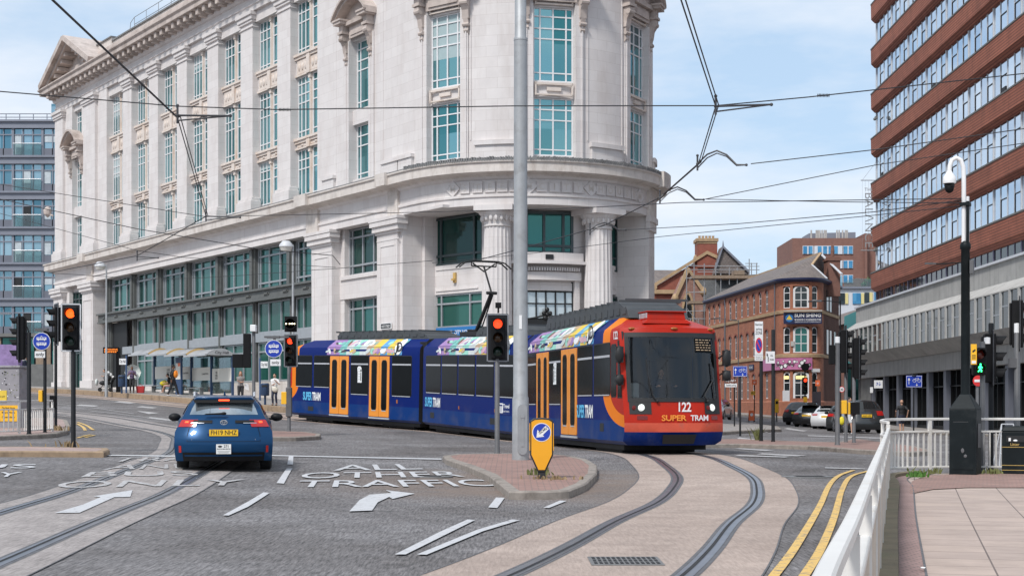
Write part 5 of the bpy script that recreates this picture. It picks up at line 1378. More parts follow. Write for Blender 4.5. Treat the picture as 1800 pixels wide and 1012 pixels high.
def build_car(name,label,x,y,rot,paint,group=None,L=4.65,W=.895,H=1.44,estate=True,rails=False,z=None):
    t = thing(name,label,'car',x,y,z,rot,group)
    Rg,xr,rear,lev = carshell(name,t,None,L,W,H,estate=estate)
    mb = MB(); n = len(lev)
    full = [[*r,*[(p[0],-p[1],p[2]) for p in reversed(r[:-1])]] for r in Rg]
    mb.loft(full,0,cap=False,closed=False)
    mb.poly([(p[0],p[1],p[2]) for p in full[0][:]][::1],0) if False else None
    # rear panel: columns between the two rear edges, bowed outwards
    nu = 12
    def rp(i,u): p = Rg[0][i]; return (p[0]-.20*(1-abs(u)**3)*(1 if i < 6 else .6),u*abs(p[1]),p[2])
    for i in range(n-2):
        for j in range(nu):
            u0,u1 = 1-2*j/nu,1-2*(j+1)/nu
            mb.poly([rp(i,u0),rp(i,u1),rp(i+1,u1),rp(i+1,u0)],0)
    for j in range(nu):
        u0,u1 = 1-2*j/nu,1-2*(j+1)/nu; top = lambda u: (.75,u*.5*W/.895,lev[-1]-.035*abs(u)**2)
        mb.poly([rp(n-2,u0),rp(n-2,u1),top(u1),top(u0)],0)
    f = full[-1]; mb.poly(f,0)
    mb.poly([(p[0],p[1],.2) for p in (full[0][0],full[3][0],full[-1][0],full[-1][-1],full[3][-1],full[0][-1])],1)
    body = mb.build('body',[paint,'black_trim'],t,smooth=32)
    def rear_patch(mb,u0,u1,i0,i1,off,m=0,nn=8,f0=0.,f1=1.,sub=2):
        """panel following the rear surface between two levels (fractions allowed)"""
        def q(u,lv):
            i = min(int(lv),n-3); fr = lv-i; a = rp(i,u); b_ = rp(i+1,u); return (a[0]+(b_[0]-a[0])*fr-off,a[1]+(b_[1]-a[1])*fr,a[2]+(b_[2]-a[2])*fr)
        for j in range(nn):
            for s_ in range(sub):
                a,b_ = u1+(u0-u1)*j/nn,u1+(u0-u1)*(j+1)/nn; c,d = i0+(i1-i0)*s_/sub,i0+(i1-i0)*(s_+1)/sub
                mb.poly([q(a,c),q(b_,c),q(b_,d),q(a,d)],m)
        return q
    g_ = MB(); rear_patch(g_,-.86,.86,6.05,7.95,.008,0,10,sub=3); g_.build('rear_window','rear_glass' if rails else 'car_glass',t,smooth=40)
    sg = MB()                                  # side glass follows the shell between levels 6 and 8
    for sd in (-1,1):
        for a,b_,fr in ((0,1,(.35,.95)),(1,2,(.06,1)),(2,3,(.0,.94)),(3,4,(.06,.8))):
            P = []
            for (i,lv) in ((a,6),(b_,6),(b_,8),(a,8)):
                pass
            def q(f_,lv):
                p,r = Vector(full[a][lv]),Vector(full[b_][lv]); v = p+(r-p)*f_; return (v.x,sd*(abs(v.y)+.008),v.z)
            def ql(f_,lv): i = int(lv); k_ = lv-i; p = Vector(q(f_,i)); r = Vector(q(f_,i+1)); v = p+(r-p)*k_; return tuple(v)
            for lo,hi in ((6.08,6.99),(7.0,7.9)):
                pts = [ql(fr[0],lo),ql(fr[1],lo),ql(fr[1],hi),ql(fr[0],hi)]
                sg.poly(pts if sd < 0 else pts[::-1])
    sg.build('side_windows','car_glass',t,smooth=0)
    ws = MB()
    def wq(st_,lv,u): p = full[st_][lv]; return (p[0]+.01,p[1]*u,p[2]+.012)
    for u0,u1 in ((-1,-.5),(-.5,0),(0,.5),(.5,1)):
        a0 = lambda u: (3.50,u*.68*W/.895,1.045*H/1.44); a1 = lambda u: (2.86,u*.56*W/.895,1.385*H/1.44)
        ws.poly([a0(u0),a0(u1),a1(u1),a1(u0)])
    ws.build('windscreen','car_glass',t,smooth=0)
    for xw in (.92,3.62*L/4.65):
        for sd in (-1,1):
            wm = MB(); r = .325 if H < 1.6 else .36; yo = sd*(W-.005); yi = sd*(W-.22)
            wm.lathe([(0,yi),(r-.02,yi),(r,yi+sd*.03),(r,yo-sd*.03),(r-.03,yo),(r-.1,yo+sd*.002)],(xw,0,r),24,0,axis='y')
            wm.lathe([(r-.1,yo+sd*.002),(.18,yo-sd*.02),(.07,yo-sd*.005),(0,yo)],(xw,0,r),20,1,axis='y')
            for k in range(5): a = k*2*math.pi/5; wm.beam((xw,yo+sd*.0,r),(xw+(r-.1)*math.cos(a),yo,r+(r-.1)*math.sin(a)),.05,.02,1,up=(0,1,0))
            wm.build('wheel',['tyre','alloy_wheel'],t,smooth=40)
            am = MB(); P = [(xw+(r+.06)*math.cos(a),r+(r+.06)*math.sin(a)) for a in [math.pi*i/12 for i in range(13)]]+[(xw-r-.06,.2),(xw+r+.06,.2)]
            pts = [(p[0],sd*(W+.001),p[1]) for p in P]; am.poly(pts if sd < 0 else pts[::-1]); am.build('wheel_arch','black_trim',t,smooth=0)
    for sd in (-1,1):
        mm = MB(); mm.ball((2.72,sd*(W+.13),1.0*H/1.44),(.10,.125,.085),12,8,0); mm.tube([(2.75,sd*(W-.12),.97*H/1.44),(2.72,sd*(W+.08),.97*H/1.44)],.03,6,0); mm.build('door_mirror','black_trim',t)
        tl = MB()
        a,b_ = (.60,.985) if sd > 0 else (-.985,-.60)
        rear_patch(tl,a,b_,4.5,5.3,.012,0,6)
        P = full[0]; tl.build('tail_light','tail_red',t,smooth=40)
        hd = MB(); hd.ball((L-.28,sd*.58*W/.895,.68*H/1.44),(.16,.17,.07),10,6); hd.build('headlight','lamp_clear',t)
    if rails:
        for sd in (-1,1): rr = MB(); rr.tube([(.72,sd*.56,1.40),(.80,sd*.56,1.475),(1.2,sd*.575,1.49),(2.4,sd*.575,1.49),(2.7,sd*.57,1.42)],.02,6); rr.build('roof_rail','roof_rail_silver',t)
    return t,rp,rear_patch
CARX,CARY = -5.37,26.5
car,rp,rear_patch = build_car('car','blue estate car with lit brake lights seen from behind, waiting over the left tram rail',CARX,CARY,R(100.5),'car_blue',L=4.65,rails=True)
sp_ = MB(); rear_patch(sp_,-.93,.93,7.75,8.0,.16,0,10,sub=1)
P0 = [(.25,u*.5,1.405-.03*abs(u)**2) for u in (-1,-.5,0,.5,1)]
sp_.hexa([(.30,-.56,1.33),(.30,.56,1.33),(.75,.55,1.40),(.75,-.55,1.40),(.28,-.50,1.385),(.28,.50,1.385),(.75,.5,1.43),(.75,-.5,1.43)]); sp_.build('tailgate_spoiler','car_blue',car,smooth=40,bevel=.015)
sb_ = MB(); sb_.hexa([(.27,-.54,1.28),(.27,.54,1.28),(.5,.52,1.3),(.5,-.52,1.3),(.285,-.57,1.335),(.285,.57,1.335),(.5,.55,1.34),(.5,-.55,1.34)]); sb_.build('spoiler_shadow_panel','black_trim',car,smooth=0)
bl_ = MB(); bl_.box(.262,.3,-.10,.10,1.318,1.342); bl_.build('high_brake_light','brake_lit',car,smooth=0)
for sd in (-1,1):
    b2 = MB(); rear_patch(b2,sd*.80,sd*.88,4.90,5.08,.018,0,3); b2.build('brake_light','brake_lit',car,smooth=0)
    b3 = MB(); a,b_ = (.26,.70); rear_patch(b3,min(sd*a,sd*b_),max(sd*a,sd*b_),4.86,5.22,.011,0,5); b3.build('lamp_trim','black_trim',car,smooth=40)
    b4 = MB(); rear_patch(b4,min(sd*.44,sd*.74),max(sd*.44,sd*.74),4.84,4.90,.016,0,4); b4.build('chrome_strip','chrome',car,smooth=40)
    b5 = MB(); rear_patch(b5,min(sd*.86,sd*.91),max(sd*.86,sd*.91),1.0,1.9,.008,0,2); b5.build('rear_reflector','tail_red',car,smooth=0)
xp = -.155
pl_ = MB(); pl_.box(xp-.012,xp+.03,-.262,.262,.665,.785,0); pl_.text('FH19 NHZ',(xp-.014,0,.688),(0,-1,0),(0,0,1),.085,1,.012,wid=.47); pl_.box(xp-.014,xp-.012,.262,.29,.675,.71,2); pl_.build('number_plate',['plate_yellow','lettering_black','tram_blue'],car,smooth=0)
lc = MB(); lc.box(-.222,-.19,-.135,.135,.335,.515,0); lc.text('271',(-.224,-.05,.455),(0,-1,0),(0,0,1),.045,1,.02); lc.ball((-.22,.065,.472),(.006,.045,.022),10,6,1)
lc.text('PRIVATE HIRE VEHICLE',(-.224,0,.415),(0,-1,0),(0,0,1),.022,1,.02,wid=.24); lc.box(-.2235,-.222,-.11,.11,.375,.382,1); lc.box(-.2235,-.222,-.09,.09,.355,.36,1); lc.build('licence_plate',['plate_white','lettering_black'],car,smooth=0)
em = MB(); ez,ex = .915,-.045
def ell(mb,cy,cz,ry,rz_,r): mb.tube([(ex,cy+ry*math.cos(a),cz+rz_*math.sin(a)) for a in [i*math.pi/10 for i in range(21)]],r,6,cap=False)
ell(em,0,ez,.062,.042,.008); ell(em,0,ez+.004,.024,.038,.006); ell(em,0,ez+.018,.045,.018,.006); em.build('emblem','chrome',car)
bt = MB()
for cy,tx in ((.49,'COROLLA'),(-.49,'HYBRID')): bt.text(tx,(-.115,cy,.585),(-.18 if cy < 0 else .18,-1,0),(0,0,1),.026,0,.02,wid=.19)
bt.build('badge_lettering','chrome',car,smooth=0)
wi = MB(); wi.hexa([(.02,-.02,1.055),(.02,.36,1.06),(.05,.36,1.06),(.05,-.02,1.055),(.02,-.03,1.10),(.02,.33,1.078),(.05,.33,1.078),(.05,-.03,1.10)]); wi.ball((.03,-.0,1.08),(.03,.05,.03),8,6); wi.build('rear_wiper','black_trim',car,smooth=0)
fin = MB(); fin.hexa([(.95,-.02,1.43),(1.12,-.025,1.43),(1.12,.025,1.43),(.95,.02,1.43),(.95,-.008,1.50),(1.0,-.008,1.495),(1.0,.008,1.495),(.95,.008,1.50)]); fin.build('aerial_fin','car_blue',car,smooth=0)
sm = MB(); rear_patch(sm,-.74,.74,2.52,2.57,.006,0,10,sub=1)
for s_ in (-1,1): rear_patch(sm,min(s_*.735,s_*.745),max(s_*.735,s_*.745),2.55,4.5,.006,0,1)
sm.build('tailgate_seam','black_trim',car,smooth=0)
bmp = MB(); rear_patch(bmp,-.84,.84,.0,1.0,.012,0,10); bmp.build('bumper_insert','black_trim',car,smooth=40)
bms = MB(); rear_patch(bms,-.80,.80,.55,.72,.02,0,10); bms.build('bumper_strip','car_blue',car,smooth=40)
# parked cars in the side street
G0 = 'cars parked beside the brick corner building'
def at_px(px,py): return G(px,py)
for (px,d,rot,paint,lab,L,W,H,est,nm) in (
    (1399,93,62,'car_black','black hatchback parked nearest the pink shop fascia',4.3,.9,1.55,True,'car'),
    (1418,88,68,'car_black','low black saloon parked between the black hatchback and the white car',4.6,.9,1.38,False,'car'),
    (1452,84,70,'car_white','white saloon parked between two black cars',4.7,.9,1.42,False,'car'),
    (1481,79,74,'car_dark','black car half hidden behind the grey signal posts',4.4,.9,1.5,True,'car'),
    (1523,73.5,88,'car_dark','large dark off-roader with a yellow number plate, last in the parked row',4.8,.98,1.74,True,'car')):
    X = (px-900)/FOC*d
    c,rp2,rpatch = build_car(nm,lab,X,d,R(rot),paint,G0,L,W,H,est)
    pp = MB(); k = H/1.44; p = rp2(4,0); pp.box(p[0]-.03,p[0]+.02,-.26,.26,.70*k,.82*k,0)
    if 'off-roader' in lab: pp.text('AX67 UPZ',(p[0]-.032,0,.72*k),(0,-1,0),(0,0,1),.079,1,.02,wid=.45)
    pp.build('number_plate',['plate_yellow','lettering_black'],c,smooth=0)
d = 100; build_car('car','silver car parked by the brick wall just right of the tram front',(1268-900)/FOC*d,d,R(250),'car_silver',None,4.2,.88,1.45,True)
# ------------------------------------------------------------------ the other buildings
masonry('tower_brick',(.40,.14,.085),(.325,.11,.068),(.18,.065,.045),6.0,.15,.03,.85,((.10,.045,.03),.5),.18,(.4,.4,.15))
masonry('orange_brick',(.40,.135,.07),(.30,.095,.052),(.32,.19,.13),.235,.078,.010,.85,((.12,.05,.035),.5),.22,(.4,.4,.2))
masonry('red_brick',(.30,.075,.045),(.24,.06,.04),(.22,.12,.09),.235,.078,.010,.85,((.10,.045,.035),.5),.2,(.4,.4,.2))
masonry('brown_brick',(.25,.12,.092),(.21,.10,.078),(.20,.12,.095),.235,.078,.010,.85,((.13,.06,.045),.4),.12,(.4,.4,.2))
masonry('gable_brick',(.36,.20,.155),(.27,.14,.11),(.26,.18,.15),.4,.15,.012,.85,((.13,.08,.065),.6),.25,(.4,.4,.3))
masonry('slate',(.20,.165,.15),(.155,.13,.122),(.07,.06,.055),.3,.22,.012,.8,((.11,.10,.085),.6),.22,(.6,.6,.6))
masonry('dark_slate',(.085,.088,.09),(.065,.068,.072),(.03,.03,.03),.3,.22,.012,.7,None,.2)
masonry('ribbed_concrete',(.41,.405,.39),(.37,.365,.35),(.22,.215,.21),1.35,9.0,.02,.9,((.20,.195,.185),.6),.14,(1.2,1.2,.12))
pm('pale_concrete',(.44,.43,.41),.9,var=.16,scale=1.2,bump=.1,grime=((.22,.21,.20),.9,.6))
pm('dark_concrete',(.17,.17,.165),.9,var=.2,scale=2)
pm('sandstone',(.42,.29,.17),.85,var=.2,scale=2,grime=((.16,.11,.08),.9,.6))
window_glass('sky_glass',(.50,.60,.72),(.72,.80,.88),.9,.03,(1.1,3.19),.05)
window_glass('flat_glass',(.10,.24,.31),(.34,.50,.58),.65,.06,(1.1,2.2),.03)
window_glass('blue_glass',(.04,.20,.38),(.12,.36,.56),.5,.06,(1.0,2.0),.03)
window_glass('shop_glass',(.018,.024,.026),(.05,.065,.07),.4,.06,(1.2,3.0),.05)
pm('purple_frame',(.16,.15,.22),.5,.2,var=.1); pm('grey_panel',(.155,.165,.20),.55,.2,var=.08,scale=.6); pm('grey_panel_light',(.22,.235,.28),.55,.2,var=.08,scale=.6)
pm('curtain',(.50,.55,.58),.8,var=.2,scale=2)
pm('teal_panel',(.055,.32,.33),.4,var=.06); pm('pink_fascia',(.50,.17,.33),.5,var=.15,scale=3); pm('navy_board',(.012,.018,.07),.45,var=.05)
pm('white_render',(.62,.64,.68),.7,var=.06); pm('yellow_panel',(.72,.62,.28),.6,var=.05); pm('timber_door',(.55,.56,.58),.6,var=.08)
pm('scaffold_tube',(.34,.34,.35),.45,.5,var=.2); pm('scaffold_board',(.27,.20,.145),.85,var=.25)
pm('warm_light',(.9,.7,.3),.5,emit=(1,.78,.30),estr=.55); pm('board_border',(.55,.56,.58),.5,var=.08)

def mapped(px,y,d): return S(px,y,d)
# ---- brick and glass office tower on a concrete podium, right
TW = thing('office_tower','tall office tower of red brick bands and ribbon windows over a grey concrete podium','building',26.0,101.6,.3,math.atan2(-.9998,-.0216))
th = lambda h: h+EYE-.3
TL = 48.4
NBAND = 9
for k in range(NBAND):
    z = th(8.41+3.19*k); mb = MB()
    prof = [(.3,z),(-.10,z),(-.36,z+.26),(-.38,z+1.26),(-.3,z+1.34),(.3,z+1.34)]
    x0,x1 = -.05,TL
    A = [(x0+.18 if p[0] < .2 and i == 1 else x0,p[0],p[1]) for i,p in enumerate(prof)]; Bq = [(x1,p[0],p[1]) for p in prof]
    mb.sweep([(x0+.1,0),(x1,0)],[(-p[0],p[1]) for p in prof],0)
    mb.sweep([(x0+.1,0),(x1,0)],[(.39,z+1.26),(.41,z+1.28),(.41,z+1.36),(.1,z+1.36)],1)
    mb.build('brick_band',['tower_brick','dark_concrete'],TW,smooth=0)
for k in range(-1,NBAND):
    z0 = th(7.5) if k < 0 else th(8.41+3.19*k+1.34); z1 = th(8.41) if k < 0 else th(8.41+3.19*(k+1))
    for b_ in range(11):
        xa = .15+b_*4.4; fr = MB(); gl = MB(); rn = random.Random(k*100+b_)
        for q in range(4):
            x = xa+q*1.1
            gl.poly([(x,.02,z0),(x+1.1,.02,z0),(x+1.1,.02,z1),(x,.02,z1)])
            fr.box(x-(.055 if q == 0 else .016),x+(.055 if q == 0 else .016),-.045 if q == 0 else -.02,.015,z0,z1,0)
            if q % 2 and k >= 0:               # opening casement: heavy dark edge on the far side and over the top
                zt = z0+(z1-z0)*.62
                fr.box(x+.03,x+.075,-.012,.012,z0+.03,zt,1); fr.box(x+.075,x+1.07,-.012,.011,zt-.05,zt,1)
                if rn.random() < .06: fr.box(x+.2,x+.9,-.03,.010,z0+.05,z0+.5,1)
        fr.box(xa,xa+4.4,-.05,.013,z0,z0+.05,0)
        f = fr.build('window',['board_border' if k >= 0 else 'purple_frame','black_trim'],TW,smooth=0)
        gl.build('glass','sky_glass' if k >= 0 else 'shop_glass',f,smooth=0)
cr_ = MB(); cr_.box(.1,TL,.05,16,th(7.45),th(8.41+3.19*NBAND+.2)); cr_.build('core_wall','dark_concrete',TW,smooth=0)
pd_ = MB(); x0,x1 = -4.2,TL
pd_.sweep([(x0,0),(x1,0)],[(.5,th(2.3)),(.5,th(3.3))],0); pd_.box(x0,x1,-.49,16,th(2.3),th(7.49),0)
pd_.sweep([(x0,0),(x1,0)],[(.5,th(6.24)),(.5,th(7.5))],0)
pd_.build('podium_wall','ribbed_concrete',TW,smooth=0)
co_ = MB(); co_.box(x0-.05,x1,-.62,.3,th(7.5),th(7.62)); co_.build('coping','white_render',TW,smooth=0)
PF = 1.35
for i in range(int((x1-x0)/PF)):               # projecting concrete window bays
    xa = x0+i*PF; xb = xa+PF; mb = MB()
    mb.hexa([(xa+.02,-1.5,th(5.72)),(xb-.02,-1.5,th(5.72)),(xb-.02,-.5,th(5.72)),(xa+.02,-.5,th(5.72)),(xa+.02,-1.5,th(5.78)),(xb-.02,-1.5,th(5.78)),(xb-.02,-.5,th(6.42)),(xa+.02,-.5,th(6.42))])
    mb.box(xa+.02,xa+.13,-1.5,-.5,th(3.95),th(5.72)); mb.box(xb-.13,xb-.02,-1.5,-.5,th(3.95),th(5.72))
    mb.hexa([(xa+.02,-.62,th(3.3)),(xb-.02,-.62,th(3.3)),(xb-.02,-.5,th(3.3)),(xa+.02,-.5,th(3.3)),(xa+.02,-1.5,th(3.95)),(xb-.02,-1.5,th(3.95)),(xb-.02,-.5,th(3.95)),(xa+.02,-.5,th(3.95))])
    bay = mb.build('window_bay','pale_concrete',TW,smooth=0)
    g_ = MB(); g_.poly([(xa+.13,-1.43,th(3.95)),(xb-.13,-1.43,th(3.95)),(xb-.13,-1.43,th(5.72)),(xa+.13,-1.43,th(5.72))]); g_.build('glass','shop_glass',bay,smooth=0)
    fm = MB(); fm.box(xa+.13,xb-.13,-1.45,-1.432,th(4.72+(.25 if i % 2 else -.1)),th(4.80+(.25 if i % 2 else -.1))); fm.box(xa+.13,xa+.17,-1.455,-1.432,th(3.95),th(5.72)); fm.build('sash_frame','steel_frame',bay,smooth=0)
for i in range(14):                             # dark ground-floor glazing between grey columns
    xa = x0+.2+i*3.7; mb = MB(); xb = xa+3.7
    mb.box(xa,xa+.5,-.3,.6,th(-1.6),th(2.3),0)
    for q in range(3): mb.box(xa+.5+q*1.07,xa+.58+q*1.07,-.02,.3,th(-1.4),th(2.3),1)
    mb.box(xa+.5,xb,-.04,.3,th(1.35),th(1.42),1); mb.box(xa+.5,xb,-.04,.3,th(-1.5),th(-.95),1)
    sf = mb.build('shopfront',['grey_panel','black_trim'],TW,smooth=0)
    g_ = MB(); g_.poly([(xa+.5,.2,th(-1.4)),(xb,.2,th(-1.4)),(xb,.2,th(2.3)),(xa+.5,.2,th(2.3))],0,[(0,0),(3.2,0),(3.2,3),(0,3)]); g_.build('glass','shop_glass',sf,smooth=0)
ew = MB(); ew.box(-4.2,-.02,-.3,16,th(-2),th(2.3)); ew.box(-.05,.12,.06,16,th(7.5),th(36)); ew.build('end_wall','dark_concrete',TW,smooth=0)
for k,(x,z) in enumerate(((.6,th(11.3)),(.6,th(20.5)))): c = MB(); x += 1.2; c.ball((x,-.50,z-.12),.11,10,8); c.box(x-.08,x+.08,-.5,-.3,z-.1,z+.06); c.build('dome_camera','dark_concrete',TW)
# hanging sign at its far corner
d = 101.2
SG = thing('hanging_sign','vertical grey metal letters reading THE BALANCE hung from the corner of the brick tower','sign',S(1530,380,d)[0],d,14.0)
sx,sy,sz = SG.location
mb = MB()
X0,X1 = S(1513,0,d)[0]-sx,S(1545,0,d)[0]-sx
for yy in (317,440): z = S(0,yy,d)[2]-sz; mb.tube([(X0,0,z),(X1,0,z)],.035,6)
for px in (1516,1521,1527,1533): x = S(px,0,d)[0]-sx; mb.tube([(x,.02,S(0,317,d)[2]-sz),(x,.02,S(0,440,d)[2]-sz)],.006,4)
mb.tube([(X0+.1,0,S(0,317,d)[2]-sz),(X1-.1,0,S(0,282,d)[2]-sz)],.012,4)
mb.build('bracket','steel_frame',SG)
zt = S(0,339,d)[2]-sz; zb = S(0,434,d)[2]-sz
lt = MB(); V,F,W = text_mesh('BALΛNCE',.0); lt.text('BALΛNCE',(S(1520.5,0,d)[0]-sx,-.02,(zt+zb)/2),(0,0,-1),(1,0,0),.58,0,.0,wid=zt-zb); lt.text('THE',(S(1527,0,d)[0]-sx,-.02,S(0,336,d)[2]-sz),(1,0,0),(0,0,1),.23,0,.01,wid=.60); lt.build('letters','steel_frame',SG,smooth=0)

# ---- brick corner building with the rounded front (restaurant)
CB_L,CB_R = 22.0,1.85
SS = thing('corner_building','three storey orange brick building with a rounded corner and slate roof, cars parked before it','building',18.1,133.0,.6,math.atan2(-.993,.118))
sh_ = lambda h: h+EYE-.6
def sarc(phi,r): a = R(phi); return (CB_L+r*math.sin(a),CB_R-r*math.cos(a))
def sarcwall(mb,p0,p1,r0,r1,z0,z1,m=0):
    n = max(2,int((p1-p0)/5))
    for k in range(n):
        a,b_ = p0+(p1-p0)*k/n,p0+(p1-p0)*(k+1)/n; o0,o1,i0,i1 = sarc(a,r1),sarc(b_,r1),sarc(a,r0),sarc(b_,r0)
        u0,u1 = CB_L+R(a)*r1,CB_L+R(b_)*r1
        mb.poly([(*o0,z0),(*o1,z0),(*o1,z1),(*o0,z1)],m,[(u0,z0),(u1,z0),(u1,z1),(u0,z1)]); mb.poly([(*o0,z1),(*o1,z1),(*i1,z1),(*i0,z1)],m); mb.poly([(*i0,z0),(*i1,z0),(*o1,z0),(*o0,z0)],m)
        if k == 0: mb.poly([(*i0,z0),(*o0,z0),(*o0,z1),(*i0,z1)],m)
        if k == n-1: mb.poly([(*o1,z0),(*i1,z0),(*i1,z1),(*o1,z1)],m)
E_ = sarc(151,CB_R); rd = (math.cos(R(151)),math.sin(R(151)))
wall = MB(); floors = [(7.85,9.55),(4.4,6.4),(.9,2.95)]
winx = [1.25+1.8*k for k in range(11)]
zlev = [-2.2]+[v for f in reversed(floors) for v in f]+[10.05]
for i in range(0,len(zlev),2): wall.box(0,CB_L,0,.5,sh_(zlev[i]),sh_(zlev[i+1]))
for a,b_ in floors:
    last = 0
    for x in winx+[None]:
        xa = x-.42 if x else CB_L; wall.box(last,xa,0,.5,sh_(a),sh_(b_)); last = (x or 0)+.42
nwin = [(38,10),(75,19.5),(111,9)]
for i in range(0,len(zlev),2): sarcwall(wall,0,151,1.2,CB_R,sh_(zlev[i]),sh_(zlev[i+1]))
for a,b_ in floors:
    last = 0
    for c,hw in nwin+[(None,0)]:
        e = c-hw if c else 151; sarcwall(wall,last,e,1.2,CB_R,sh_(a),sh_(b_)); last = (c or 0)+hw
wall.build('brick_wall','orange_brick',SS,smooth=20)
rwl = MB(); Q = [(E_[0]+rd[0]*t,E_[1]+rd[1]*t) for t in (0,7.2)]
rwl.sweep(Q,[(0,sh_(-2.2)),(0,sh_(10.05)),(-.4,sh_(10.05))]); m = ((Q[0][0]+Q[1][0])/2,(Q[0][1]+Q[1][1])/2)
rwl.poly([(*Q[0],sh_(10.0)),(*Q[1],sh_(8.6)),(*[m[0]*.0+Q[0][0]*.5+Q[1][0]*.5,Q[0][1]*.5+Q[1][1]*.5],sh_(12.3))])
rwl.build('side_wall','brown_brick',SS,smooth=0)  # darker brick than the street front: the wall's shade put into its colour
bw = MB(); P = [(0,.5),(CB_L,.5),E_,Q[1],(Q[1][0]-14,9.5),(0,8.5)]; bw.prism(P,sh_(-2),sh_(9.95)); bw.build('core_wall','brown_brick',SS,smooth=0)
sw = MB()
for i,(t,a,b_) in enumerate(((1.6,7.8,9.4),(3.0,7.8,9.4),(1.6,4.4,6.3),(3.0,4.4,6.3),(5,4.4,6.3))):
    c = Vector((E_[0]+rd[0]*t,E_[1]+rd[1]*t,sh_((a+b_)/2))); n_ = Vector((rd[1],-rd[0],0)); f = MB(); f.obox(c+n_*.02,Vector((*rd,0))*.42,n_*.02,(0,0,(b_-a)/2)); f.build('side_window','shop_glass',SS,smooth=0)
bands = MB()
for h0,h1 in ((7.45,7.68),(4.05,4.28)): bands.sweep([(0,0),(CB_L,0)]+[sarc(p,CB_R) for p in range(8,152,8)]+[Q[1]],[(.0,sh_(h0)),(.09,sh_(h0)),(.11,sh_(h1)),(.0,sh_(h1)+.04)],cap=False)
bands.build('stone_band','sandstone',SS,smooth=25)
pl2 = MB(); pl2.sweep([(0,0),(CB_L,0)]+[sarc(p,CB_R) for p in range(8,152,8)]+[Q[1]],[(.12,sh_(-2)),(.12,sh_(.62)),(.0,sh_(.7))],cap=False); pl2.build('plinth','orange_brick',SS,smooth=25)
gut = MB(); gut.sweep([(0,0),(CB_L,0)]+[sarc(p,CB_R) for p in range(8,152,8)]+[Q[1]],[(.05,sh_(9.85)),(.22,sh_(9.95)),(.30,sh_(10.02)),(.30,sh_(10.16)),(.0,sh_(10.16))],cap=False); gut.build('gutter','navy_board',SS,smooth=25)
def arched(fr,gl,P,hw,a,b_,mull):
    """sash window with a curved head; P(u, d, z)"""
    n_ = 8; top = [(hw*math.cos(math.pi*i/n_),b_-.28+.28*math.sin(math.pi*i/n_)) for i in range(n_+1)]
    pts = [(-hw,a),(hw,a)]+top; gl.poly([P(u,.0,z) for u,z in pts],0,[(u,z) for u,z in pts])
    for (u0,z0),(u1,z1) in zip(pts,pts[1:]+pts[:1]):
        q = [P(u0,-.05,z0),P(u1,-.05,z1),P(u1*.74,-.05,(z1-(a+b_)/2)*.92+(a+b_)/2),P(u0*.74,-.05,(z0-(a+b_)/2)*.92+(a+b_)/2)]; fr.poly(q)
    bar = lambda u0,u1,z0,z1: fr.poly([P(u0,-.045,z0),P(u1,-.045,z0),P(u1,-.045,z1),P(u0,-.045,z1)])
    for u in mull: bar(u-.03,u+.03,a,b_-.05)
    for f in (.36,.70): bar(-hw+.02,hw-.02,a+(b_-a)*f-.03,a+(b_-a)*f+.03)
for a,b_ in floors:
    for x in winx:
        fr,gl = MB(),MB(); arched(fr,gl,lambda u,d_,z,x=x: (x+u,.14+d_,z),.40,sh_(a),sh_(b_),[0]); f = fr.build('window','white_frame',SS,smooth=0); gl.build('glass','shop_glass',f,smooth=0)
    for c,hw in nwin:
        q = sarc(c,CB_R-.16); ta = R(c); hm = CB_R*math.sin(R(hw))*.97
        fr,gl = MB(),MB(); arched(fr,gl,lambda u,d_,z,q=q,ta=ta: (q[0]+math.cos(ta)*u-math.sin(ta)*d_,q[1]+math.sin(ta)*u+math.cos(ta)*d_,z),hm,sh_(a if a > 1 else .1),sh_(b_),[0] if hm > .5 else []); f = fr.build('window','white_frame',SS,smooth=0); gl.build('glass','green_glass' if (hm > .5 and 4 < a < 5) else 'shop_glass',f,smooth=0)
arch = MB()
for a,b_ in floors:                            # brick arch rings over the windows, a shade proud
    for x in winx:
        for i in range(8):
            a0,a1 = math.pi*i/8,math.pi*(i+1)/8; f = lambda an,r: (x+.42*r*math.cos(an),sh_(b_)-.28+.30*r*math.sin(an))
            p = [f(a0,1),f(a0,1.5),f(a1,1.5),f(a1,1)]; arch.poly([(u,-.012,z) for u,z in p])
arch.build('window_arch','red_brick',SS,smooth=0)
rf_ = MB(); rz = sh_(12.35); ev = sh_(10.14)
P0 = [(-.2,-.28),(CB_L,-.28)]+[sarc(p,CB_R+.28) for p in range(10,152,10)]
apex = (CB_L-1.9,4.2,rz+.15); far = (0,4.2,rz);
rf_.poly([(P0[0][0],P0[0][1],ev),(P0[1][0],P0[1][1],ev),apex,far],0,[(0,0),(CB_L,0),(CB_L-2,5),(0,5)])
for i in range(1,len(P0)-1): rf_.poly([(P0[i][0],P0[i][1],ev),(P0[i+1][0],P0[i+1][1],ev),(CB_L-.2,2.9,rz-1.0)],0,[(i*.7,0),(i*.7+.7,0),(i*.7+.35,3)])
rf_.poly([(P0[1][0],P0[1][1],ev),(CB_L-.2,2.9,rz-1.0),apex]); rf_.poly([(P0[-1][0],P0[-1][1],ev),(Q[1][0],Q[1][1],ev),(Q[1][0]-3,Q[1][1]+1.0,rz),apex,(CB_L-.2,2.9,rz-1.0)]); rf_.poly([far,apex,(Q[1][0]-3,Q[1][1]+1.0,rz),(0,9,ev)])
rf_.build('roof','slate',SS,smooth=0)
hp = MB(); hp.beam(apex,far,.22,.12); hp.beam(apex,(CB_L-.2,2.9,rz-.98),.2,.1); hp.build('ridge_tiles','sandstone',SS,smooth=0)
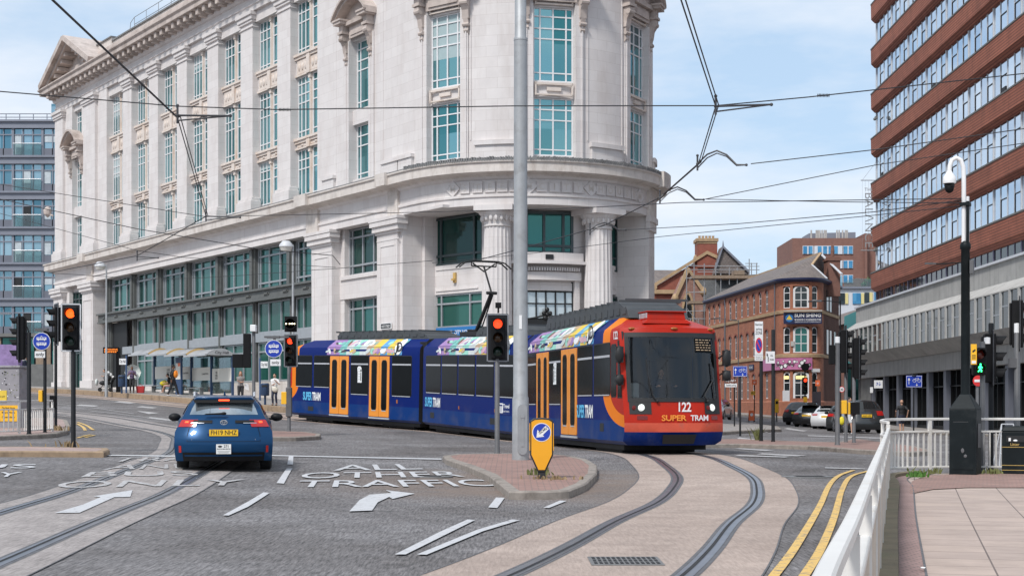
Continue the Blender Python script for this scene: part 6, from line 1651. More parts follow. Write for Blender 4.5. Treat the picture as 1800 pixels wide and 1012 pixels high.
vl = MB(); vl.beam((CB_L-.2,2.9,rz-.95),(P0[-1][0],P0[-1][1],ev+.06),.16,.06); vl.beam((apex[0],apex[1]-.0,rz+.1),(P0[-1][0]-.9,P0[-1][1]+1.5,ev+.5),.25,.06); vl.build('lead_flashing','white_render',SS,smooth=0)
ch = MB(); cx,cy = E_[0]+rd[0]*2.2-.3,E_[1]+rd[1]*2.2+.4
ch.box(cx-.5,cx+.5,cy-.5,cy+.5,sh_(9),sh_(12.1)); ch.box(cx-.58,cx+.58,cy-.58,cy+.58,sh_(11.8),sh_(12.0)); ch.lathe([(.14,sh_(12.1)),(.16,sh_(12.6)),(.12,sh_(12.9)),(.12,sh_(13.0))],(cx+.1,cy,0),10,0); ch.build('chimney','brown_brick',SS,smooth=0)
def onnose(phi,r,h): q = sarc(phi,r); a = R(phi); return Vector((q[0],q[1],sh_(h))),Vector((math.cos(a),math.sin(a),0)),Vector((math.sin(a),-math.cos(a),0))
c,t,n = onnose(78,CB_R+.14,7.05)
sg = MB(); sg.obox(c+n*.05,t*1.45,n*.05,(0,0,.45)); sg.text('SUN SHING',c+n*.105+t*.38+Vector((0,0,.08)),t,(0,0,1),.27,1,.02,wid=2.0); sg.text('新城有限公司連鎖超級市場',c+n*.105+t*.38+Vector((0,0,-.2)),t,(0,0,1),.13,1,.0,wid=2.0); sg.text('ORIENTAL FOOD SUPERMARKET',c+n*.105+t*.38+Vector((0,0,-.34)),t,(0,0,1),.07,1,.0,wid=2.0)
for k in range(20): a0,a1 = 2*math.pi*k/20,2*math.pi*(k+1)/20; sg.poly([c+n*.103-t*1.02,c+n*.103-t*1.02+t*.30*math.cos(a0)+Vector((0,0,.30*math.sin(a0))),c+n*.103-t*1.02+t*.30*math.cos(a1)+Vector((0,0,.30*math.sin(a1)))],2)
sg.poly([c+n*.106-t*1.25+Vector((0,0,-.12)),c+n*.106-t*.79+Vector((0,0,-.12)),c+n*.106-t*1.02+Vector((0,0,.24))],3)
sg.build('shop_sign',['navy_board','lettering_white','blue_board','ad_yellow'],SS,smooth=0)
lb = MB(); lb.obox(c+n*.25+Vector((0,0,.55)),t*1.45,n*.05,(0,0,.04)); lb.build('sign_light','pale_concrete',SS,smooth=0)
fa = MB(); rn = random.Random(4)
for a in range(10,100,6):
    sarcwall(fa,a,a+6,CB_R+.05,CB_R+.16,sh_(3.1),sh_(4.0),0)
fa.box(CB_L-3.6,CB_L+.3,-.16,-.05,sh_(3.1),sh_(4.0),0)
for k in range(16):
    ph = 12+k*5.4; c,t,n = onnose(ph,CB_R+.172,3.3+rn.random()*.5); r_ = rn.choice((.08,.14,.2))
    fa.poly([c+t*r_*math.cos(a)+Vector((0,0,r_*math.sin(a))) for a in [j*math.pi/7 for j in range(14)]],1); fa.poly([c+n*.004+t*r_*.72*math.cos(a)+Vector((0,0,r_*.72*math.sin(a))) for a in [j*math.pi/7 for j in range(14)]],2)
for ph in (20,52,88): c,t,n = onnose(ph,CB_R+.19,3.42); fa.text('Fancy',c,t,(0,0,1),.22,1,.02,wid=.62)
fa.build('shop_fascia',['pink_fascia','lettering_black','lettering_white'],SS,smooth=0)
for k,ph in ((0,38),(1,75)):
    c,t,n = onnose(ph,CB_R-.03,2.5); w_ = .26 if k == 0 else .5; mb = MB(); mb.obox(c,t*w_*.8,n*.03,(0,0,.12)); mb.build('lit_window','warm_light',SS,smooth=0)
c,t,n = onnose(38,CB_R-.02,.5); mb = MB(); mb.obox(c,t*.32,n*.04,(0,0,1.0)); mb.build('door','timber_door',SS,smooth=0)
dpx = MB()
for x in (CB_L-.3,7.0): dpx.tube([(x,-.08,sh_(-.4)),(x,-.08,sh_(9.9))],.05,6)
dpx.build('drainpipe','grey_panel',SS)
c,t,n = onnose(112,CB_R+.02,3.05); mb = MB(); mb.obox(c,t*.4,n*.03,(0,0,.13)); mb.build('street_name_plate','white_sign',SS,smooth=0)
c,t,n = onnose(55,CB_R+.03,5.1); mb = MB(); mb.obox(c,t*.13,n*.06,(0,0,.19)); mb.build('alarm_box','pale_concrete',SS,smooth=0)
for (x,w_,tx,mt) in ((15.2,1.3,'SUN SHING','navy_board'),(12.0,1.2,'RESTAURANT','navy_board')):
    mb = MB(); mb.box(x-w_/2,x+w_/2,-.1,-.03,sh_(3.3),sh_(3.75),0); mb.text(tx,(x,-.105,sh_(3.44)),(1,0,0),(0,0,1),.16,1,.01,wid=w_*.8); mb.build('shop_sign',[mt,'lettering_white'],SS,smooth=0)
# ---- gabled brick hall with chimney
def pxprism(mb,P,d,depth,m=0,ox=(0,0,0)):
    q = [(S(p[0],p[1],d)[0]-ox[0],S(p[0],p[1],d)[2]-ox[2]) for p in P]
    ar = sum(q[i][0]*q[(i+1) % len(q)][1]-q[(i+1) % len(q)][0]*q[i][1] for i in range(len(q)))
    if ar < 0: q = q[::-1]
    return mb.yprism(q,d-ox[1],d-ox[1]+depth,m)
d = 150.0
HLo = (S(1235,0,d)[0],d,1.5)
HL = thing('brick_hall','red brick gabled hall with a tall five pot chimney behind the scaffolding','building',*HLo)
mb = MB(); pxprism(mb,[(1140,730),(1140,512),(1155,502),(1243,448),(1316,482),(1330,730)],d,9,0,HLo); mb.build('gable_wall','red_brick',HL,smooth=0)
mb = MB()
for P in ([(1140,517),(1155,507),(1155,501),(1243,446.5),(1243,440.5),(1140,504)],[(1243,446.5),(1318,481),(1318,475),(1243,440.5)],[(1150,516),(1192,516),(1192,509),(1150,509)],[(1150,546),(1192,546),(1192,538),(1150,538)]): pxprism(mb,P,d-.35,.5,0,HLo)
mb.build('stone_coping','sandstone',HL,smooth=0)
mb = MB(); pxprism(mb,[(1226,470),(1226,424),(1261,424),(1261,470)],d-.2,2.2,0,HLo); mb.build('chimney','red_brick',HL,smooth=0)
mb = MB(); pxprism(mb,[(1224,424),(1263,424),(1263,418.5),(1224,418.5)],d-.35,2.5,0,HLo); pxprism(mb,[(1226,428),(1261,428),(1261,424),(1226,424)],d-.25,2.3,0,HLo)
for k in range(5): x = S(1231.5+k*6,0,d)[0]-HLo[0]; z = S(0,418.5,d)[2]-HLo[2]; mb.lathe([(.14,z),(.12,z+.25),(.15,z+.28),(.15,z+.34)],(x,.9,0),10)
for s_,px in ((-1,1226),(1,1261)): x = S(px,0,d)[0]-HLo[0]; z = S(0,458,d)[2]-HLo[2]; mb.ball((x+s_*.12,.6,z),(.28,.5,.7),10,8)
mb.build('chimney_stonework','sandstone',HL,smooth=30)
mb = MB(); pxprism(mb,[(1258,480),(1271,432),(1316,476),(1316,482)],d-3.0,3.2,0,HLo); mb.build('slate_gable','slate',HL,smooth=0)
mb = MB(); pxprism(mb,[(1257,470),(1271,431),(1318,476),(1315,478),(1271,435.5),(1260,470)],d-3.3,.5,0,HLo); x,_,z = S(1271,433,d-3); mb.tube([(x-HLo[0],-3,z-HLo[2]),(x-HLo[0],-3,z-HLo[2]+.6)],[.12,.02],6); mb.build('barge_board','grey_panel_light',HL,smooth=0)
mb = MB(); mb.hexa([tuple(np.array(S(px,py,dd))-np.array(HLo)) for px,py,dd in ((1225,545,146),(1330,545,146),(1330,545,151),(1225,545,151),(1225,488,149.4),(1330,482,149.4),(1330,482,150.5),(1225,488,150.5))]); mb.build('roof','dark_slate',HL,smooth=0)
SL = thing('slate_roofed_hall','grey slate roof of a low hall beyond the stone office building','building',S(1150,0,175)[0],175,2)
mb = MB(); o = tuple(SL.location)
mb.hexa([tuple(np.array(S(px,py,dd))-np.array(o)) for px,py,dd in ((1100,515,172),(1215,515,172),(1215,515,186),(1100,515,186),(1100,474,178),(1215,475,178),(1215,475,180),(1100,474,180))]); mb.build('roof','slate',SL,smooth=0)
mb = MB(); pxprism(mb,[(1100,720),(1100,513),(1215,513),(1215,720)],173,12,0,o); mb.build('brick_wall','red_brick',SL,smooth=0)
d = 140.0
PO = (S(1211,0,d)[0],d,1.5)
PG = thing('gabled_porch','pinkish brick gable with a pointed arched window and stone coping behind scaffold poles','building',*PO)
mb = MB(); pxprism(mb,[(1187,730),(1187,526),(1210,476),(1236,514),(1236,730)],d,6,0,PO); mb.build('gable_wall','gable_brick',PG,smooth=0)
mb = MB()
for P in ([(1184,528),(1188,528),(1211,478),(1236,516),(1241,512),(1211,469.5),(1206,472)],): pxprism(mb,P,d-.3,.7,0,PO)
for px,py in ((1187,524),(1236,512)): x,_,z = np.array(S(px,py,d))-np.array(PO); mb.ball((x,0,z),(.35,.4,.45),8,6)
mb.build('stone_coping','sandstone',PG,smooth=0)
mb = MB(); P = [(1200,610),(1200,540),(1203,524),(1209,512),(1215,524),(1218,540),(1218,610)]; pxprism(mb,P,d-.06,.1,0,PO); mb.build('arched_window','shop_glass',PG,smooth=0)
mb = MB()
for i in range(len(P)-1):
    a,b_ = P[i],P[i+1]; A_,B_ = [np.array(S(*p,d))-np.array(PO) for p in (a,b_)]; mb.beam(A_+np.array([0,-.1,0]),B_+np.array([0,-.1,0]),.22,.22,up=(0,1,0))
mb.build('window_arch','sandstone',PG,smooth=0)
# scaffold
d = 136.0
SCF = thing('scaffold','steel tube scaffold with timber boards wrapped round the gabled brick building','scaffolding',S(1270,0,d)[0],d,1.3)
so = np.array(tuple(SCF.location)); sp3 = lambda px,py,dd=d: tuple(np.array(S(px,py,dd))-so)
mb = MB()
for px,y0,y1 in ((1207,467,640),(1220,462,640),(1238,463,640),(1258,462,560),(1267,480,550),(1282,470,500),(1296,470,500),(1317,455,490),(1321,462,490),(1330,462,488),(1214,560,640),(1228,560,640)): mb.tube([sp3(px,y1),sp3(px,y0)],.05,6); mb.tube([sp3(px,y1,d+1.4),sp3(px,y0+3,d+1.4)],.045,6)
for (xa,ya,xb,yb) in ((1205,467,1335,468),(1210,474,1335,474),(1218,490,1240,488),(1205,489,1240,487),(1205,514,1240,513),(1205,547,1240,546),(1226,478,1262,478),(1310,463,1332,463),(1206,540,1230,570),(1206,560,1240,560)): mb.tube([sp3(xa,ya),sp3(xb,yb)],.04,6)
mb.build('poles','scaffold_tube',SCF)
mb = MB()
for (xa,xb,y,th_) in ((1216,1335,484,5.5),(1211,1240,529,4.5),(1290,1308,476,7)):
    a,b_ = sp3(xa,y),sp3(xb,y+th_); mb.box(a[0],b_[0],-.2,1.5,b_[2],a[2])
mb.build('boards','scaffold_board',SCF,smooth=0)
# ---- far brick office block with blue windows
d = 205.0
FO = (S(1460,0,d)[0],d,2.5)
FB = thing('brick_office_block','distant plum brick block with rows of blue windows and roof pipes','building',*FO)
mb = MB(); pxprism(mb,[(1393,740),(1393,418.5),(1524,418.5),(1524,740)],d,12,0,FO); pxprism(mb,[(1520,740),(1520,410),(1570,410),(1570,740)],d+1,12,0,FO); mb.build('front_wall','brown_brick',FB,smooth=0)
mb = MB(); q = [np.array(S(px,py,dd))-np.array(FO) for px,py,dd in ((1376,740,225),(1393,740,205.02),(1393,418.5,205.02),(1376,441,225))]; mb.poly([tuple(v) for v in q]); mb.build('side_wall','gable_brick',FB,smooth=0)  # paler brick than the front stands in for sunlight on this flank
q2 = [np.array(S(px,py,dd))-np.array(FO) for px,py,dd in ((1377,470,224),(1391,462,206.5),(1391,437,206.5),(1377,450,224))]; mb = MB(); mb.poly([tuple(v+np.array((-.06,-.05,0))) for v in q2]); mb.build('side_window','white_render',FB,smooth=0)
for (ya,yb) in ((432,446.5),(457.5,471.5),(483,497)):
    for grp in ((1411,1430),(1431.5,1481),(1482.5,1499.5)):
        if ya > 450 and grp[0] < 1430: continue
        mb = MB(); pxprism(mb,[(grp[0],yb),(grp[0],ya),(grp[1],ya),(grp[1],yb)],d-.12,.14,0,FO); f = mb.build('window_surround','white_render',FB,smooth=0)
        x = grp[0]+1; g_ = MB()
        xs = {1411: (1412,1421.5),1431.5: (1437.5,1447,1456.5,1466),1482.5: (1483,1492)}[grp[0]]
        for x in xs: pxprism(g_,[(x,yb-.8),(x,ya+.8),(x+6.6,ya+.8),(x+6.6,yb-.8)],d-.18,.05,0,FO)
        g_.build('window','blue_glass',f,smooth=0)
mb = MB(); pxprism(mb,[(1422,419),(1422,410),(1504,408),(1504,419)],d+5,5,0,FO); mb.build('roof_plant','grey_panel_light',FB,smooth=0)
mb = MB()
for px in (1425,1434,1437,1440,1444,1448,1451,1470,1474,1480,1485,1488): x,_,z = np.array(S(px,405,d+4))-np.array(FO); mb.tube([(x,3.6,z-2.2),(x,3.6,z)],.13,6)
mb.box(S(1424,0,d+4)[0]-FO[0],S(1489,0,d+4)[0]-FO[0],3.5,3.7,z-2.3,z-1.6); mb.build('roof_pipes','pale_concrete',FB)
mb = MB(); pxprism(mb,[(1520,738),(1520,421),(1524.5,421),(1524.5,738)],d-.4,.6,0,FO); mb.build('corner_pier','brown_brick',FB,smooth=0)
# ---- white flats with a glass terrace, teal box and tiled roof in front
d = 165.0
WO = (S(1505,0,d)[0],d,2)
WF = thing('white_flats','white flats with blue and yellow panels and a glazed roof terrace before the brick block','building',*WO)
mb = MB(); pxprism(mb,[(1462,740),(1462,506),(1575,506),(1575,740)],d,10,0,WO); mb.build('front_wall','white_render',WF,smooth=0)
for (xa,xb,ya,yb,mt) in ((1471,1485,515,534,'shop_glass'),(1486,1491,515,534,'yellow_panel'),(1499,1513,515,534,'blue_glass'),(1514,1519,515,534,'yellow_panel'),(1520,1528,514,532,'shop_glass'),(1528.5,1534,514,530,'yellow_panel'),(1467,1470.5,516,530,'yellow_panel'),(1537,1545,514,530,'blue_glass')):
    mb = MB(); pxprism(mb,[(xa,yb),(xa,ya),(xb,ya),(xb,yb)],d-.12,.1,0,WO); mb.build('window' if 'glass' in mt else 'coloured_panel',mt,WF,smooth=0)
mb = MB(); pxprism(mb,[(1462,507),(1462,503.5),(1575,503.5),(1575,507)],d-.3,1,0,WO); mb.build('parapet','grey_panel_light',WF,smooth=0)
mb = MB(); pxprism(mb,[(1484,504),(1484,494),(1505,489),(1545,491),(1545,504)],d-.2,.06,0,WO); mb.build('terrace_glass','clear_pane',WF,smooth=0)
mb = MB(); pxprism(mb,[(1462,506),(1462,488),(1480,484),(1481,506)],d+.8,3,0,WO); mb.build('roof_room','flat_glass',WF,smooth=0)
mb = MB()
for c,r_ in (((1527,494),2.2),((1519,500),1.6)):
    p = np.array(S(*c,d+1))-np.array(WO); rn = random.Random(1)
    for k in range(60): v = Vector((rn.gauss(0,1),rn.gauss(0,1),rn.gauss(0,1))).normalized()*rn.uniform(.2,.45)*r_*.5; a = Vector(p)+v; t = Vector((rn.gauss(0,1),rn.gauss(0,1),rn.gauss(0,1))).normalized()*.12; u = t.cross(v).normalized()*.08; mb.poly([a-t,a+u,a+t,a-u])
pm('leaf',(.07,.12,.035),.6,var=.4,scale=6); mb.build('shrub','leaf',WF,smooth=0)
d = 128.0
TO = (S(1505,0,d)[0],d,1)
TB = thing('teal_entrance_block','teal clad box entrance with a curved glazed front beside the concrete podium','building',*TO)
mb = MB(); mb.hexa([tuple(np.array(S(px,py,dd))-np.array(TO)) for px,py,dd in ((1484,735,134),(1512,735,128),(1570,735,129),(1540,735,140),(1484,556,134),(1512,543.5,128),(1570,543.5,129),(1540,550,140))]); mb.build('cladding','teal_panel',TB,smooth=0)
mb = MB()
for i in range(5): x0 = 1490+i*7; pxprism(mb,[(x0,733),(x0,640),(x0+6,640),(x0+6,733)],d-.6,.3,0,TO)
mb.build('glazed_front','green_glass',TB,smooth=0)
mb = MB()
for y in (565,583): a,b_ = [np.array(S(px,y,dd))-np.array(TO) for px,dd in ((1512,127.9),(1570,128.9))]; mb.beam(tuple(a),tuple(b_),.06,.03)
mb.build('panel_joint','grey_panel',TB,smooth=0)
LO = (S(1500,0,145)[0],145,1)
LR = thing('low_tiled_building','low brick building with a long pink tiled roof between the restaurant and the podium','building',*LO)
mb = MB(); mb.hexa([tuple(np.array(S(px,py,dd))-np.array(LO)) for px,py,dd in ((1462,575,143),(1570,545,143),(1570,545,155),(1462,575,155),(1462,557,149),(1570,524,149),(1570,524,150),(1462,557,150))]); mb.build('roof','slate',LR,smooth=0)
mb = MB(); pxprism(mb,[(1462,735),(1462,574),(1570,544),(1570,735)],143.5,10,0,LO); mb.build('brick_wall','brown_brick',LR,smooth=0)
# ---- grey flats on the far left
d = 150.0
AO = (S(45,0,d)[0],d,3.2)
AB = thing('block_of_flats','blue grey block of flats with glass balconies left of the stone building','building',*AO)
ax_ = lambda px: S(px,0,d)[0]-AO[0]
az_ = lambda py: S(0,py,d)[2]-AO[2]
mb = MB(); mb.box(ax_(-160),ax_(150),.3,16,az_(735),az_(214)); mb.build('core_wall','grey_panel',AB,smooth=0)
rows_ = [(216+62.5*k) for k in range(6)]
bays = [(-110,-58),(-58,-28),(-28,23),(23,75),(75,127)]
for k,y in enumerate(rows_):
    mb = MB(); mb.box(ax_(-160),ax_(150),-.25,.3,az_(y+10),az_(y-1)); mb.box(ax_(-160),ax_(150),-.45,.2,az_(y-1),az_(y-4.5)); mb.build('floor_slab','grey_panel_light',AB,smooth=0)
    for j,(xa,xb) in enumerate(bays):
        bal = j in (3,1); rn = random.Random(k*7+j)
        fr = MB(); gl = MB(); ya,yb = y+11,y+58
        for q in range(3):
            a,b_ = xa+(xb-xa)*q/3,xa+(xb-xa)*(q+1)/3; gl.poly([(ax_(a),.12,az_(yb)),(ax_(b_),.12,az_(yb)),(ax_(b_),.12,az_(ya)),(ax_(a),.12,az_(ya))],0,[(a*.06,k*2.2),(b_*.06,k*2.2),(b_*.06,k*2.2+2),(a*.06,k*2.2+2)])
            fr.box(ax_(a)-.05,ax_(a)+.05,-.02,.2,az_(yb),az_(ya))
        fr.box(ax_(xa),ax_(xb),-.03,.2,az_(ya+11),az_(ya+9)); fr.box(ax_(xa)-.12,ax_(xa)+.12,-.1,.25,az_(yb),az_(ya-1))
        if not bal: fr.box(ax_(xa),ax_(xb),-.02,.1,az_(yb),az_(yb-13),1)
        f = fr.build('window',['grey_panel_light','grey_panel'],AB,smooth=0); gl.build('glass','flat_glass',f,smooth=0)
        if bal:
            g_ = MB(); g_.box(ax_(xa+2),ax_(xb-2),-.30,-.27,az_(yb+1),az_(yb-21)); g_.tube([(ax_(xa+1),-.28,az_(yb-21)),(ax_(xb-1),-.28,az_(yb-21))],.04,6,1); g_.build('balcony',['clear_pane','alloy_edge'],AB,smooth=0)
            if rn.random() < .8: c = MB(); a = xa+(xb-xa)*rn.choice((.05,.36)); c.box(ax_(a),ax_(a+12),.02,.1,az_(yb-2),az_(ya+11)); c.build('curtain','curtain' if rn.random() < .6 else 'dark_void',AB,smooth=0)
        elif rn.random() < .85:
            c = MB(); c.box(ax_(xa+3),ax_(xb-4),.04,.1,az_(ya+13+rn.choice((0,10))),az_(ya+11)) if rn.random() < .3 else c.box(ax_(xa+2),ax_(xa+14),.04,.1,az_(yb-14),az_(ya+11)); c.build('curtain','curtain',AB,smooth=0)
rr = MB()
for px in range(-110,100,24): rr.tube([(ax_(px),.1,az_(212)),(ax_(px),.1,az_(200))],.05,5)
for y in (200,206): rr.tube([(ax_(-110),.1,az_(y)),(ax_(100),.1,az_(y))],.05,5)
rr.build('roof_rail','grey_panel_light',AB)
ph = MB(); ph.box(ax_(74),ax_(125),3,12,az_(214),az_(172)); ph.build('roof_room','flat_glass',AB,smooth=0)
gfl = MB(); gfl.box(ax_(-160),ax_(150),-.4,.3,az_(735),az_(640)); gfl.box(ax_(-160),ax_(150),-.5,.3,az_(592),az_(586)); gfl.build('plinth','dark_concrete',AB,smooth=0)
for j in range(8): s_ = MB(); s_.box(ax_(-110+j*29),ax_(-84+j*29),-.2,-.1,az_(640),az_(594)); s_.build('shop_window','green_glass' if j % 3 else 'warm_timber',AB,smooth=0) if j % 3 else s_.build('shop_window','scaffold_board',AB,smooth=0)
# ------------------------------------------------------------------ street furniture
pm('galvanised',(.36,.37,.38),.55,.35,var=.14,scale=3,grime=((.20,.19,.18),2.5,.6),bump=.05)
pm('post_grey',(.11,.11,.115),.55,.1,var=.2,scale=4); pm('post_black',(.012,.013,.015),.55,var=.25,scale=4,spec=.2); pm('mast_black',(.008,.012,.014),.5,var=.3,scale=3,grime=((.03,.032,.032),3,.5),spec=.18)
pm('signal_black',(.010,.010,.011),.6,var=.2,spec=.15); pm('signal_board',(.018,.019,.022),.6,var=.2,spec=.15); pm('board_border',(.55,.56,.58),.5,var=.08); pm('board_border_grey',(.19,.20,.22),.5,var=.1)
pm('lit_red',(.9,.1,.03),.3,emit=(1,.045,.012),estr=1.5); pm('lit_amber_red',(.9,.2,.03),.3,emit=(1,.085,.008),estr=1.6); pm('lens_red',(.10,.012,.008),.25); pm('lens_amber',(.05,.022,.006),.25); pm('lens_green',(.008,.03,.022),.25); pm('lit_green',(.05,.9,.3),.3,emit=(.03,1,.25),estr=3.0); pm('lit_white',(.9,.9,.8),.3,emit=(1,.85,.5),estr=4)
pm('bollard_yellow',(.80,.36,.012),.4,var=.05); pm('bollard_black',(.02,.02,.022),.5); pm('sign_blue',(.012,.045,.38),.4,var=.05); pm('sign_white',(.76,.76,.76),.5,var=.05); pm('sign_red',(.62,.03,.03),.4); pm('sign_yellow',(.85,.46,.02),.45,var=.05); pm('sign_brown',(.14,.05,.03),.5); pm('sign_orange',(.80,.16,.05),.5,var=.05)
pm('rail_white',(.66,.64,.61),.5,var=.09,scale=2,grime=((.42,.34,.25),1.6,.5)); pm('rail_white_worn',(.60,.52,.44),.6,var=.12,scale=2,grime=((.36,.24,.15),1.3,.6))
pm('mossy_concrete',(.19,.155,.10),.9,var=.3,scale=3,bump=.4,bscale=20,grime=((.09,.10,.045),1.5,.8))
pm('shelter_blue',(.025,.06,.14),.5,var=.1); pm('shelter_roof',(.48,.49,.50),.35,.4,var=.08); pm('shelter_tan',(.55,.36,.14),.5,var=.1); pm('panel_cream',(.68,.66,.60),.6,var=.03); pm('bin_blue',(.02,.045,.10),.5); pm('bench_grey',(.27,.27,.27),.5,.3)
pm('screen_orange',(.2,.06,.01),.4,emit=(1,.25,.02),estr=.9); pm('cabinet_grey',(.28,.27,.29),.6,var=.15,scale=2,grime=((.08,.09,.06),5,.7)); pm('poster_purple',(.26,.18,.36),.5,var=.5,scale=3); pm('weed',(.14,.15,.05),.7,var=.5,scale=8); pm('green_weed',(.06,.16,.02),.7,var=.4,scale=8); pm('dry_weed',(.24,.17,.09),.8,var=.4); pm('gold',(.40,.27,.08),.5)
def base(px,py,off=0.): x,y = G(px,py,off); return x,y,gz(x,y)+off
def post(parent,h,r,mat,x=0,y=0,z0=-.05,cap=None,name='post',n=12):
    mb = MB(); mb.lathe([(r*1.25,z0),(r*1.25,.02),(r,.05),(r,h-.02),(r*.8,h)],(x,y,0),n); o = mb.build(name,mat,parent); return o
def head(parent,x,y,z,rot,n_asp=3,lit=None,litmat='lit_red',board='grey',k=1.0,lenses=True,bw=.47,bh=None):
    """traffic signal head: z is the bottom of the head, facing -y before rot"""
    H_ = .32*n_asp*k; W_ = .30*k
    mb = MB()
    mb.box(-W_/2,W_/2,-.02,.20*k,0,H_); mb.box(-W_/2*.8,W_/2*.8,.20*k,.25*k,.05,H_-.05)
    o = mb.build('signal_head','signal_black',parent,smooth=0,bevel=.02,loc=(x,y,z),rot=rot)
    for i in range(n_asp):
        zc = H_-.16*k-.32*k*i; r = .105*k
        v = MB(); N = 14;
        for j in range(N):                     # open-bottomed hood over each lens
            a0,a1 = R(-25+230*j/N),R(-25+230*(j+1)/N)
            dl = lambda a: .20*k*(.55+.45*max(0,math.sin(a)))+.02
            for (r0,r1) in ((r*1.12,r*1.12),):
                p = [(r0*math.cos(a0),-.02,zc+r0*math.sin(a0)),(r0*math.cos(a1),-.02,zc+r0*math.sin(a1)),(r0*math.cos(a1),-.02-dl(a1),zc+r0*math.sin(a1)),(r0*math.cos(a0),-.02-dl(a0),zc+r0*math.sin(a0))]
                v.poly(p); v.poly([(q[0]*.95,q[1],zc+(q[2]-zc)*.95) for q in p][::-1])
        v.build('visor','signal_black',o,smooth=50)
        l = MB(); l.lathe([(r,-.021),(r*.7,-.04),(0,-.05)],(0,0,zc),20,axis='y')
        l.build('lens',litmat if i == lit else ('lens_red','lens_amber','lens_green','lens_green')[i],o)
    if board:
        b_ = MB(); bw *= k; bh = bh or (H_+.16*k); z0 = H_/2-bh/2
        b_.yprism([(-bw/2+.03,z0),(bw/2-.03,z0),(bw/2,z0+.03),(bw/2,z0+bh-.03),(bw/2-.03,z0+bh),(-bw/2+.03,z0+bh),(-bw/2,z0+bh-.03),(-bw/2,z0+.03)],.04,.06,0)
        e = .035
        for (x0,x1,za,zb) in ((-bw/2+.005,-bw/2+e,z0+.02,z0+bh-.02),(bw/2-e,bw/2-.005,z0+.02,z0+bh-.02),(-bw/2+e,bw/2-e,z0+.005,z0+e),(-bw/2+e,bw/2-e,z0+bh-e,z0+bh-.005)): b_.box(x0,x1,.034,.039,za,zb,1)
        b_.build('backing_board',['signal_board','board_border' if board == 'white' else 'board_border_grey'],o,smooth=0)
    return o
def button(parent,x,y,z,rot=0,mat='sign_yellow',sz=(.09,.09,.26)):
    mb = MB(); mb.box(-sz[0],sz[0],-sz[1],sz[1],0,sz[2]*1.0); mb.build('push_button_box',mat,parent,smooth=0,bevel=.015,loc=(x,y,z),rot=rot)
# ---- the big steel tram pole on the island
x,y,z = base(915,808,.12)
TP = thing('tram_pole','tall grey steel tram pole standing on the brick island behind the yellow bollard','pole',x,y,z)
mb = MB(); mb.lathe([(.185,0),(.178,1.35),(.160,1.4),(.150,5),(.143,9.15),(.150,9.15),(.150,9.2),(.128,9.24),(.118,12.5)],(0,0,0),20); mb.build('shaft','galvanised',TP,smooth=50)
mb = MB(); P = [(.075*math.cos(a),(.18 if a <= math.pi else 1.0)+.075*math.sin(a)*(1 if a <= math.pi else 1)) for a in []]
P = [(.10*math.cos(R(a)),1.12+.10*math.sin(R(a))) for a in range(0,181,20)]+[(.10*math.cos(R(a)),.22+.10*math.sin(R(a))) for a in range(180,361,20)]
mb.yprism(P,-.205,-.15); mb.box(-.03,.03,-.215,-.205,.3,1.0); mb.box(-.04,.04,-.222,-.206,.92,.98); mb.build('access_cover','galvanised',TP,smooth=0,rot=R(12))
mb = MB(); mb.box(-.03,.03,-.165,-.158,2.85,3.15); mb.build('number_label','sign_white',TP,smooth=0,loc=(.0,0,0))
# ---- keep-left bollard
x,y,z = base(952,841,.12)
BO = thing('keep_left_bollard','yellow bollard with a stickered blue keep left arrow on the brick island tip','bollard',x,y,z)
k = 25.2/2500*1.0
def outline(s): return [(p[0]*s,p[1]*s) for p in ((-.07,.12),(.07,.12),(.205,.42),(.205,1.02),(.14,1.065),(0,1.08),(-.14,1.065),(-.205,1.02),(-.205,.42))]
mb = MB(); mb.yprism(outline(1),-.045,.10); mb.box(-.07,.07,-.03,.08,.03,.13); mb.build('case','bollard_black',BO,smooth=0,bevel=.015)
mb = MB(); mb.yprism([(-.055,.16),(.055,.16),(.18,.43),(.18,1.0),(.12,1.035),(0,1.045),(-.12,1.035),(-.18,1.0),(-.18,.43)],-.056,-.044); mb.build('face_panel','bollard_yellow',BO,smooth=0)
mb = MB()
for s_ in (-1,1): mb.box(s_*.207-.006,s_*.207+.006,-.05,.10,.5,.98)
mb.build('side_strip','bollard_yellow',BO,smooth=0)
mb = MB(); mb.disc((0,-.060,.82),.165,28,0); mb.disc((0,-.063,.82),.152,28,1)
c,s_ = math.cos(R(225)),math.sin(R(225))
AR = [(-.12,.032),(.02,.032),(.02,.085),(.13,0),(.02,-.085),(.02,-.032),(-.12,-.032)]
mb.poly([(p[0]*c-p[1]*s_,-.066,.82+p[0]*s_+p[1]*c) for p in AR],0)
mb.build('arrow_sign',['sign_white','sign_blue'],BO,smooth=0)
mb = MB(); mb.text('ZICARU',(.035,-.069,.835),(.82,0,.57),(-.57,0,.82),.045,0,.03,wid=.17); mb.poly([(p[0]*.72-p[1]*.7+.035,-.0675,.845+p[0]*.7+p[1]*.72) for p in ((-.09,-.04),(.09,-.04),(.09,.04),(-.09,.04))],1); mb.build('sticker',['lettering_black','sign_white'],BO,smooth=0)
mb = MB(); mb.lathe([(.11,0),(.11,.03),(.06,.05)],(0,.02,0),14); mb.build('foot','bollard_black',BO)
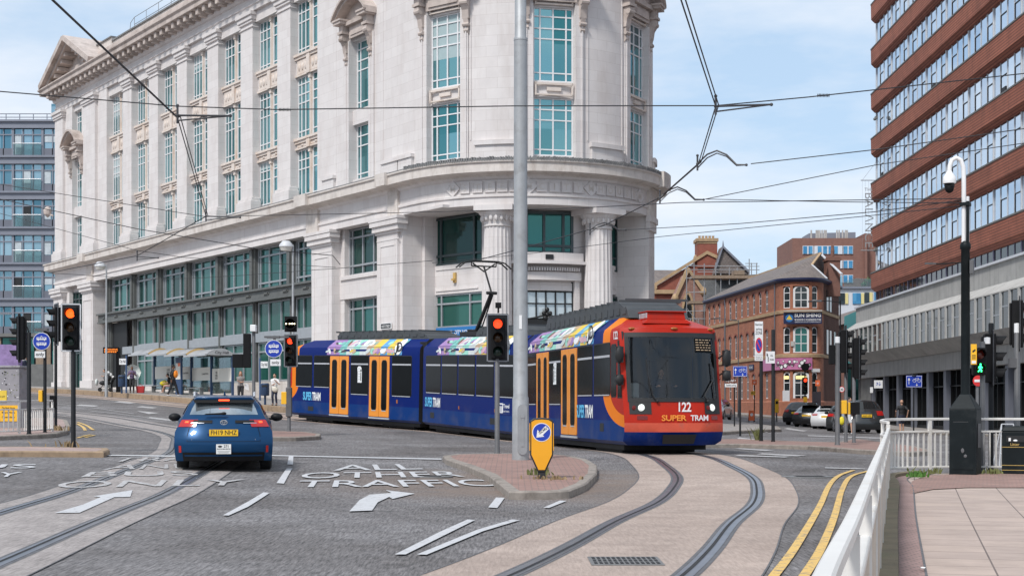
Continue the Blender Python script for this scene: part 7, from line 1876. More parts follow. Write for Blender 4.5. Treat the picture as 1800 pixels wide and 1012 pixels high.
# ---- signals
def signal(px,py,off,h,r,mat,label,group=None,pz=None):
    x,y,z = base(px,py,off)
    t = thing('traffic_signal',label,'traffic light',x,y,z,0,group); post(t,h,r,mat); return t
def up(py,t): return EYE+(720-py)*t.location.y/FOC-t.location.z
def side(px,t): return (px-900)/FOC*t.location.y-t.location.x
t = signal(129,786,.12,2.4,.055,'post_black','red lit black traffic light on the left island, with a pale bordered backing board'); zb = up(612,t)
head(t,side(126,t),-.08,zb+.0,R(4),3,0,'lit_amber_red','white')
t = signal(98,751,.12,up(500,t) if False else 4.0,.05,'post_black','tall black traffic light turned to face left, above the white bordered one'); zb = up(600,t); t.children[0].scale = (1,1,(zb+.9)/4.0)
head(t,side(99,t)-.05,0,zb,R(-62),3,None,'lit_red','grey',1.18,bw=.62,bh=1.42); button(t,-.08,0,up(716,t),0,'signal_black',(.1,.1,.4))
t = signal(51,763,.12,2.95,.06,'post_black','black traffic light with four hooded lamps facing left at the end of the white railing'); zb = up(632,t)
head(t,side(31,t),0,zb,R(-80),4,None,'lit_red','grey',.98,bw=.40); mb = MB(); mb.tube([(0,0,2.95),(-.05,0,3.1),(-.25,0,3.15)],.02,6); mb.build('cable','post_black',t)
t = signal(508,758,.12,2.2,.06,'post_grey','grey traffic light left of the tram, red lit, with a round tram signal on top'); zb = up(641,t)
head(t,side(511,t),-.08,zb,R(-12),3,0,'lit_red','grey',1.0,bw=.50)
zt = up(569,t); mb = MB(); mb.box(-.2,.2,-.02,.15,-.27,.25); mb.lathe([(.20,-.03),(.20,-.10),(.17,-.10),(.17,-.03)],(0,0,0),20,axis='y'); o = mb.build('tram_signal','signal_black',t,smooth=40,loc=(side(511,t),-.05,zt))
mb = MB()
for u in (-.14,-.02,.06,.14): mb.disc((u,-.045,.0),.024,10)
mb.build('light_bar','lit_white',o,smooth=0)
mb = MB(); mb.box(-.1,.1,-.1,.1,0,1.0); mb.build('post_sleeve','post_grey',t,smooth=0,bevel=.03,loc=(0,0,.5)); button(t,-.16,-.02,up(710,t),0,'sign_yellow',(.09,.09,.42))
t = signal(874,797,.12,2.3,.06,'post_grey','grey traffic light on the brick island beside the steel tram pole, red lit'); zb = up(630,t)
head(t,side(875,t),-.08,zb,R(3),3,0,'lit_red','grey',1.02,bw=.52); mb = MB(); mb.box(-.07,.07,-.12,.1,0,.12); mb.box(-.02,.02,-.02,.02,-.12,0); mb.build('detector_camera','signal_black',t,smooth=0,loc=(side(876,t),0,up(541,t)))
x,y,z = base(446,764,.1)
t = thing('traffic_signal','grey signal post seen from behind with a white camera, right of the shelter','traffic light',x,y,z); post(t,up(583,t),.055,'post_grey')
mb = MB(); mb.box(-.33,-.10,-.05,.12,up(646,t),up(586,t)); mb.box(-.68,-.33,.0,.06,up(646,t),up(622,t)); mb.build('signal_head','signal_black',t,smooth=0,bevel=.02)
mb = MB(); mb.box(-.09,.09,-.16,.12,up(583,t),up(571,t)); mb.build('detector_camera','sign_white',t,smooth=0,bevel=.02)
# right-hand group on the far island
t = signal(1472,782,.12,3.35,.075,'post_grey','thick grey pale capped signal post, nearest on the far brick island'); mb = MB(); mb.lathe([(.078,3.18),(.078,3.37),(.0,3.38)],(0,0,0),12); mb.build('cap','sign_white',t); mb = MB(); mb.box(-.26,-.08,-.06,.1,up(640,t),up(606,t)); mb.build('pedestrian_signal','signal_black',t,smooth=0,bevel=.02); button(t,.2,0,up(727,t),0,'sign_yellow',(.08,.08,.42))
t = signal(1487,777,.12,2.4,.06,'post_grey','traffic light with four right facing lamps and a round speed sign, far island'); head(t,side(1489,t),0,up(655,t),R(82),4,None,'lit_red','grey',1.12,bw=.5,bh=1.75)
mb = MB(); mb.disc((-.16,-.08,up(684,t)),.10,18,0); mb.disc((-.16,-.083,up(684,t)),.08,18,1); mb.text('30',(-.16,-.086,up(684,t)-.04),(1,0,0),(0,0,1),.075,2,.02); mb.build('speed_sign',['sign_red','sign_white','lettering_black'],t,smooth=0); button(t,.05,-.1,up(728,t),0,'signal_black',(.11,.06,.4))
t = signal(1501,778,.12,2.2,.06,'post_grey','traffic light with four right facing lamps, rightmost post on the far island'); head(t,side(1512,t),0,up(665,t),R(80),4,None,'lit_red','grey',1.05,bw=.45,bh=1.5); button(t,.02,-.1,up(728,t),0,'signal_black',(.14,.06,.4)); button(t,-.16,0,up(728,t),0,'sign_yellow',(.03,.08,.4))
x,y = S(1415,0,96)[:2]
t = thing('traffic_signal','small dark traffic light with a red lamp in front of the pink shop fascia','traffic light',x,y,gz(x,y)); post(t,3.9,.05,'post_black'); head(t,0,-.08,up(692,t),0,3,0,'lit_red',None,1.15); mb = MB(); mb.lathe([(0,-.1),(.26,-.1),(.26,.0),(0,0)],(0,0,up(645,t)),18,axis='y'); mb.build('round_board','signal_black',t,smooth=0); mb = MB(); mb.box(-.13,.13,-.12,-.08,up(700,t)-.3,up(700,t)+.1); mb.build('warning_plate','sign_yellow',t,smooth=0)
x,y,z = base(1727,829,.1)
t = thing('pedestrian_signal','pedestrian crossing signal showing a green walking man beside the black mast','traffic light',x,y,z); post(t,up(600,t),.05,'post_grey')
o = head(t,side(1719,t),-.1,up(659,t),R(-6),2,None,'lit_red',None,.82)
mb = MB(); zc = .16*.82
for pts,r in (([(-.0,0,.05),(0,0,-.01)],.018),([(0,0,-.01),(.022,0,-.04),(.02,0,-.075)],.012),([(0,0,-.01),(-.02,0,-.045),(-.04,0,-.07)],.012),([(0,0,.045),(.028,0,.02),(.04,0,.0)],.009),([(0,0,.045),(-.025,0,.025),(-.035,0,-.0)],.009)): mb.tube([(p[0],-.06,zc+p[2]) for p in pts],r,6)
mb.ball((0.005,-.06,zc+.072),(.017,.012,.018),8,6); mb.build('green_man','lit_green',o)
mb = MB(); mb.lathe([(.06,0),(.06,.12),(0,.13)],(.09,0,up(604,t)),10); mb.build('cap','sign_white',t)
t = signal(1742,826,.1,2.9,.05,'post_black','black traffic light facing right between the green walking man and the litter bin'); head(t,side(1748,t),0,up(672,t),R(78),3,None,'lit_red','grey',1.0,bw=.42); mb = MB(); mb.tube([(-.1,0,up(590,t)),(-.2,0,up(600,t)),(-.22,0,up(640,t))],.012,6); mb.build('cable','post_black',t)
t = signal(1788,822,.1,3.3,.06,'post_grey','grey signal post with a pale cap behind the black litter bin',None); zt = up(570,t); t.children[0].scale = (1,1,zt/3.3); mb = MB(); mb.lathe([(.063,zt-.17),(.063,zt+.02),(0,zt+.03)],(0,0,0),12); mb.build('cap','sign_white',t); head(t,side(1800,t),.1,up(610,t),R(70),3,None,'lit_red','grey',1.0); mb = MB(); mb.box(-.17,-.03,-.06,.06,up(646,t),up(630,t)); mb.build('bracket','post_grey',t,smooth=0)
# ---- CCTV mast
x,y,z = base(1697,833,.1)
t = thing('camera_mast','black square based camera mast with a white swan neck dome camera over the pavement','camera mast',x,y,z,R(-28))
mb = MB(); mb.box(-.245,.245,-.27,.27,-.05,1.22); mb.hexa([(-.25,-.275,1.22),(.25,-.275,1.22),(.25,.275,1.22),(-.25,.275,1.22),(-.085,-.085,1.50),(.085,-.085,1.50),(.085,.085,1.50),(-.085,.085,1.50)]); mb.build('cabinet_base','mast_black',t,smooth=0,bevel=.012)
mb = MB(); mb.box(-.20,.20,-.278,-.272,.1,1.05); mb.box(.252,.256,-.15,.15,.5,.95,1); mb.ball((.0,-.282,.45),(.03,.004,.045),8,5,1); mb.ball((.05,-.282,.35),(.03,.004,.03),8,5,1); mb.box(-.17,.1,-.281,-.278,.98,.985,1); mb.build('cabinet_door',['mast_black','post_grey'],t,smooth=0)
mb = MB(); mb.lathe([(.085,1.45),(.08,4.2),(.10,4.22),(.10,4.3),(.06,4.36)],(0,0,0),16); mb.build('shaft','mast_black',t,smooth=50)
m28 = lambda p: (p[0]*math.cos(R(28))-p[1]*math.sin(R(28)),p[0]*math.sin(R(28))+p[1]*math.cos(R(28)),p[2])
mb = MB(); mb.tube([m28(p) for p in ((-.03,0,4.3),(-.03,0,5.55),(-.04,0,5.75),(-.09,0,5.88),(-.17,0,5.92),(-.25,0,5.88),(-.29,0,5.78),(-.30,0,5.68))],.042,12); mb.tube([m28(p) for p in ((.045,.02,4.3),(.045,.02,5.2))],.035,10); mb.build('swan_neck','sign_white',t)
mb = MB(); mb.tube([m28(p) for p in ((.02,-.07,4.3),(.02,-.07,5.1))],.028,8); mb.box(-.09,.09,-.1,.1,5.02,5.08); mb.build('cable_duct','mast_black',t)
mb = MB(); c = m28((-.30,0,0)); mb.lathe([(.03,5.70),(.06,5.64),(.115,5.56),(.125,5.48),(.12,5.44),(0,5.44)],c,16); mb.build('camera_hood','sign_white',t)
mb = MB(); mb.ball((c[0],c[1],5.36),(.085,.085,.10),14,10); mb.box(c[0]-.08,c[0]+.08,c[1]-.08,c[1]+.08,5.38,5.45); mb.build('camera_dome','signal_black',t)
a = R(28); ex = Vector((math.cos(a),math.sin(a),0)); ey = Vector((-math.sin(a),math.cos(a),0))
q = lambda u,v,z: tuple(ex*u+ey*v+Vector((0,0,z)))
mb = MB(); P = [(.06,2.05),(.17,2.05),(.17,2.43),(.06,2.43)]; mb.poly([q(u,-.13,zz) for u,zz in P],0); mb.poly([q(u,-.127,zz) for u,zz in P][::-1],1); mb.poly([q(u,-.134,zz) for u,zz in ((.075,2.07),(.155,2.07),(.155,2.12),(.075,2.12))],1)
mb.poly([q(u,-.134,zz) for u,zz in ((.085,2.30),(.14,2.34),(.15,2.31),(.095,2.27))],2); mb.box(0,0,0,0,0,0,2) if False else None
for k in range(4): mb.poly([q(u,-.134,zz) for u,zz in ((.08,2.155+k*.022),(.15,2.155+k*.022),(.15,2.163+k*.022),(.08,2.163+k*.022))],2)
mb.build('camera_warning_plate',['sign_yellow','sign_white','lettering_black'],t,smooth=0)
mb = MB(); mb.tube([q(0,.0,up(461,t)),q(-.45,.1,up(463,t)),q(-.68,.12,up(461,t))],.012,6); mb.box(0,0,0,0,0,0) if False else None
mb.build('bracket_arm','mast_black',t); mb = MB(); cc = q(-.62,.12,up(462,t)); mb.obox(cc,ex*.1,ey*.03,(0,0,.014)); mb.build('arm_lamp','post_grey',t,smooth=0)
mb = MB(); mb.box(.085,.15,-.05,.05,3.75,4.0); mb.build('junction_box','post_grey',t,smooth=0)
# ---- signs
def disc_sign(parent,x,y,z,r,k=0):
    mb = MB(); mb.lathe([(r,.015),(r,0),(0,0)],(x,y,z),32,0,axis='y'); mb.disc((x,y-.004,z),r*.94,32,1)
    for zz,tall in ((.30,.22),(-.28,.2)):    # tram above, bus below
        zc = z+zz*r
        mb.yprism([(x-.55*r,zc-.14*r),(x+.55*r,zc-.14*r),(x+.55*r,zc+.16*r),(x-.55*r,zc+.16*r)],y-.010,y-.006,0)
        for i in range(5): mb.yprism([(x+(-.45+.19*i)*r,zc+.0*r),(x+(-.33+.19*i)*r,zc+.0*r),(x+(-.33+.19*i)*r,zc+.11*r),(x+(-.45+.19*i)*r,zc+.11*r)],y-.014,y-.011,1)
        for s_ in (-.35,.35): mb.disc((x+s_*r,y-.012,zc-.16*r),.07*r,10,0)
    mb.tube([(x-.1*r,y-.012,z+.48*r),(x,y-.012,z+.62*r),(x+.1*r,y-.012,z+.48*r)],.008,5,0)
    mb.build('round_sign',['sign_white','sign_blue'],parent,smooth=0)
def plate(parent,x,y,z,w_,h_,m0='sign_white',name='plate',txt=None,tm='lettering_black',th_=None,border=None):
    mb = MB(); mb.box(x-w_/2,x+w_/2,y,y+.015,z-h_/2,z+h_/2,0)
    if border: mb.yprism([(x-w_/2+.02,z-h_/2+.02),(x+w_/2-.02,z-h_/2+.02),(x+w_/2-.02,z+h_/2-.02),(x-w_/2+.02,z+h_/2-.02)],y-.003,y,2)
    for i,tx in enumerate(txt or []): n_ = len(txt); hh = th_ or h_*.5/n_; mb.text(tx,(x,y-.006,z+h_/2-(i+1)*h_/(n_+.35)+hh*.1),(1,0,0),(0,0,1),hh,1,.01,wid=min(w_*.84,len(tx)*hh*.62))
    o = mb.build(name,[m0,tm,border or m0],parent,smooth=0); return o
for (px,py,off,lab,spx,spy,ppx,ppy,mt) in ((79,760,.12,'round blue tram and bus only sign on a black post behind the left railing',75,600,72,623,'post_black'),(484,759,.12,'round blue tram and bus only sign beside the signal left of the tram',482,613,485,637,'post_grey')):
    x,y,z = base(px,py,off); t = thing('tram_only_sign',lab,'road sign',x,y-(.0 if px == 79 else .12),z if px == 79 else z+1.9)
    if px == 79: post(t,up(spy-20,t),.05,mt)
    else: m_ = MB(); m_.box(-.35,side(508,t),-.03,.03,up(592,t)-.03,up(592,t)+.03); m_.box(-.04,.04,-.08,-.02,up(640,t),up(590,t)); m_.build('bracket',mt,t,smooth=0)
    rr = 15.5*y/FOC; disc_sign(t,side(spx,t),-.1,up(spy,t),rr); plate(t,side(ppx,t),-.1,up(ppy,t),18*y/FOC,11.5*y/FOC,txt=['only'],th_=.10)
    mb = MB(); mb.box(side(spx-12,t),side(spx+10,t),-.1,.05,up(spy-20,t)-.03,up(spy-20,t)+.05); mb.build('sign_lamp','post_grey',t,smooth=0)
    if px == 79: button(t,-.12,0,up(706,t),0,'sign_yellow',(.06,.07,.35))
x,y,z = base(1338,775,.12); t = thing('parking_zone_sign','tall white restricted parking zone sign with a no waiting roundel on a black post','road sign',x,y,z); post(t,up(568,t),.06,'post_black')
pw = 14.5*y/FOC; mb = MB(); zx,zy0,zy1 = side(1333,t),up(634,t),up(565,t); mb.box(zx-pw/2,zx+pw/2,-.1,-.08,zy0,zy1,0)
for i,tx in enumerate(('Restricted','parking','ZONE')): mb.text(tx,(zx,-.104,zy1-.14-.15*i),(1,0,0),(0,0,1),.075 if i < 2 else .11,1,.01,wid=pw*(.84,.7,.8)[i])
zc = zy0+.52; mb.disc((zx,-.103,zc),.118,28,2,rz=.26); mb.disc((zx,-.106,zc),.085,28,3,rz=.20); mb.poly([(zx-.09,-.109,zc+.15),(zx-.065,-.109,zc+.19),(zx+.09,-.109,zc-.15),(zx+.065,-.109,zc-.19)][::-1],2)
mb.box(zx-pw/2+.01,zx+pw/2-.01,-.103,-.1,zy0+.20,zy0+.207,1)
for i,tx in enumerate(('Except in','signed bays')): mb.text(tx,(zx,-.104,zy0+.11-.06*i),(1,0,0),(0,0,1),.035,1,.0,wid=pw*.7)
mb.build('plate',['sign_white','lettering_black','sign_red','sign_blue'],t,smooth=0)
x,y,z = base(1359,776,.12); t = thing('all_routes_sign','small white ALL routes sign with a bent arrow on a black post','road sign',x,y,z); post(t,up(579,t),.06,'post_black')
zx,zc = side(1353,t),up(628,t); w_ = 16*y/FOC; mb = MB(); mb.box(zx-w_/2,zx+w_/2,-.1,-.08,zc-.2,zc+.2,0)
for i,tx in enumerate(('ALL','routes')): mb.text(tx,(zx+.05,-.104,zc+.03-.13*i),(1,0,0),(0,0,1),.075,1,.01,wid=(.09,.13)[i])
mb.tube([(zx-.07,-.104,zc-.14),(zx-.07,-.104,zc),(zx-.1,-.104,zc+.08)],.012,6,1); mb.poly([(zx-.13,-.106,zc+.05),(zx-.07,-.106,zc+.08),(zx-.115,-.106,zc+.16)],1); mb.build('plate',['sign_white','lettering_black'],t,smooth=0)
def cycle_sign(px,py,off,cx,cy,w_px,lab,d=None):
    if d: x,y = S(px,0,d)[:2]; z = gz(x,y)+.1
    else: x,y,z = base(px,py,off)
    t = thing('cycle_sign',lab,'road sign',x,y,z); post(t,up(cy-10,t),.04,'post_black'); k = y/FOC
    zx,zc,w_ = side(cx,t),up(cy,t),w_px*k; h_ = w_*.74; mb = MB(); mb.box(zx-w_/2,zx+w_/2,-.08,-.06,zc-h_/2,zc+h_/2,0);
    for (a,b_,c,d_) in ((-.48,.48,.44,.47),(-.48,.48,-.47,-.44),(-.48,-.46,-.44,.44),(.46,.48,-.44,.44)): mb.yprism([(zx+a*w_,zc+c*h_),(zx+b_*w_,zc+c*h_),(zx+b_*w_,zc+d_*h_),(zx+a*w_,zc+d_*h_)],-.084,-.081,1)
    mb.tube([(zx-.32*w_,-.084,zc-.25*h_),(zx-.32*w_,-.084,zc+.2*h_)],.02*w_,5,1); mb.poly([(zx-.4*w_,-.086,zc+.1*h_),(zx-.24*w_,-.086,zc+.1*h_),(zx-.32*w_,-.086,zc+.32*h_)],1)
    for u in (.02,.32): mb.tube([(zx+u*w_+.1*w_*math.cos(a),-.084,zc+.06*h_+.1*w_*math.sin(a)) for a in [i*math.pi/7 for i in range(15)]],.011*w_,4,1)
    mb.tube([(zx+.02*w_,-.084,zc+.06*h_),(zx+.1*w_,-.084,zc+.25*h_),(zx+.26*w_,-.084,zc+.25*h_),(zx+.17*w_,-.084,zc+.06*h_),(zx+.1*w_,-.084,zc+.25*h_)],.011*w_,4,1); mb.tube([(zx+.32*w_,-.084,zc+.06*h_),(zx+.25*w_,-.084,zc+.32*h_)],.011*w_,4,1)
    mb.tube([(zx+.17*w_,-.084,zc-.15*h_),(zx+.17*w_,-.084,zc-.3*h_)],.012*w_,4,1); mb.poly([(zx+.1*w_,-.086,zc-.28*h_),(zx+.17*w_,-.086,zc-.4*h_),(zx+.24*w_,-.086,zc-.28*h_)],1)
    mb.build('plate',['sign_blue','sign_white'],t,smooth=0)
    if d: mb = MB(); mb.lathe([(.05,up(658,t)),(.14,up(660,t)),(.15,up(661,t))],(zx+.0,-.0,0),10); mb.build('sign_lamp','post_black',t)
cycle_sign(1301,766,0,1300.5,652.5,25,'blue cycle lane sign on a thin post just right of the tram front')
cycle_sign(1606,0,0,1606,670,28,'blue cycle lane sign on a black post in front of the tower ground floor',74.0)
def small_sign(nm,lab,px,d,items,ph_py,cat='road sign',r=.035,mat='post_black',pbase=None):
    x,y = S(px,0,d)[:2]; t = thing(nm,lab,cat,x,y,gz(x,y)+.1); post(t,up(ph_py,t),r,mat)
    for (x0,y0,x1,y1,m0,txt,tm) in items: plate(t,side((x0+x1)/2,t),-.07,up((y0+y1)/2,t),(x1-x0)*d/FOC,(y1-y0)*d/FOC,m0,'plate',txt,tm)
    return t
small_sign('arrow_sign','white sign with a phone and down arrow left of the tower entrance',1540,82,[(1536,668,1551,682,'sign_white',['↗↓'],'sign_blue'),(1529,680,1534,690,'sign_white',None,'lettering_black')],668)
small_sign('brown_direction_sign','brown City Hall direction sign partly hidden by the tram mirrors',1291,70,[(1273,665,1295,673,'sign_brown',['City Hall >'],'sign_white'),(1274,674,1295,680,'sign_white',['Disabled parking'],'lettering_black')],664)
small_sign('orange_shop_sign','small orange sign over a yellow plate on a thin post by the brick wall',1326,97,[(1321.5,667,1330,676,'sign_orange',['o'],'sign_white'),(1319.5,687,1327.5,694,'sign_yellow',['BUS'],'lettering_black')],667)
x,y = S(1321,0,95)[:2]; t = thing('orange_board','orange advertising board standing on the pavement by the brick wall','signboard',x,y,gz(x,y)+.05); mb = MB(); mb.box(-.19,.19,-.05,-.02,.1,.78,0); mb.disc((0,-.055,.5),.1,14,1); mb.build('panel',['sign_orange','sign_white'],t,smooth=0); mb = MB()
for s_ in (-1,1): mb.tube([(s_*.17,-.03,.0),(s_*.17,-.03,.8)],.015,6); mb.tube([(s_*.17,.25,.0),(s_*.17,0,.8)],.015,6)
mb.build('frame','post_black',t)
x,y = S(1365,0,98)[:2]; t = thing('parking_ticket_machine','yellow ticket machine behind the black sign posts','ticket machine',x,y,gz(x,y)+.1); mb = MB(); mb.box(-.14,.14,-.1,.1,.6,1.55); mb.build('case','sign_yellow',t,smooth=0,bevel=.03); mb = MB(); mb.box(-.08,.08,-.112,-.1,1.2,1.4); mb.build('screen','signal_black',t,smooth=0); post(t,.6,.06,'post_grey')
x,y = S(1436,0,100)[:2]; t = thing('orange_flag_sign','orange square flag sign above a poster at the dark end of the corner building','signboard',x,y,gz(x,y)+.1); post(t,up(665,t),.03,'post_black'); plate(t,side(1437,t),-.06,up(673,t),.32,.4,'sign_orange','plate',['o'],'sign_white'); plate(t,side(1435,t),-.05,up(703,t),.62,1.2,'ad_dark','poster')
x,y,z = base(1716,815,.1); t = thing('no_entry_sign','red and white no entry sign half hidden behind the camera mast','road sign',S(1718,0,34)[0],34,gz(9,34)); post(t,up(660,t),.04,'post_grey'); mb = MB(); mb.disc((.0,-.06,up(669,t)),.13,22,0); mb.box(-.09,.09,-.066,-.062,up(669,t)-.03,up(669,t)+.03,1); mb.build('disc',['sign_red','sign_white'],t,smooth=0)
# ---- lamp posts
def lamp_post(lab,px,d,top_py,arm,mat,hd='globe',z=None,r=.07):
    x,y = S(px,0,d)[:2]; t = thing('street_lamp',lab,'street lamp',x,y,gz(x,y)+.1); h = up(top_py,t); mb = MB(); mb.lathe([(r*1.5,-.1),(r*1.4,1.2),(r,1.25),(r*.7,h),(0,h+.03)],(0,0,0),12); mb.build('post',mat,t)
    a = side(px+arm,t); mb = MB(); mb.tube([(0,0,h-.1),(a*.5,0,h-.02),(a,0,h-.05)],r*.45,6); mb.build('arm',mat,t)
    mb = MB()
    if hd == 'globe': mb.lathe([(.0,h+.22),(.18,h+.2),(.33,h+.02),(.35,h-.08),(.0,h-.08)],(a,0,0),16,0); mb.lathe([(.33,h-.08),(.24,h-.28),(0,h-.32)],(a,0,0),16,1)
    else: mb.hexa([(a-.35*(1 if a < 0 else -1)*-1,-.1,h-.08),(a+.3,-.1,h-.06),(a+.3,.1,h-.06),(a-.35,.1,h-.08),(a-.35,-.08,h-.02),(a+.3,-.1,h+.04),(a+.3,.1,h+.04),(a-.35,.08,h-.02)])
    mb.build('lamp_head',['board_border','panel_cream'] if hd == 'globe' else 'post_grey',t); return t
lamp_post('pale street lamp with a rounded head at the far end of the glazed frontage',187,89,466,-11,'galvanised')
lamp_post('pale street lamp with a rounded head above the round tram sign',515,69,431,-12,'galvanised')
lamp_post('thin black street lamp with a long arm above the grey signal posts',1477,72,528,-44,'post_black','flat',r=.05)
lamp_post('thin grey street lamp with a short arm against the long brick wall',1275,112,559,-18,'post_grey','flat',r=.05)
lamp_post('second thin grey lamp post against the long brick wall',1298,108,562,-10,'post_grey','flat',r=.045)
# ---- railings
def railing(name,lab,path,h,zb,bar,mat,postmat=None,gap=.11,posts=None,bw=.022,bd=.04,low=.08,upper=None,curved=True):
    """path: plan points; vertical flat bars between two rails, a handrail above"""
    o = Vector((path[0][0],path[0][1],gz(*path[0][:2])+zb)); t = thing(name,lab,'railing',o.x,o.y,o.z)
    pts = [Vector(p).to_2d() for p in (spline(path,10) if curved else path)]
    L = [0]
    for a,b_ in zip(pts[:-1],pts[1:]): L.append(L[-1]+(b_-a).length)
    def at(s_):
        i = max(0,min(len(L)-2,int(np.searchsorted(L,s_)-1))); f = (s_-L[i])/max(1e-6,L[i+1]-L[i]); p = pts[i].lerp(pts[i+1],f); return p,(pts[i+1]-pts[i]).normalized()
    P3 = lambda p,z: Vector((p.x-o.x,p.y-o.y,gz(p.x,p.y)+zb-o.z+z))
    def rail(z,w_,hh,nm):
        mb = MB(); N = max(3,int(L[-1]/.3)); rings = []
        for i in range(N+1):
            p,d_ = at(L[-1]*i/N); n_ = Vector((d_.y,-d_.x)); c = P3(p,z); e = Vector((n_.x,n_.y,0))*w_/2; v = Vector((0,0,hh/2)); rings.append([c-e-v*.7,c-e*.7-v,c+e*.7-v,c+e-v*.7,c+e+v*.7,c+e*.7+v,c-e*.7+v,c-e+v*.7])
        mb.loft(rings,0); mb.build(nm,mat,t,smooth=30)
    rail(h,.052,.05,'handrail')
    up_ = upper or h-.24
    rail(up_,.05,.04,'middle_rail'); rail(low,.05,.04,'bottom_rail')
    mb = MB(); s_ = .05
    while s_ < L[-1]:
        p,d_ = at(s_); n_ = Vector((d_.y,-d_.x)); mb.obox(P3(p,(up_+low)/2),Vector((d_.x,d_.y,0))*bw/2,Vector((n_.x,n_.y,0))*bd/2,(0,0,(up_-low)/2)); s_ += gap
    b_ = mb.build('bars',mat if not postmat else postmat,t,smooth=0)
    nb_ = posts or max(1,round(L[-1]/1.7))
    for i in range(nb_+1):
        p,d_ = at(L[-1]*i/nb_); n_ = Vector((d_.y,-d_.x)); mb = MB(); mb.obox(P3(p,(h-.02-.12)/2),Vector((d_.x,d_.y,0))*.03,Vector((n_.x,n_.y,0))*.03,(0,0,(h+.08)/2)); mb.build('post',mat,t,smooth=0)
    return t
N1 = [(.02,.45),(.34,1.75),(.67,3.08),(1.2,5.0),(2.0,7.95),(3.04,11.8),(4.5,17.2),(6.05,22.9),(6.35,24.0)]
railing('guard_railing','long cream painted railing running from the photo bottom along the pavement edge',N1,.955,.06,0,'rail_white','rail_white_worn',.11,posts=11)
N2 = [(6.40,24.2),(6.62,25.5),(7.2,26.9),(8.2,27.35),(9.3,27.4),(9.9,27.35)]
railing('guard_railing','short white railing across the pavement behind the black camera mast',N2,1.0,.12,0,'rail_white',None,.12,posts=3)
NL = [(-17.0,36.8),(-14.0,37.2),(-12.3,37.6)]
nl = [G(-90,765,.12),G(40,762,.12),G(92,758,.12)]
railing('guard_railing','white railing in front of the grey utility cabinet at the left edge',nl,.95,.12,0,'rail_white',None,.16,posts=2,curved=False)
# low mossy kerb wall and sloping brick channel along the railing
pth = [tuple(v) for v in spline(RB[:9],10)]
mb = strip(pth,.0,.16,.16); E0 = offset(pth,.16); E1 = offset(pth,.0)
for a,b_ in zip(E0[:-1],E0[1:]): mb.poly([(a[0],a[1],gz(*a)+.16),(b_[0],b_[1],gz(*b_)+.16),(b_[0],b_[1],gz(*b_)+.05),(a[0],a[1],gz(*a)+.05)])
for a,b_ in zip(E1[:-1],E1[1:]): mb.poly([(b_[0],b_[1],gz(*b_)+.16),(a[0],a[1],gz(*a)+.16),(a[0],a[1],gz(*a)-.05),(b_[0],b_[1],gz(*b_)-.05)])
mb.build('kerb_wall','mossy_concrete',smooth=30,kind='structure')
masonry('channel_brick',(.34,.22,.20),(.29,.19,.175),(.19,.14,.125),.10,.075,.01,.85,((.18,.12,.11),.5),.2,(.8,.8,.8))
strip(pth,.165,.37,.105).build('brick_channel','channel_brick',smooth=80,kind='structure')
strip(pth,.36,.38,.108).build('channel_joint','rail_seal',smooth=80,kind='structure')
bb_ = [G(*p,.1) for p in [(1600,868),(1600,856),(1603,846),(1625,836),(1670,834),(1830,830),(1830,857),(1700,857),(1640,860)]]
sheet(bb_,.108,'brick_strip','brick_paving',.5)
# ---- bins, cabinets, boards
x,y,z = base(1787,832,.1); t = thing('litter_bin','black litter bin with gold bands behind the short white railing','litter bin',x,y,z,R(-20))
mb = MB(); mb.box(-.26,.26,-.24,.24,0,.80); mb.hexa([(-.28,-.26,.80),(.28,-.26,.80),(.28,.26,.80),(-.28,.26,.80),(-.22,-.2,.90),(.22,-.2,.90),(.22,.2,.90),(-.22,.2,.90)]); mb.build('body','mast_black',t,smooth=0,bevel=.02)
mb = MB(); mb.box(-.18,.18,-.252,-.241,.60,.72); mb.build('slot','dark_void',t,smooth=0); mb = MB(); mb.box(-.262,.262,-.246,.246,.50,.512); mb.box(-.262,.262,-.246,.246,.16,.172); mb.box(-.262,.262,-.246,.246,.07,.082); mb.text('Litter',(-.03,-.247,.535),(1,0,0),(0,0,1),.05,0,.02); mb.build('gold_band','gold',t,smooth=0)
mb = MB(); mb.box(-.14,-.10,-.258,-.253,.62,.68); mb.ball((-.02,-.255,.63),(.04,.01,.02),8,5); mb.build('sticker','sign_white',t,smooth=0)
x,y,z = base(16,752,.12); t = thing('utility_cabinet','grey utility cabinet with yellow notices and a purple poster behind the railing','cabinet',x-.2,y,z)
wz = up(655,t); mb = MB(); mb.box(side(-28,t),side(34,t),0,.8,-.05,wz+.16); mb.box(side(-30,t),side(36,t),-.04,.84,wz+.16,wz+.24); mb.build('case','cabinet_grey',t,smooth=0,bevel=.02)
rn = random.Random(2); mb = MB()
mb = MB(); mb.box(side(-28,t),side(30,t),.1,.5,wz+.24,up(605,t)); mb.build('poster_panel','poster_purple',t,smooth=0)
mb = MB(); mb.box(side(-25,t),side(32,t),-.02,-.002,up(740,t),up(712,t),0)
for i,tx in enumerate(('The Bank House','Moore Works','Open daily')): mb.text(tx,(side(15,t),-.024,up(718+i*8,t)),(1,0,0),(0,0,1),.06,1,.01,wid=.42)
mb.build('yellow_notice',['sign_yellow','lettering_black'],t,smooth=0)
mb = MB(); mb.box(side(-20,t),side(12,t),-.02,-.002,up(706,t),up(686,t),0); mb.text('TO LET',(side(3,t),-.024,up(698,t)),(1,0,0),(0,0,1),.05,1,.01) ; mb.build('small_notice',['ad_yellow','lettering_black'],t,smooth=0)
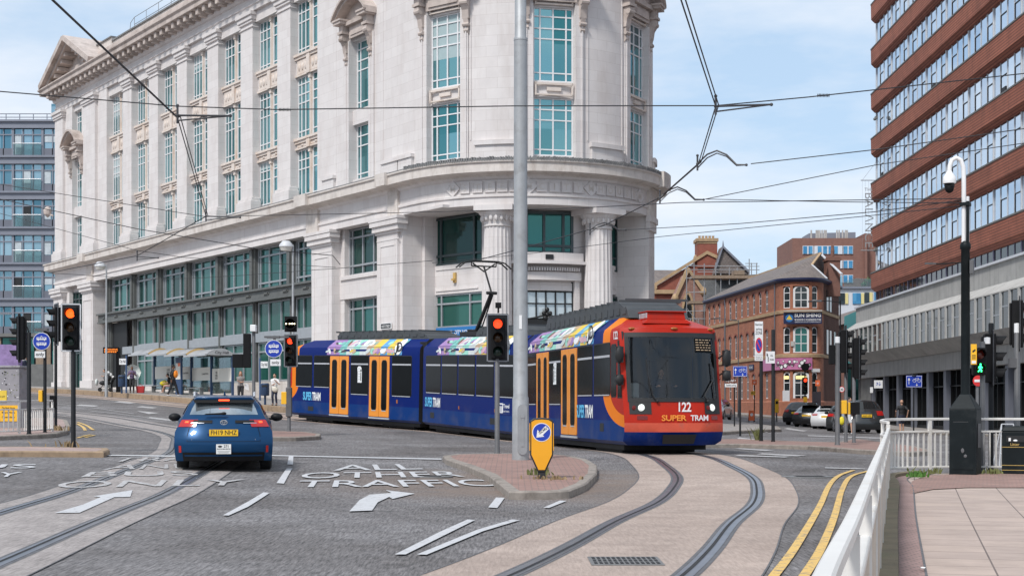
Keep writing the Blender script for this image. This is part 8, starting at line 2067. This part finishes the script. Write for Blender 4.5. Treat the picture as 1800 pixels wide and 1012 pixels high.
for k in range(60): u,v = rn.uniform(-26,32),rn.uniform(650,700); a,b_ = rn.uniform(.01,.04),rn.uniform(.01,.03); c = MB() if k == 0 else c; q_ = rn.uniform(0,3); c.poly([(side(u,t)+a*math.cos(q_+j*1.57),-.004,up(v,t)+b_*math.sin(q_+j*1.57)) for j in range(4)],k % 3)
c.build('torn_stickers',['sign_white','signal_black','weed'],t,smooth=0)
x,y,z = base(1775,825,.1); y += 3; x = S(1773,0,y)[0]; t = thing('folding_board','folding pavement board with a thin metal frame near the tower doorway','signboard',x,y,gz(x,y)); mb = MB()
for (a,b_) in (((-.2,0,0),(-.12,.1,.95)),((.2,0,0),(.14,.1,.95)),((-.12,.1,.95),(.14,.1,.95)),((-.25,.3,0),(-.12,.1,.95)),((.28,.3,0),(.14,.1,.95)),((-.18,.02,.3),(.18,.02,.3))): mb.tube([a,b_],.014,6)
mb.build('frame','board_border',t); mb = MB(); mb.hexa([(-.14,.05,.5),(.16,.05,.5),(.16,.07,.5),(-.14,.07,.5),(-.11,.09,.9),(.13,.09,.9),(.13,.11,.9),(-.11,.11,.9)]); mb.build('panel','signal_black',t,smooth=0)
# ---- tram stop: shelter, boards, benches, bins
sx = Vector((.582,-.813,0)); sn = Vector((-.813,-.582,0))     # along the street towards the camera / towards the road
SO = Vector((-16.9,83.4,0)); SO.z = gz(SO.x,SO.y)+.30
SH = thing('tram_shelter','tram stop shelter with stepped silver vaulted roofs and blue posts reading City Hall','shelter',SO.x,SO.y,SO.z,math.atan2(sx.y,sx.x))
gzl = lambda x: gz(SO.x+sx.x*x,SO.y+sx.y*x)+.30-SO.z
for i in range(4):
    xa,xb = -12.2+i*3.05,-12.2+(i+1)*3.05; zf = gzl(xa+1.5)
    zr = zf+2.42; mb = MB(); n_ = 10
    arc = [(-1.15+1.9*j/n_,zr+.40*math.sin(math.pi*j/n_)) for j in range(n_+1)]
    for j in range(n_):
        (y0,z0),(y1,z1) = arc[j],arc[j+1]
        for k_ in range(2): x0,x1 = xa-.1+k_*1.58,xa-.1+(k_+1)*1.58-.03; mb.poly([(x0,y0,z0),(x1,y0,z0),(x1,y1,z1),(x0,y1,z1)]); mb.poly([(x0,y0,z0-.03),(x0,y1,z1-.03),(x1,y1,z1-.03),(x1,y0,z0-.03)])
    mb.box(xa-.1,xb+.05,-1.2,-1.1,zr-.05,zr+.06); mb.box(xa-.1,xb+.05,.7,.78,zr-.05,zr+.06)
    mb.build('roof','shelter_roof',SH,smooth=30)
    e = MB(); pts = arc; x = xb+.06 if i == 3 else xb+.02
    e.poly([(x,p[0],p[1]) for p in pts],0); e.poly([(x-.03,p[0],p[1]) for p in pts][::-1],0)
    if i == 3: e.text('City Hall',(x+.01,-.15,zr+.08),(0,1,0),(0,0,1),.16,1,.01,wid=.85)
    e.build('roof_end',['shelter_roof' if i == 3 else 'shelter_tan','lettering_black'],SH,smooth=0)
    p = MB(); p.box(xa-.06,xa+.06,.5,.62,gzl(xa)-.1,zr+.05); p.build('post','shelter_blue',SH,smooth=0)
    bk = MB(); bk.box(xa+.15,xb-.15,.54,.56,zf+.9,zf+1.7,0)
    rn = random.Random(i);
    if i in (0,3):
        for q_ in range(3): bk.text(('CLEAN','SOUTH','BAY')[q_] if i == 0 else ('WE','WILL','STAY')[q_],(xb-.6 if i == 0 else xa+.8,.53,zf+1.4-q_*.17),(1,0,0),(0,0,1),.12,1,.02)
    else: bk.text('CLARKETOWN',(xb-.9,.53,zf+1.25),(1,0,0),(0,0,1),.10,1,.01)
    bk.build('back_panel',['panel_cream','lettering_black'],SH,smooth=0)
    gl = MB(); gl.box(xa+.1,xb-.1,.58,.59,zf+.2,zr); gl.build('glass_screen','clear_pane',SH,smooth=0)
    if i < 3:
        bn = MB(); bn.box(xa+.5,xb-.5,.05,.38,zf+.42,zf+.47);
        for x in (xa+.7,xb-.7): bn.box(x-.03,x+.03,.1,.34,zf-.02,zf+.42)
        bn.build('bench','bench_grey',SH,smooth=0)
p = MB(); p.box(-.06,.06,.5,.62,-.1,2.45); p.build('post','shelter_blue',SH,smooth=0)
x_,y_ = -6.0,-.25; p = MB(); zf = gzl(x_); p.box(x_-.55,x_+.35,y_-.05,y_+.05,zf-.05,zf+2.3,0); p.box(x_-.45,x_+.25,y_-.07,y_-.05,zf+.95,zf+1.95,1); p.box(x_-.1,x_+.25,y_-.075,y_-.07,zf+1.75,zf+1.95,2); p.build('timetable_board',['shelter_blue','panel_cream','sign_orange'],SH,smooth=0)
def on_plat(px,py): x,y = G(px,py,.30); return x,y,gz(x,y)+.30
for (px,py,sp_,lab,nm) in ((222,690.5,(210,630,222,640.5),'blue post with a City Hall name plate beside the far blue bin','stop_name_sign'),(457,703,(458.5,635,471,646.5),'blue post with a City Hall name plate left of the round tram sign','stop_name_sign')):
    x,y,z = on_plat(px,py); t = thing(nm,lab,'stop sign',x,y,z); post(t,up(sp_[1]-6,t),.055,'shelter_blue'); plate(t,side((sp_[0]+sp_[2])/2,t),-.06,up((sp_[1]+sp_[3])/2,t),(sp_[2]-sp_[0])*y/FOC,(sp_[3]-sp_[1])*y/FOC,'sign_white','plate',['City Hall'],th_=.18)
for (px,py,top,w_,lab) in ((214,691,659,12.5,'blue litter bin by the far City Hall name plate'),(466,711,673,15,'blue litter bin on a stem left of the woman in a white blouse')):
    x,y,z = on_plat(px,py); t = thing('litter_bin',lab,'litter bin',x,y,z); r = w_*y/FOC/2; h = up(top,t); b0 = h*.42 if px > 300 else h*.36; mb = MB(); mb.lathe([(r*.9,b0),(r,b0+.05),(r,h-.06),(r*.8,h),(0,h)],(0,0,0),16); mb.build('body','bin_blue',t); mb = MB(); mb.lathe([(.06,0),(.06,b0)],(0,0,0),8); mb.build('stem','bin_blue',t); mb = MB(); mb.box(-r*.6,r*.6,-r*1.02,-r*.7,h-.2,h-.1); mb.build('slot','dark_void',t,smooth=0)
x,y,z = on_plat(208,689); t = thing('departure_display','black post with an orange lit departure display near the dark entrance','display',x,y,z); mb = MB(); mb.box(-.12,.12,-.1,.1,0,up(612,t)); mb.build('post','signal_black',t,smooth=0); mb = MB(); a,b_ = side(182,t),side(209,t); mb.box(a,b_,-.12,.1,up(621,t),up(610,t),0)
rn = random.Random(6)
for r_ in range(3):
    u = a+.08
    while u < b_-.1: w_ = rn.uniform(.03,.12); mb.box(u,min(u+w_,b_-.05),-.125,-.121,up(613.5+r_*2.6,t)-.025,up(613.5+r_*2.6,t)+.025,1); u += w_+.03
mb.build('display',['signal_black','screen_orange'],t,smooth=0)
# ---- weeds and litter
def tuft(px,py,off,lab,n,h,sp,mat,seed=1):
    x,y,z = base(px,py,off); rn = random.Random(seed); mb = MB()
    for i in range(n):
        a = rn.uniform(0,6.28); r = abs(rn.gauss(0,sp)); bx,by = r*math.cos(a),r*math.sin(a)*.6; hh = h*rn.uniform(.4,1); lx,ly = rn.gauss(0,.4)*hh,rn.gauss(0,.3)*hh; w_ = .012+.01*rn.random(); z0 = gz(x+bx,y+by)+off-z
        mb.poly([(bx-w_,by,z0),(bx+w_,by,z0),(bx+lx*.4+w_,by+ly*.4,z0+hh*.6),(bx+lx,by+ly,z0+hh),(bx+lx*.4-w_,by+ly*.4,z0+hh*.6)])
    o = mb.build('weeds',mat,loc=(x,y,z),smooth=0); setp(o,lab,'weeds')
tuft(944,834,.13,'straggly weeds growing round the foot of the yellow bollard',38,.16,.13,'weed',1); tuft(975,842,.13,'dry flattened grass on the island bricks right of the yellow bollard',40,.08,.25,'dry_weed',2)
tuft(1612,838,.13,'green weeds in the corner where the brick channel meets the railing',60,.13,.10,'green_weed',3); tuft(115,785,.13,'dry weeds at the foot of the red lit signal on the left island',24,.18,.22,'dry_weed',4); tuft(1332,773,.13,'tall weeds at the foot of the parking zone sign',40,.5,.10,'weed',5); tuft(1745,832,.11,'grass between the camera mast and the litter bin',30,.13,.15,'weed',6); tuft(1640,832,.12,'thin grass under the short white railing',22,.14,.25,'weed',7); tuft(98,756,.13,'dry weeds at the end post of the left railing',40,.2,.25,'dry_weed',8)
x,y,z = base(1622,1004,.1); mb = MB(); rn = random.Random(3); P = [(.035*math.cos(a)*rn.uniform(.6,1.2),.03*math.sin(a)*rn.uniform(.6,1.2),rn.uniform(.005,.03)) for a in [i*.7 for i in range(9)]]
for a,b_ in zip(P,P[1:]+P[:1]): mb.poly([(0,0,.03),a,b_])
setp(mb.build('crumpled_paper','sign_white',loc=(x,y,z+.01),smooth=0),'scrap of crumpled white paper lying in the brick channel','litter')
# ------------------------------------------------------------------ people
for nm_,c in (('skin',(.50,.29,.20)),('skin_brown',(.22,.11,.07)),('cloth_black',(.014,.014,.016)),('cloth_white',(.66,.65,.64)),('cloth_grey',(.22,.20,.19)),('cloth_navy',(.02,.025,.05)),('cloth_pink',(.50,.30,.27)),('cloth_purple',(.12,.08,.15)),('hair_dark',(.015,.012,.010)),('hair_ginger',(.26,.085,.03)),('hair_grey',(.30,.27,.25)),('bag_cream',(.62,.57,.48)),('bag_orange',(.80,.25,.02)),('bag_yellow',(.75,.62,.03)),('bag_red',(.45,.03,.03)),('shoe_white',(.55,.55,.55)),('umbrella_cloth',(.66,.70,.67))): pm(nm_,c,.7,var=.12,scale=6)
def organic(name,mat,parent,chains,balls=(),vox=.02):
    """one continuous skin grown over tapered limbs: tubes and balls fused by a voxel remesh"""
    mb = MB()
    for pts,rs in chains:
        P = [tuple(v) for v in pts]; mb.tube(P,list(rs),10)
        for p,r in zip(P,rs): mb.ball(p,r*.99,8,6)
    for c,r in balls: mb.ball(c,r,12,8)
    o = mb.build(name,mat,parent,smooth=0,merge=False)
    m = o.modifiers.new('fuse','REMESH'); m.mode = 'VOXEL'; m.voxel_size = vox; m.use_smooth_shade = True
    s_ = o.modifiers.new('soften','SMOOTH'); s_.factor = .5; s_.iterations = 4
    return o
def person(label,x,y,z,rot,H=1.72,skin='skin',top='cloth_black',legs='cloth_navy',hair='hair_dark',shoes='cloth_black',hands=((-.2,-.1,.9),(.2,-.1,.9)),feet=((-.1,0),(.1,0)),hip=(0,0,.52),chest=(0,0,.80),headc=None,shorts=False,longhair=False,sleeves=.55,skirt=False,seated=False,feet3=None):
    t = thing('person',label,'person',x,y,z,rot); k = H
    hip = Vector(hip)*k; ch = Vector(chest)*k; nk = ch+(ch-hip).normalized()*.035*k; hc = Vector(headc)*k if headc else nk+(ch-hip).normalized()*.095*k+Vector((0,-.012*k,0))
    ax = Vector((1,0,0)); sk,cl,tr = [],[],[]
    fingers = []
    for s_,hnd in zip((-1,1),hands):
        sh = ch+ax*s_*.105*k+Vector((0,0,-.005*k)); hd = Vector(hnd)*k/1.72 if False else Vector(hnd); d_ = hd-sh; L = .165*k; ll = min(d_.length,2*L*.995); mid = sh+d_.normalized()*ll/2; hd = sh+d_.normalized()*ll
        off = math.sqrt(max(0,L*L-(ll/2)**2)); e = d_.normalized().cross(Vector((s_*.3,-.2,1))); pole = Vector((s_*.45,.6,-.5)); pole = (pole-d_.normalized()*pole.dot(d_.normalized())).normalized(); el = mid+pole*off
        sk.append(([sh,el,hd],(.030*k,.023*k,.017*k)))
        f = sh.lerp(el,1) if sleeves >= 1 else sh.lerp(el,sleeves)
        cl.append(([sh,f],(.036*k,.031*k)) if sleeves < 1.01 else ([sh,el,el.lerp(hd,.9)],(.036*k,.030*k,.022*k)))
        fd = (hd-el).normalized(); sd = fd.cross(Vector((0,0,1))); sd = sd.normalized() if sd.length > .1 else Vector((1,0,0)); pm_ = hd+fd*.045*k
        sk.append(([hd,pm_],(.016*k,.018*k)))
        for i,(o_,l_) in enumerate(((-.018,.036),(-.006,.043),(.006,.041),(.017,.033))): b0 = pm_+sd*o_*k; sk.append(([b0,b0+fd*l_*k*.55,b0+fd*l_*k*.9+Vector((0,0,-.010*k))],(.0058*k,.0054*k,.0046*k)))
        b0 = hd+fd*.012*k+sd*.016*k*s_; sk.append(([b0,b0+(fd*.6+sd*s_*.6)*.03*k],(.0062*k,.005*k)))
    for i,s_ in enumerate((-1,1)):
        hj = hip+ax*s_*.05*k; ft = Vector((feet[i][0],feet[i][1],.045*k)) if not feet3 else Vector(feet3[i]); d_ = ft-hj; L = .245*k; ll = min(d_.length,2*L*.998); off = math.sqrt(max(0,L*L-(ll/2)**2)); dn = d_.normalized(); pole = Vector((0,-1,.15)); pole = (pole-dn*pole.dot(dn)).normalized(); kn = hj+dn*ll/2+pole*off; ft = hj+dn*ll
        sk.append(([hj,kn,ft],(.050*k,.033*k,.022*k))); sk.append(([ft,ft+Vector((0,-.085*k,-.022*k))],(.022*k,.017*k)))
        tr.append(([hj,hj.lerp(kn,.85)],(.058*k,.046*k)) if shorts else ([hj,kn,kn.lerp(ft,.9)],(.058*k,.042*k,.031*k)))
        s2 = MB(); fw = Vector((0,-1,0)); s2.ball(ft+Vector((0,-.035*k,-.025*k)),(.028*k,.075*k,.026*k),10,6); s2.build('shoe',shoes,t)
    W = .085*k
    tors = [(hip,.078*k),(hip.lerp(ch,.5),.072*k),(ch,.085*k)]
    bl = [((hip.x,hip.y,hip.z),(.092*k,.066*k,.075*k)),(tuple(hip.lerp(ch,.45)),(.080*k,.060*k,.10*k)),(tuple(hip.lerp(ch,.85)),(.105*k,.066*k,.09*k))]
    sk.append(([ch,nk,hc+Vector((0,.01*k,-.04*k))],(.045*k,.030*k,.030*k)))
    hb = [(tuple(hc),(.044*k,.054*k,.066*k)),(tuple(hc+Vector((0,-.022*k,-.035*k))),(.030*k,.030*k,.030*k)),(tuple(hc+Vector((0,-.058*k,-.008*k))),(.008*k,.012*k,.014*k)),(tuple(hc+Vector((-.045*k,.005*k,-.005*k))),(.006*k,.012*k,.016*k)),(tuple(hc+Vector((.045*k,.005*k,-.005*k))),(.006*k,.012*k,.016*k))]
    organic('body',skin,t,sk,bl+hb,.011*k/1.7)
    f = MB()
    for s_ in (-1,1): f.ball(hc+Vector((s_*.017*k,-.050*k,.004*k)),(.007*k,.005*k,.004*k),8,5)
    f.ball(hc+Vector((0,-.052*k,-.034*k)),(.014*k,.004*k,.004*k),8,5); f.build('eyes_and_mouth',hair if hair != 'hair_grey' else 'hair_dark',t)
    bl2 = [(c,tuple(v*1.12 for v in r)) for c,r in bl]
    organic('top',top,t,cl,bl2[1:]+[(tuple(hip.lerp(ch,.12)),(.095*k,.072*k,.07*k))],.018)
    organic('skirt' if skirt else 'trousers',legs,t,tr,[(tuple(hip),(.098*k,.074*k,.075*k))],.018)
    h_ = [(tuple(hc+Vector((0,.012*k,.018*k))),(.050*k,.056*k,.058*k))]
    if longhair: h_ += [(tuple(hc+Vector((s_*.035*k,.02*k,-.06*k))),(.026*k,.035*k,.085*k)) for s_ in (-1,1)]+[(tuple(hc+Vector((0,.04*k,-.06*k))),(.045*k,.03*k,.09*k))]
    organic('hair',hair,t,[],h_,.012)
    return t
def P_(px,py): x,y = G(px,py,.30); return x,y,gz(x,y)+.30
tv_ = MA.to_translation()+TROOT; dpos = MA @ Vector((9.75,.12,1.35)); dpos = dpos+TROOT
person('tram driver in dark clothes seated behind the windscreen',dpos.x,dpos.y,dpos.z-.0,math.atan2(Ad.y,Ad.x)+R(90),1.74,top='cloth_navy',hands=((-.25,-.5,.45),(.25,-.5,.45)),hip=(0,0,.06),chest=(0,-.02,.34),feet3=((-.1,-.5,-.3),(.1,-.5,-.3)),sleeves=1.2)
x,y,z = P_(483,712); t = person('woman in a white blouse and navy skirt holding a phone beside the blue bin',x,y,z,R(-10),1.62,top='cloth_white',legs='cloth_navy',hands=((.06,-.26,1.08),(.14,-.27,1.24)),skirt=True,sleeves=.9)
b_ = MB(); b_.ball((.05,-.19,.82),(.17,.09,.16),12,8); setp(b_.build('shoulder_bag','bag_cream',loc=(x,y,z)),'cream shoulder bag hanging in front of the woman in the white blouse','bag')
x,y,z = P_(423,708); t = person('woman with long ginger hair and a grey coat, arms folded, behind the blue car',x,y,z,R(8),1.66,top='cloth_grey',legs='cloth_black',hair='hair_ginger',longhair=True,hands=((.10,-.20,1.10),(-.10,-.21,1.14)),sleeves=.7)
b_ = MB(); b_.hexa([(.22,-.12,.74),(.46,-.10,.66),(.46,-.06,.66),(.22,-.08,.74),(.24,-.12,1.02),(.42,-.10,.98),(.42,-.06,.98),(.24,-.08,1.02)]); setp(b_.build('paper_bag','cloth_white',loc=(x,y,z),smooth=0),'white paper bag beside the ginger haired woman','bag')
x,y,z = P_(304,696); t = person('man in black walking in front of the shelter with an orange bag on his back',x,y,z,R(120),1.84,skin='skin_brown',top='cloth_black',legs='cloth_black',shoes='shoe_white',hands=((-.24,.16,.95),(.24,-.14,.98)),feet=((-.09,-.30),(.09,.28)),sleeves=1.2)
b_ = MB(); b_.ball((-.0,0,0),(.15,.12,.22),12,8); b_.tube([(-.08,-.02,.15),(-.1,-.2,.2),(-.1,-.24,-.05)],.02,6); setp(b_.build('rucksack','bag_orange',loc=(x+.20,y-.16,z+1.28),rot=R(60)),'orange rucksack on the back of the man in black','bag')
bx = lambda u,v,w_: tuple(SO+sx*u-sn*v+Vector((0,0,w_)))
q_ = bx(-8.6,.2,gzl(-8.6)); t = person('seated person in a black top and pink shorts on the shelter bench',q_[0],q_[1],q_[2],math.atan2(sx.y,sx.x)-R(35),1.66,top='cloth_black',legs='cloth_pink',hair='hair_dark',shoes='shoe_white',shorts=True,hip=(0,.02,.31),chest=(0,-.06,.57),hands=((-.1,-.38,.66),(.12,-.38,.66)),feet3=((-.1,-.48,.09),(.12,-.50,.09)),sleeves=.7)
q2 = bx(-9.6,.2,gzl(-9.6)+.62); b_ = MB(); b_.ball((0,0,0),(.30,.18,.17),12,8); b_.tube([(-.15,0,.12),(0,0,.24),(.15,0,.12)],.02,6); setp(b_.build('holdall','bag_yellow',loc=q2),'yellow bag on the shelter bench beside the seated person','bag')
x,y,z = P_(232,690); t = person('person in a purple top holding a pale umbrella beside the far blue bin',x,y,z,R(15),1.66,skin='skin_brown',top='cloth_purple',legs='cloth_black',hands=((-.12,-.22,1.2),(.12,-.24,1.18)),sleeves=.9)
um = thing('umbrella','open pale green umbrella held by the person in purple','umbrella',x,y,z+1.2); c = MB(); N = 8
for i in range(N):
    a0,a1 = 2*math.pi*i/N,2*math.pi*(i+1)/N; pr = [(0,0),(.24,-.04),(.44,-.14),(.53,-.24)]
    for (r0,z0),(r1,z1) in zip(pr[:-1],pr[1:]): c.poly([(r0*math.cos(a0),z0*1.0,r0*math.sin(a0)),(r1*math.cos(a0),z1,r1*math.sin(a0)),(r1*math.cos(a1),z1,r1*math.sin(a1)),(r0*math.cos(a1),z0,r0*math.sin(a1))])
o = c.build('canopy','umbrella_cloth',um,smooth=20,loc=(.0,.42,.12),rot=(R(8),0,0)); c = MB(); c.tube([(0,.42,.12),(0,-.15,.0)],.012,6); c.build('shaft','post_black',um)
b_ = MB(); b_.hexa([(-.22,-.1,0),(.22,-.1,0),(.22,.1,0),(-.22,.1,0),(-.26,-.12,.42),(.26,-.12,.42),(.26,.12,.42),(-.26,.12,.42)]); b_.tube([(-.15,0,.42),(0,0,.56),(.15,0,.42)],.012,6); x2,y2,z2 = P_(238,690); setp(b_.build('shopping_bag','bag_red',loc=(x2+.32,y2,z2),smooth=0),'red shopping bag on the ground beside the umbrella holder','bag')
x,y,z = P_(197,688); t = person('person in a white top bending over a pushchair at the dark entrance',x,y,z,R(-75),1.66,top='cloth_white',legs='cloth_black',hip=(0,.06,.52),chest=(0,-.17,.72),hands=((-.16,-.58,.98),(.16,-.58,.98)),sleeves=.6)
x,y,z = P_(186,688); t = thing('pushchair','black pushchair with a pale green bag beside the person in the white top','pushchair',x,y,z,R(-75)); c = MB()
for s_ in (-.22,.22):
    c.tube([(s_,.3,1.0),(s_,-.35,.2)],.018,6); c.tube([(s_,.28,.15),(s_,-.2,.65)],.018,6)
c.tube([(-.22,.3,1.0),(.22,.3,1.0)],.02,6); c.build('frame','post_black',t)
c = MB(); c.ball((0,-.05,.55),(.24,.36,.16),12,8); c.ball((0,.1,.85),(.25,.25,.22),12,8); c.build('seat_and_hood','cloth_black',t)
for s_ in (-.24,.24):
    for yy in (-.36,.28): c = MB(); c.lathe([(.06,-.02),(.13,-.02),(.13,.02),(.06,.02)],(s_,yy,.13),14,axis='x'); c.build('wheel','tyre',t)
c = MB(); c.ball((-.34,.2,.6),(.1,.17,.22),10,8); setp(c.build('carrier_bag','umbrella_cloth',loc=(x-.3,y,z)),'pale green carrier bag hanging on the pushchair','bag')
x,y = S(1585,0,77)[:2]; person('bald man in a black shirt and navy shorts walking away past the tower',x,y,gz(x,y)+.05,R(176),1.80,top='cloth_black',legs='cloth_navy',hair='skin',shorts=True,hands=((-.28,.08,.95),(.30,-.10,1.0)),feet=((-.10,-.12),(.10,.18)),sleeves=.85)
x,y = S(1492,0,66)[:2]; person('pedestrian in a dark top and white shorts crossing behind the grey signal posts',x,y,gz(x,y),R(60),1.72,top='cloth_navy',legs='cloth_white',shorts=True,shoes='shoe_white',feet=((-.09,-.18),(.09,.22)),hands=((-.24,.05,.9),(.24,-.05,.9)))
b_ = MB(); b_.ball((0,0,0),(.12,.09,.2),10,8); setp(b_.build('carrier_bag','bag_yellow',loc=(x-.32,y,gz(x,y)+.62)),'yellow bag carried by the pedestrian in white shorts','bag')
x,y = S(40,0,62)[:2]; person('pedestrian in a pale shirt and blue jeans walking behind the utility cabinet',x,y,EYE+(672-0)*0+(720-672)/FOC*62,R(150),1.75,top='cloth_white',legs='cloth_navy',feet=((-.09,-.18),(.09,.2)))
# ------------------------------------------------------------------ overhead line
pm('wire',(.022,.022,.026),.6,var=.1); pm('insulator',(.05,.05,.055),.5,var=.2)
def wire(name,lab,pts,r=.012,twin=0.,sag=True,cat='overhead wire',n=6):
    P = [Vector(S(*p)) for p in pts]; Q = [tuple(v) for v in (spline(P,4) if len(P) > 2 and sag else P)]
    mb = MB(); mb.tube(Q,r*.85,n)
    if twin:
        mb.tube([(q[0]+twin,q[1],q[2]+.02) for q in Q],r*.8,n)
        for q in Q[::5]: mb.tube([q,(q[0]+twin,q[1],q[2]+.02)],r,5)
    o = mb.build(name,'wire'); setp(o,lab,cat,'overhead wires of the tramway'); return o
HD = lambda y,h=5.15: h*2500/(720-y)
hp = lambda px,py,h=5.15: (px,py,HD(py,h))
wire('contact_wire','double contact wire over the nearest track, from the photo top to the pantograph',[hp(1188,-40),hp(1197,0),hp(1258,187),hp(1228,287),hp(1160,347),hp(1060,397),hp(905,440),hp(845,456)],.013,.05,False)
wire('contact_wire','dark wire slanting from the top left corner across the stone building to the left junction',[hp(40,-60),hp(92,0),hp(312,207)],.02,0,False)
wire('contact_wire','thin twin wire zigzagging from the left junction down past the windows',[hp(312,207),hp(362,380),hp(240,450),hp(85,480)],.012,.05,False)
wire('contact_wire','low wire running left from the pantograph across the green glazing',[(760,458,50),(660,466,52),(560,474,55),(300,490,62),(90,480,60)],.013,0,True)
wire('span_wire','long nearly level span wire crossing the whole photo near the upper windows',[(-60,155,24),(0,161,24.3),(312,187,24.8),(490,193,25),(900,186.5,24.4),(1258,186,23.8),(1420,171,24.2),(1860,123,26)],.012,0,False)
wire('span_wire','span wire from the left edge past the lower window sills to the camera mast',[(-40,318,40),(0,324,40),(362,381,38),(450,379,38),(700,374,37),(1030,365,34),(1200,356,32),(1690,349,26.6)],.011,0,False)
wire('span_wire','thick feeder wire from the stone building ending above the tall ground floor window',[(-40,342,46),(0,350,46),(240,402,46),(450,437,47),(585,449,48),(598,465,48)],.016,0,False)
wire('span_wire','faint span wire from the left edge to the middle of the glazed frontage',[(-40,366,52),(0,375,52),(240,440,47),(320,452,50),(590,470,50)],.011,0,False)
wire('span_wire','span wire rising right from the upper pull off arm across the tower bands',[(1320,288,29),(1540,263,28),(1860,218,28)],.012,0,False)
wire('span_wire','span wire from the second pull off arm past the sign letters',[(1240,350,34),(1540,290,33),(1860,243,33)],.012,0,False)
wire('span_wire','level span wire from the second pull off arm to the black mast shaft',[(1240,350,34),(1480,355,30),(1690,357,26.6)],.011,0,False)
wire('span_wire','span wire from the third pull off arm by the right column to the mast',[(1100,404,39),(1300,393,34),(1540,372,29),(1690,352,26.6)],.011,0,False)
wire('span_wire','lowest span wire rising from the steel pole past the right column',[(760,462,50),(930,446,46),(1160,416,38),(1540,378,30),(1690,362,26.6)],.010,0,False)
def arm(lab,a,b_,bow=0):
    A_,B_ = Vector(S(*a)),Vector(S(*b_)); P = [A_.lerp(B_,f)+Vector((0,0,bow*math.sin(math.pi*min(1,f*1.25))*(1 if f < .9 else .6))) for f in (0,.2,.4,.6,.8,1)]
    mb = MB(); mb.tube(P,.018,8); mb.tube([p+Vector((0,0,-.09*(1-i/5))) for i,p in enumerate(P)],.014,6); mb.ball(A_,.032,8,6); mb.ball(B_,.03,8,6); mb.tube([A_+Vector((0,0,-.14)),A_+Vector((0,0,.16))],.02,8); mb.ball(A_+Vector((0,0,.17)),.03,8,6)
    setp(mb.build('pull_off_arm','insulator'),lab,'pull-off arm','pull-off arms of the overhead line')
arm('straight pull off arm at the left junction in front of the upper windows',(312,203,24.8),(405,204,25.0)); arm('straight pull off arm against the sky at the junction of the long span wire',(1258,187,23.8),(1356,184,24.0))
arm('curved pull off arm against the sky, upper of two right of the stone building',(1226,288,29.4),(1312,290,29),.28); arm('curved pull off arm close to the right end of the stone cornice',(1160,348,34),(1237,351,34),.28); arm('straight pull off arm below the left junction near the window sills',(362,380,37.5),(422,382,37.5)); arm('curved pull off arm in front of the right fluted column',(1037,404,39),(1100,404,39),.2); arm('pull off arm low on the far left of the glazed frontage',(241,451,47),(278,453,47))
for (px,py,d,w_,lab) in ((500,193,25,20,'ribbed insulator on the long span wire in front of the stone pilasters'),(1447,168,24.3,22,'ribbed insulator on the long span wire against the sky')):
    c = S(px,py,d); mb = MB()
    for k in range(9): mb.lathe([(.012,0),(.035,.008),(.012,.016)],(c[0]-.1+k*.024,c[1],c[2]),8,axis='x')
    setp(mb.build('insulator','insulator'),lab,'insulator')
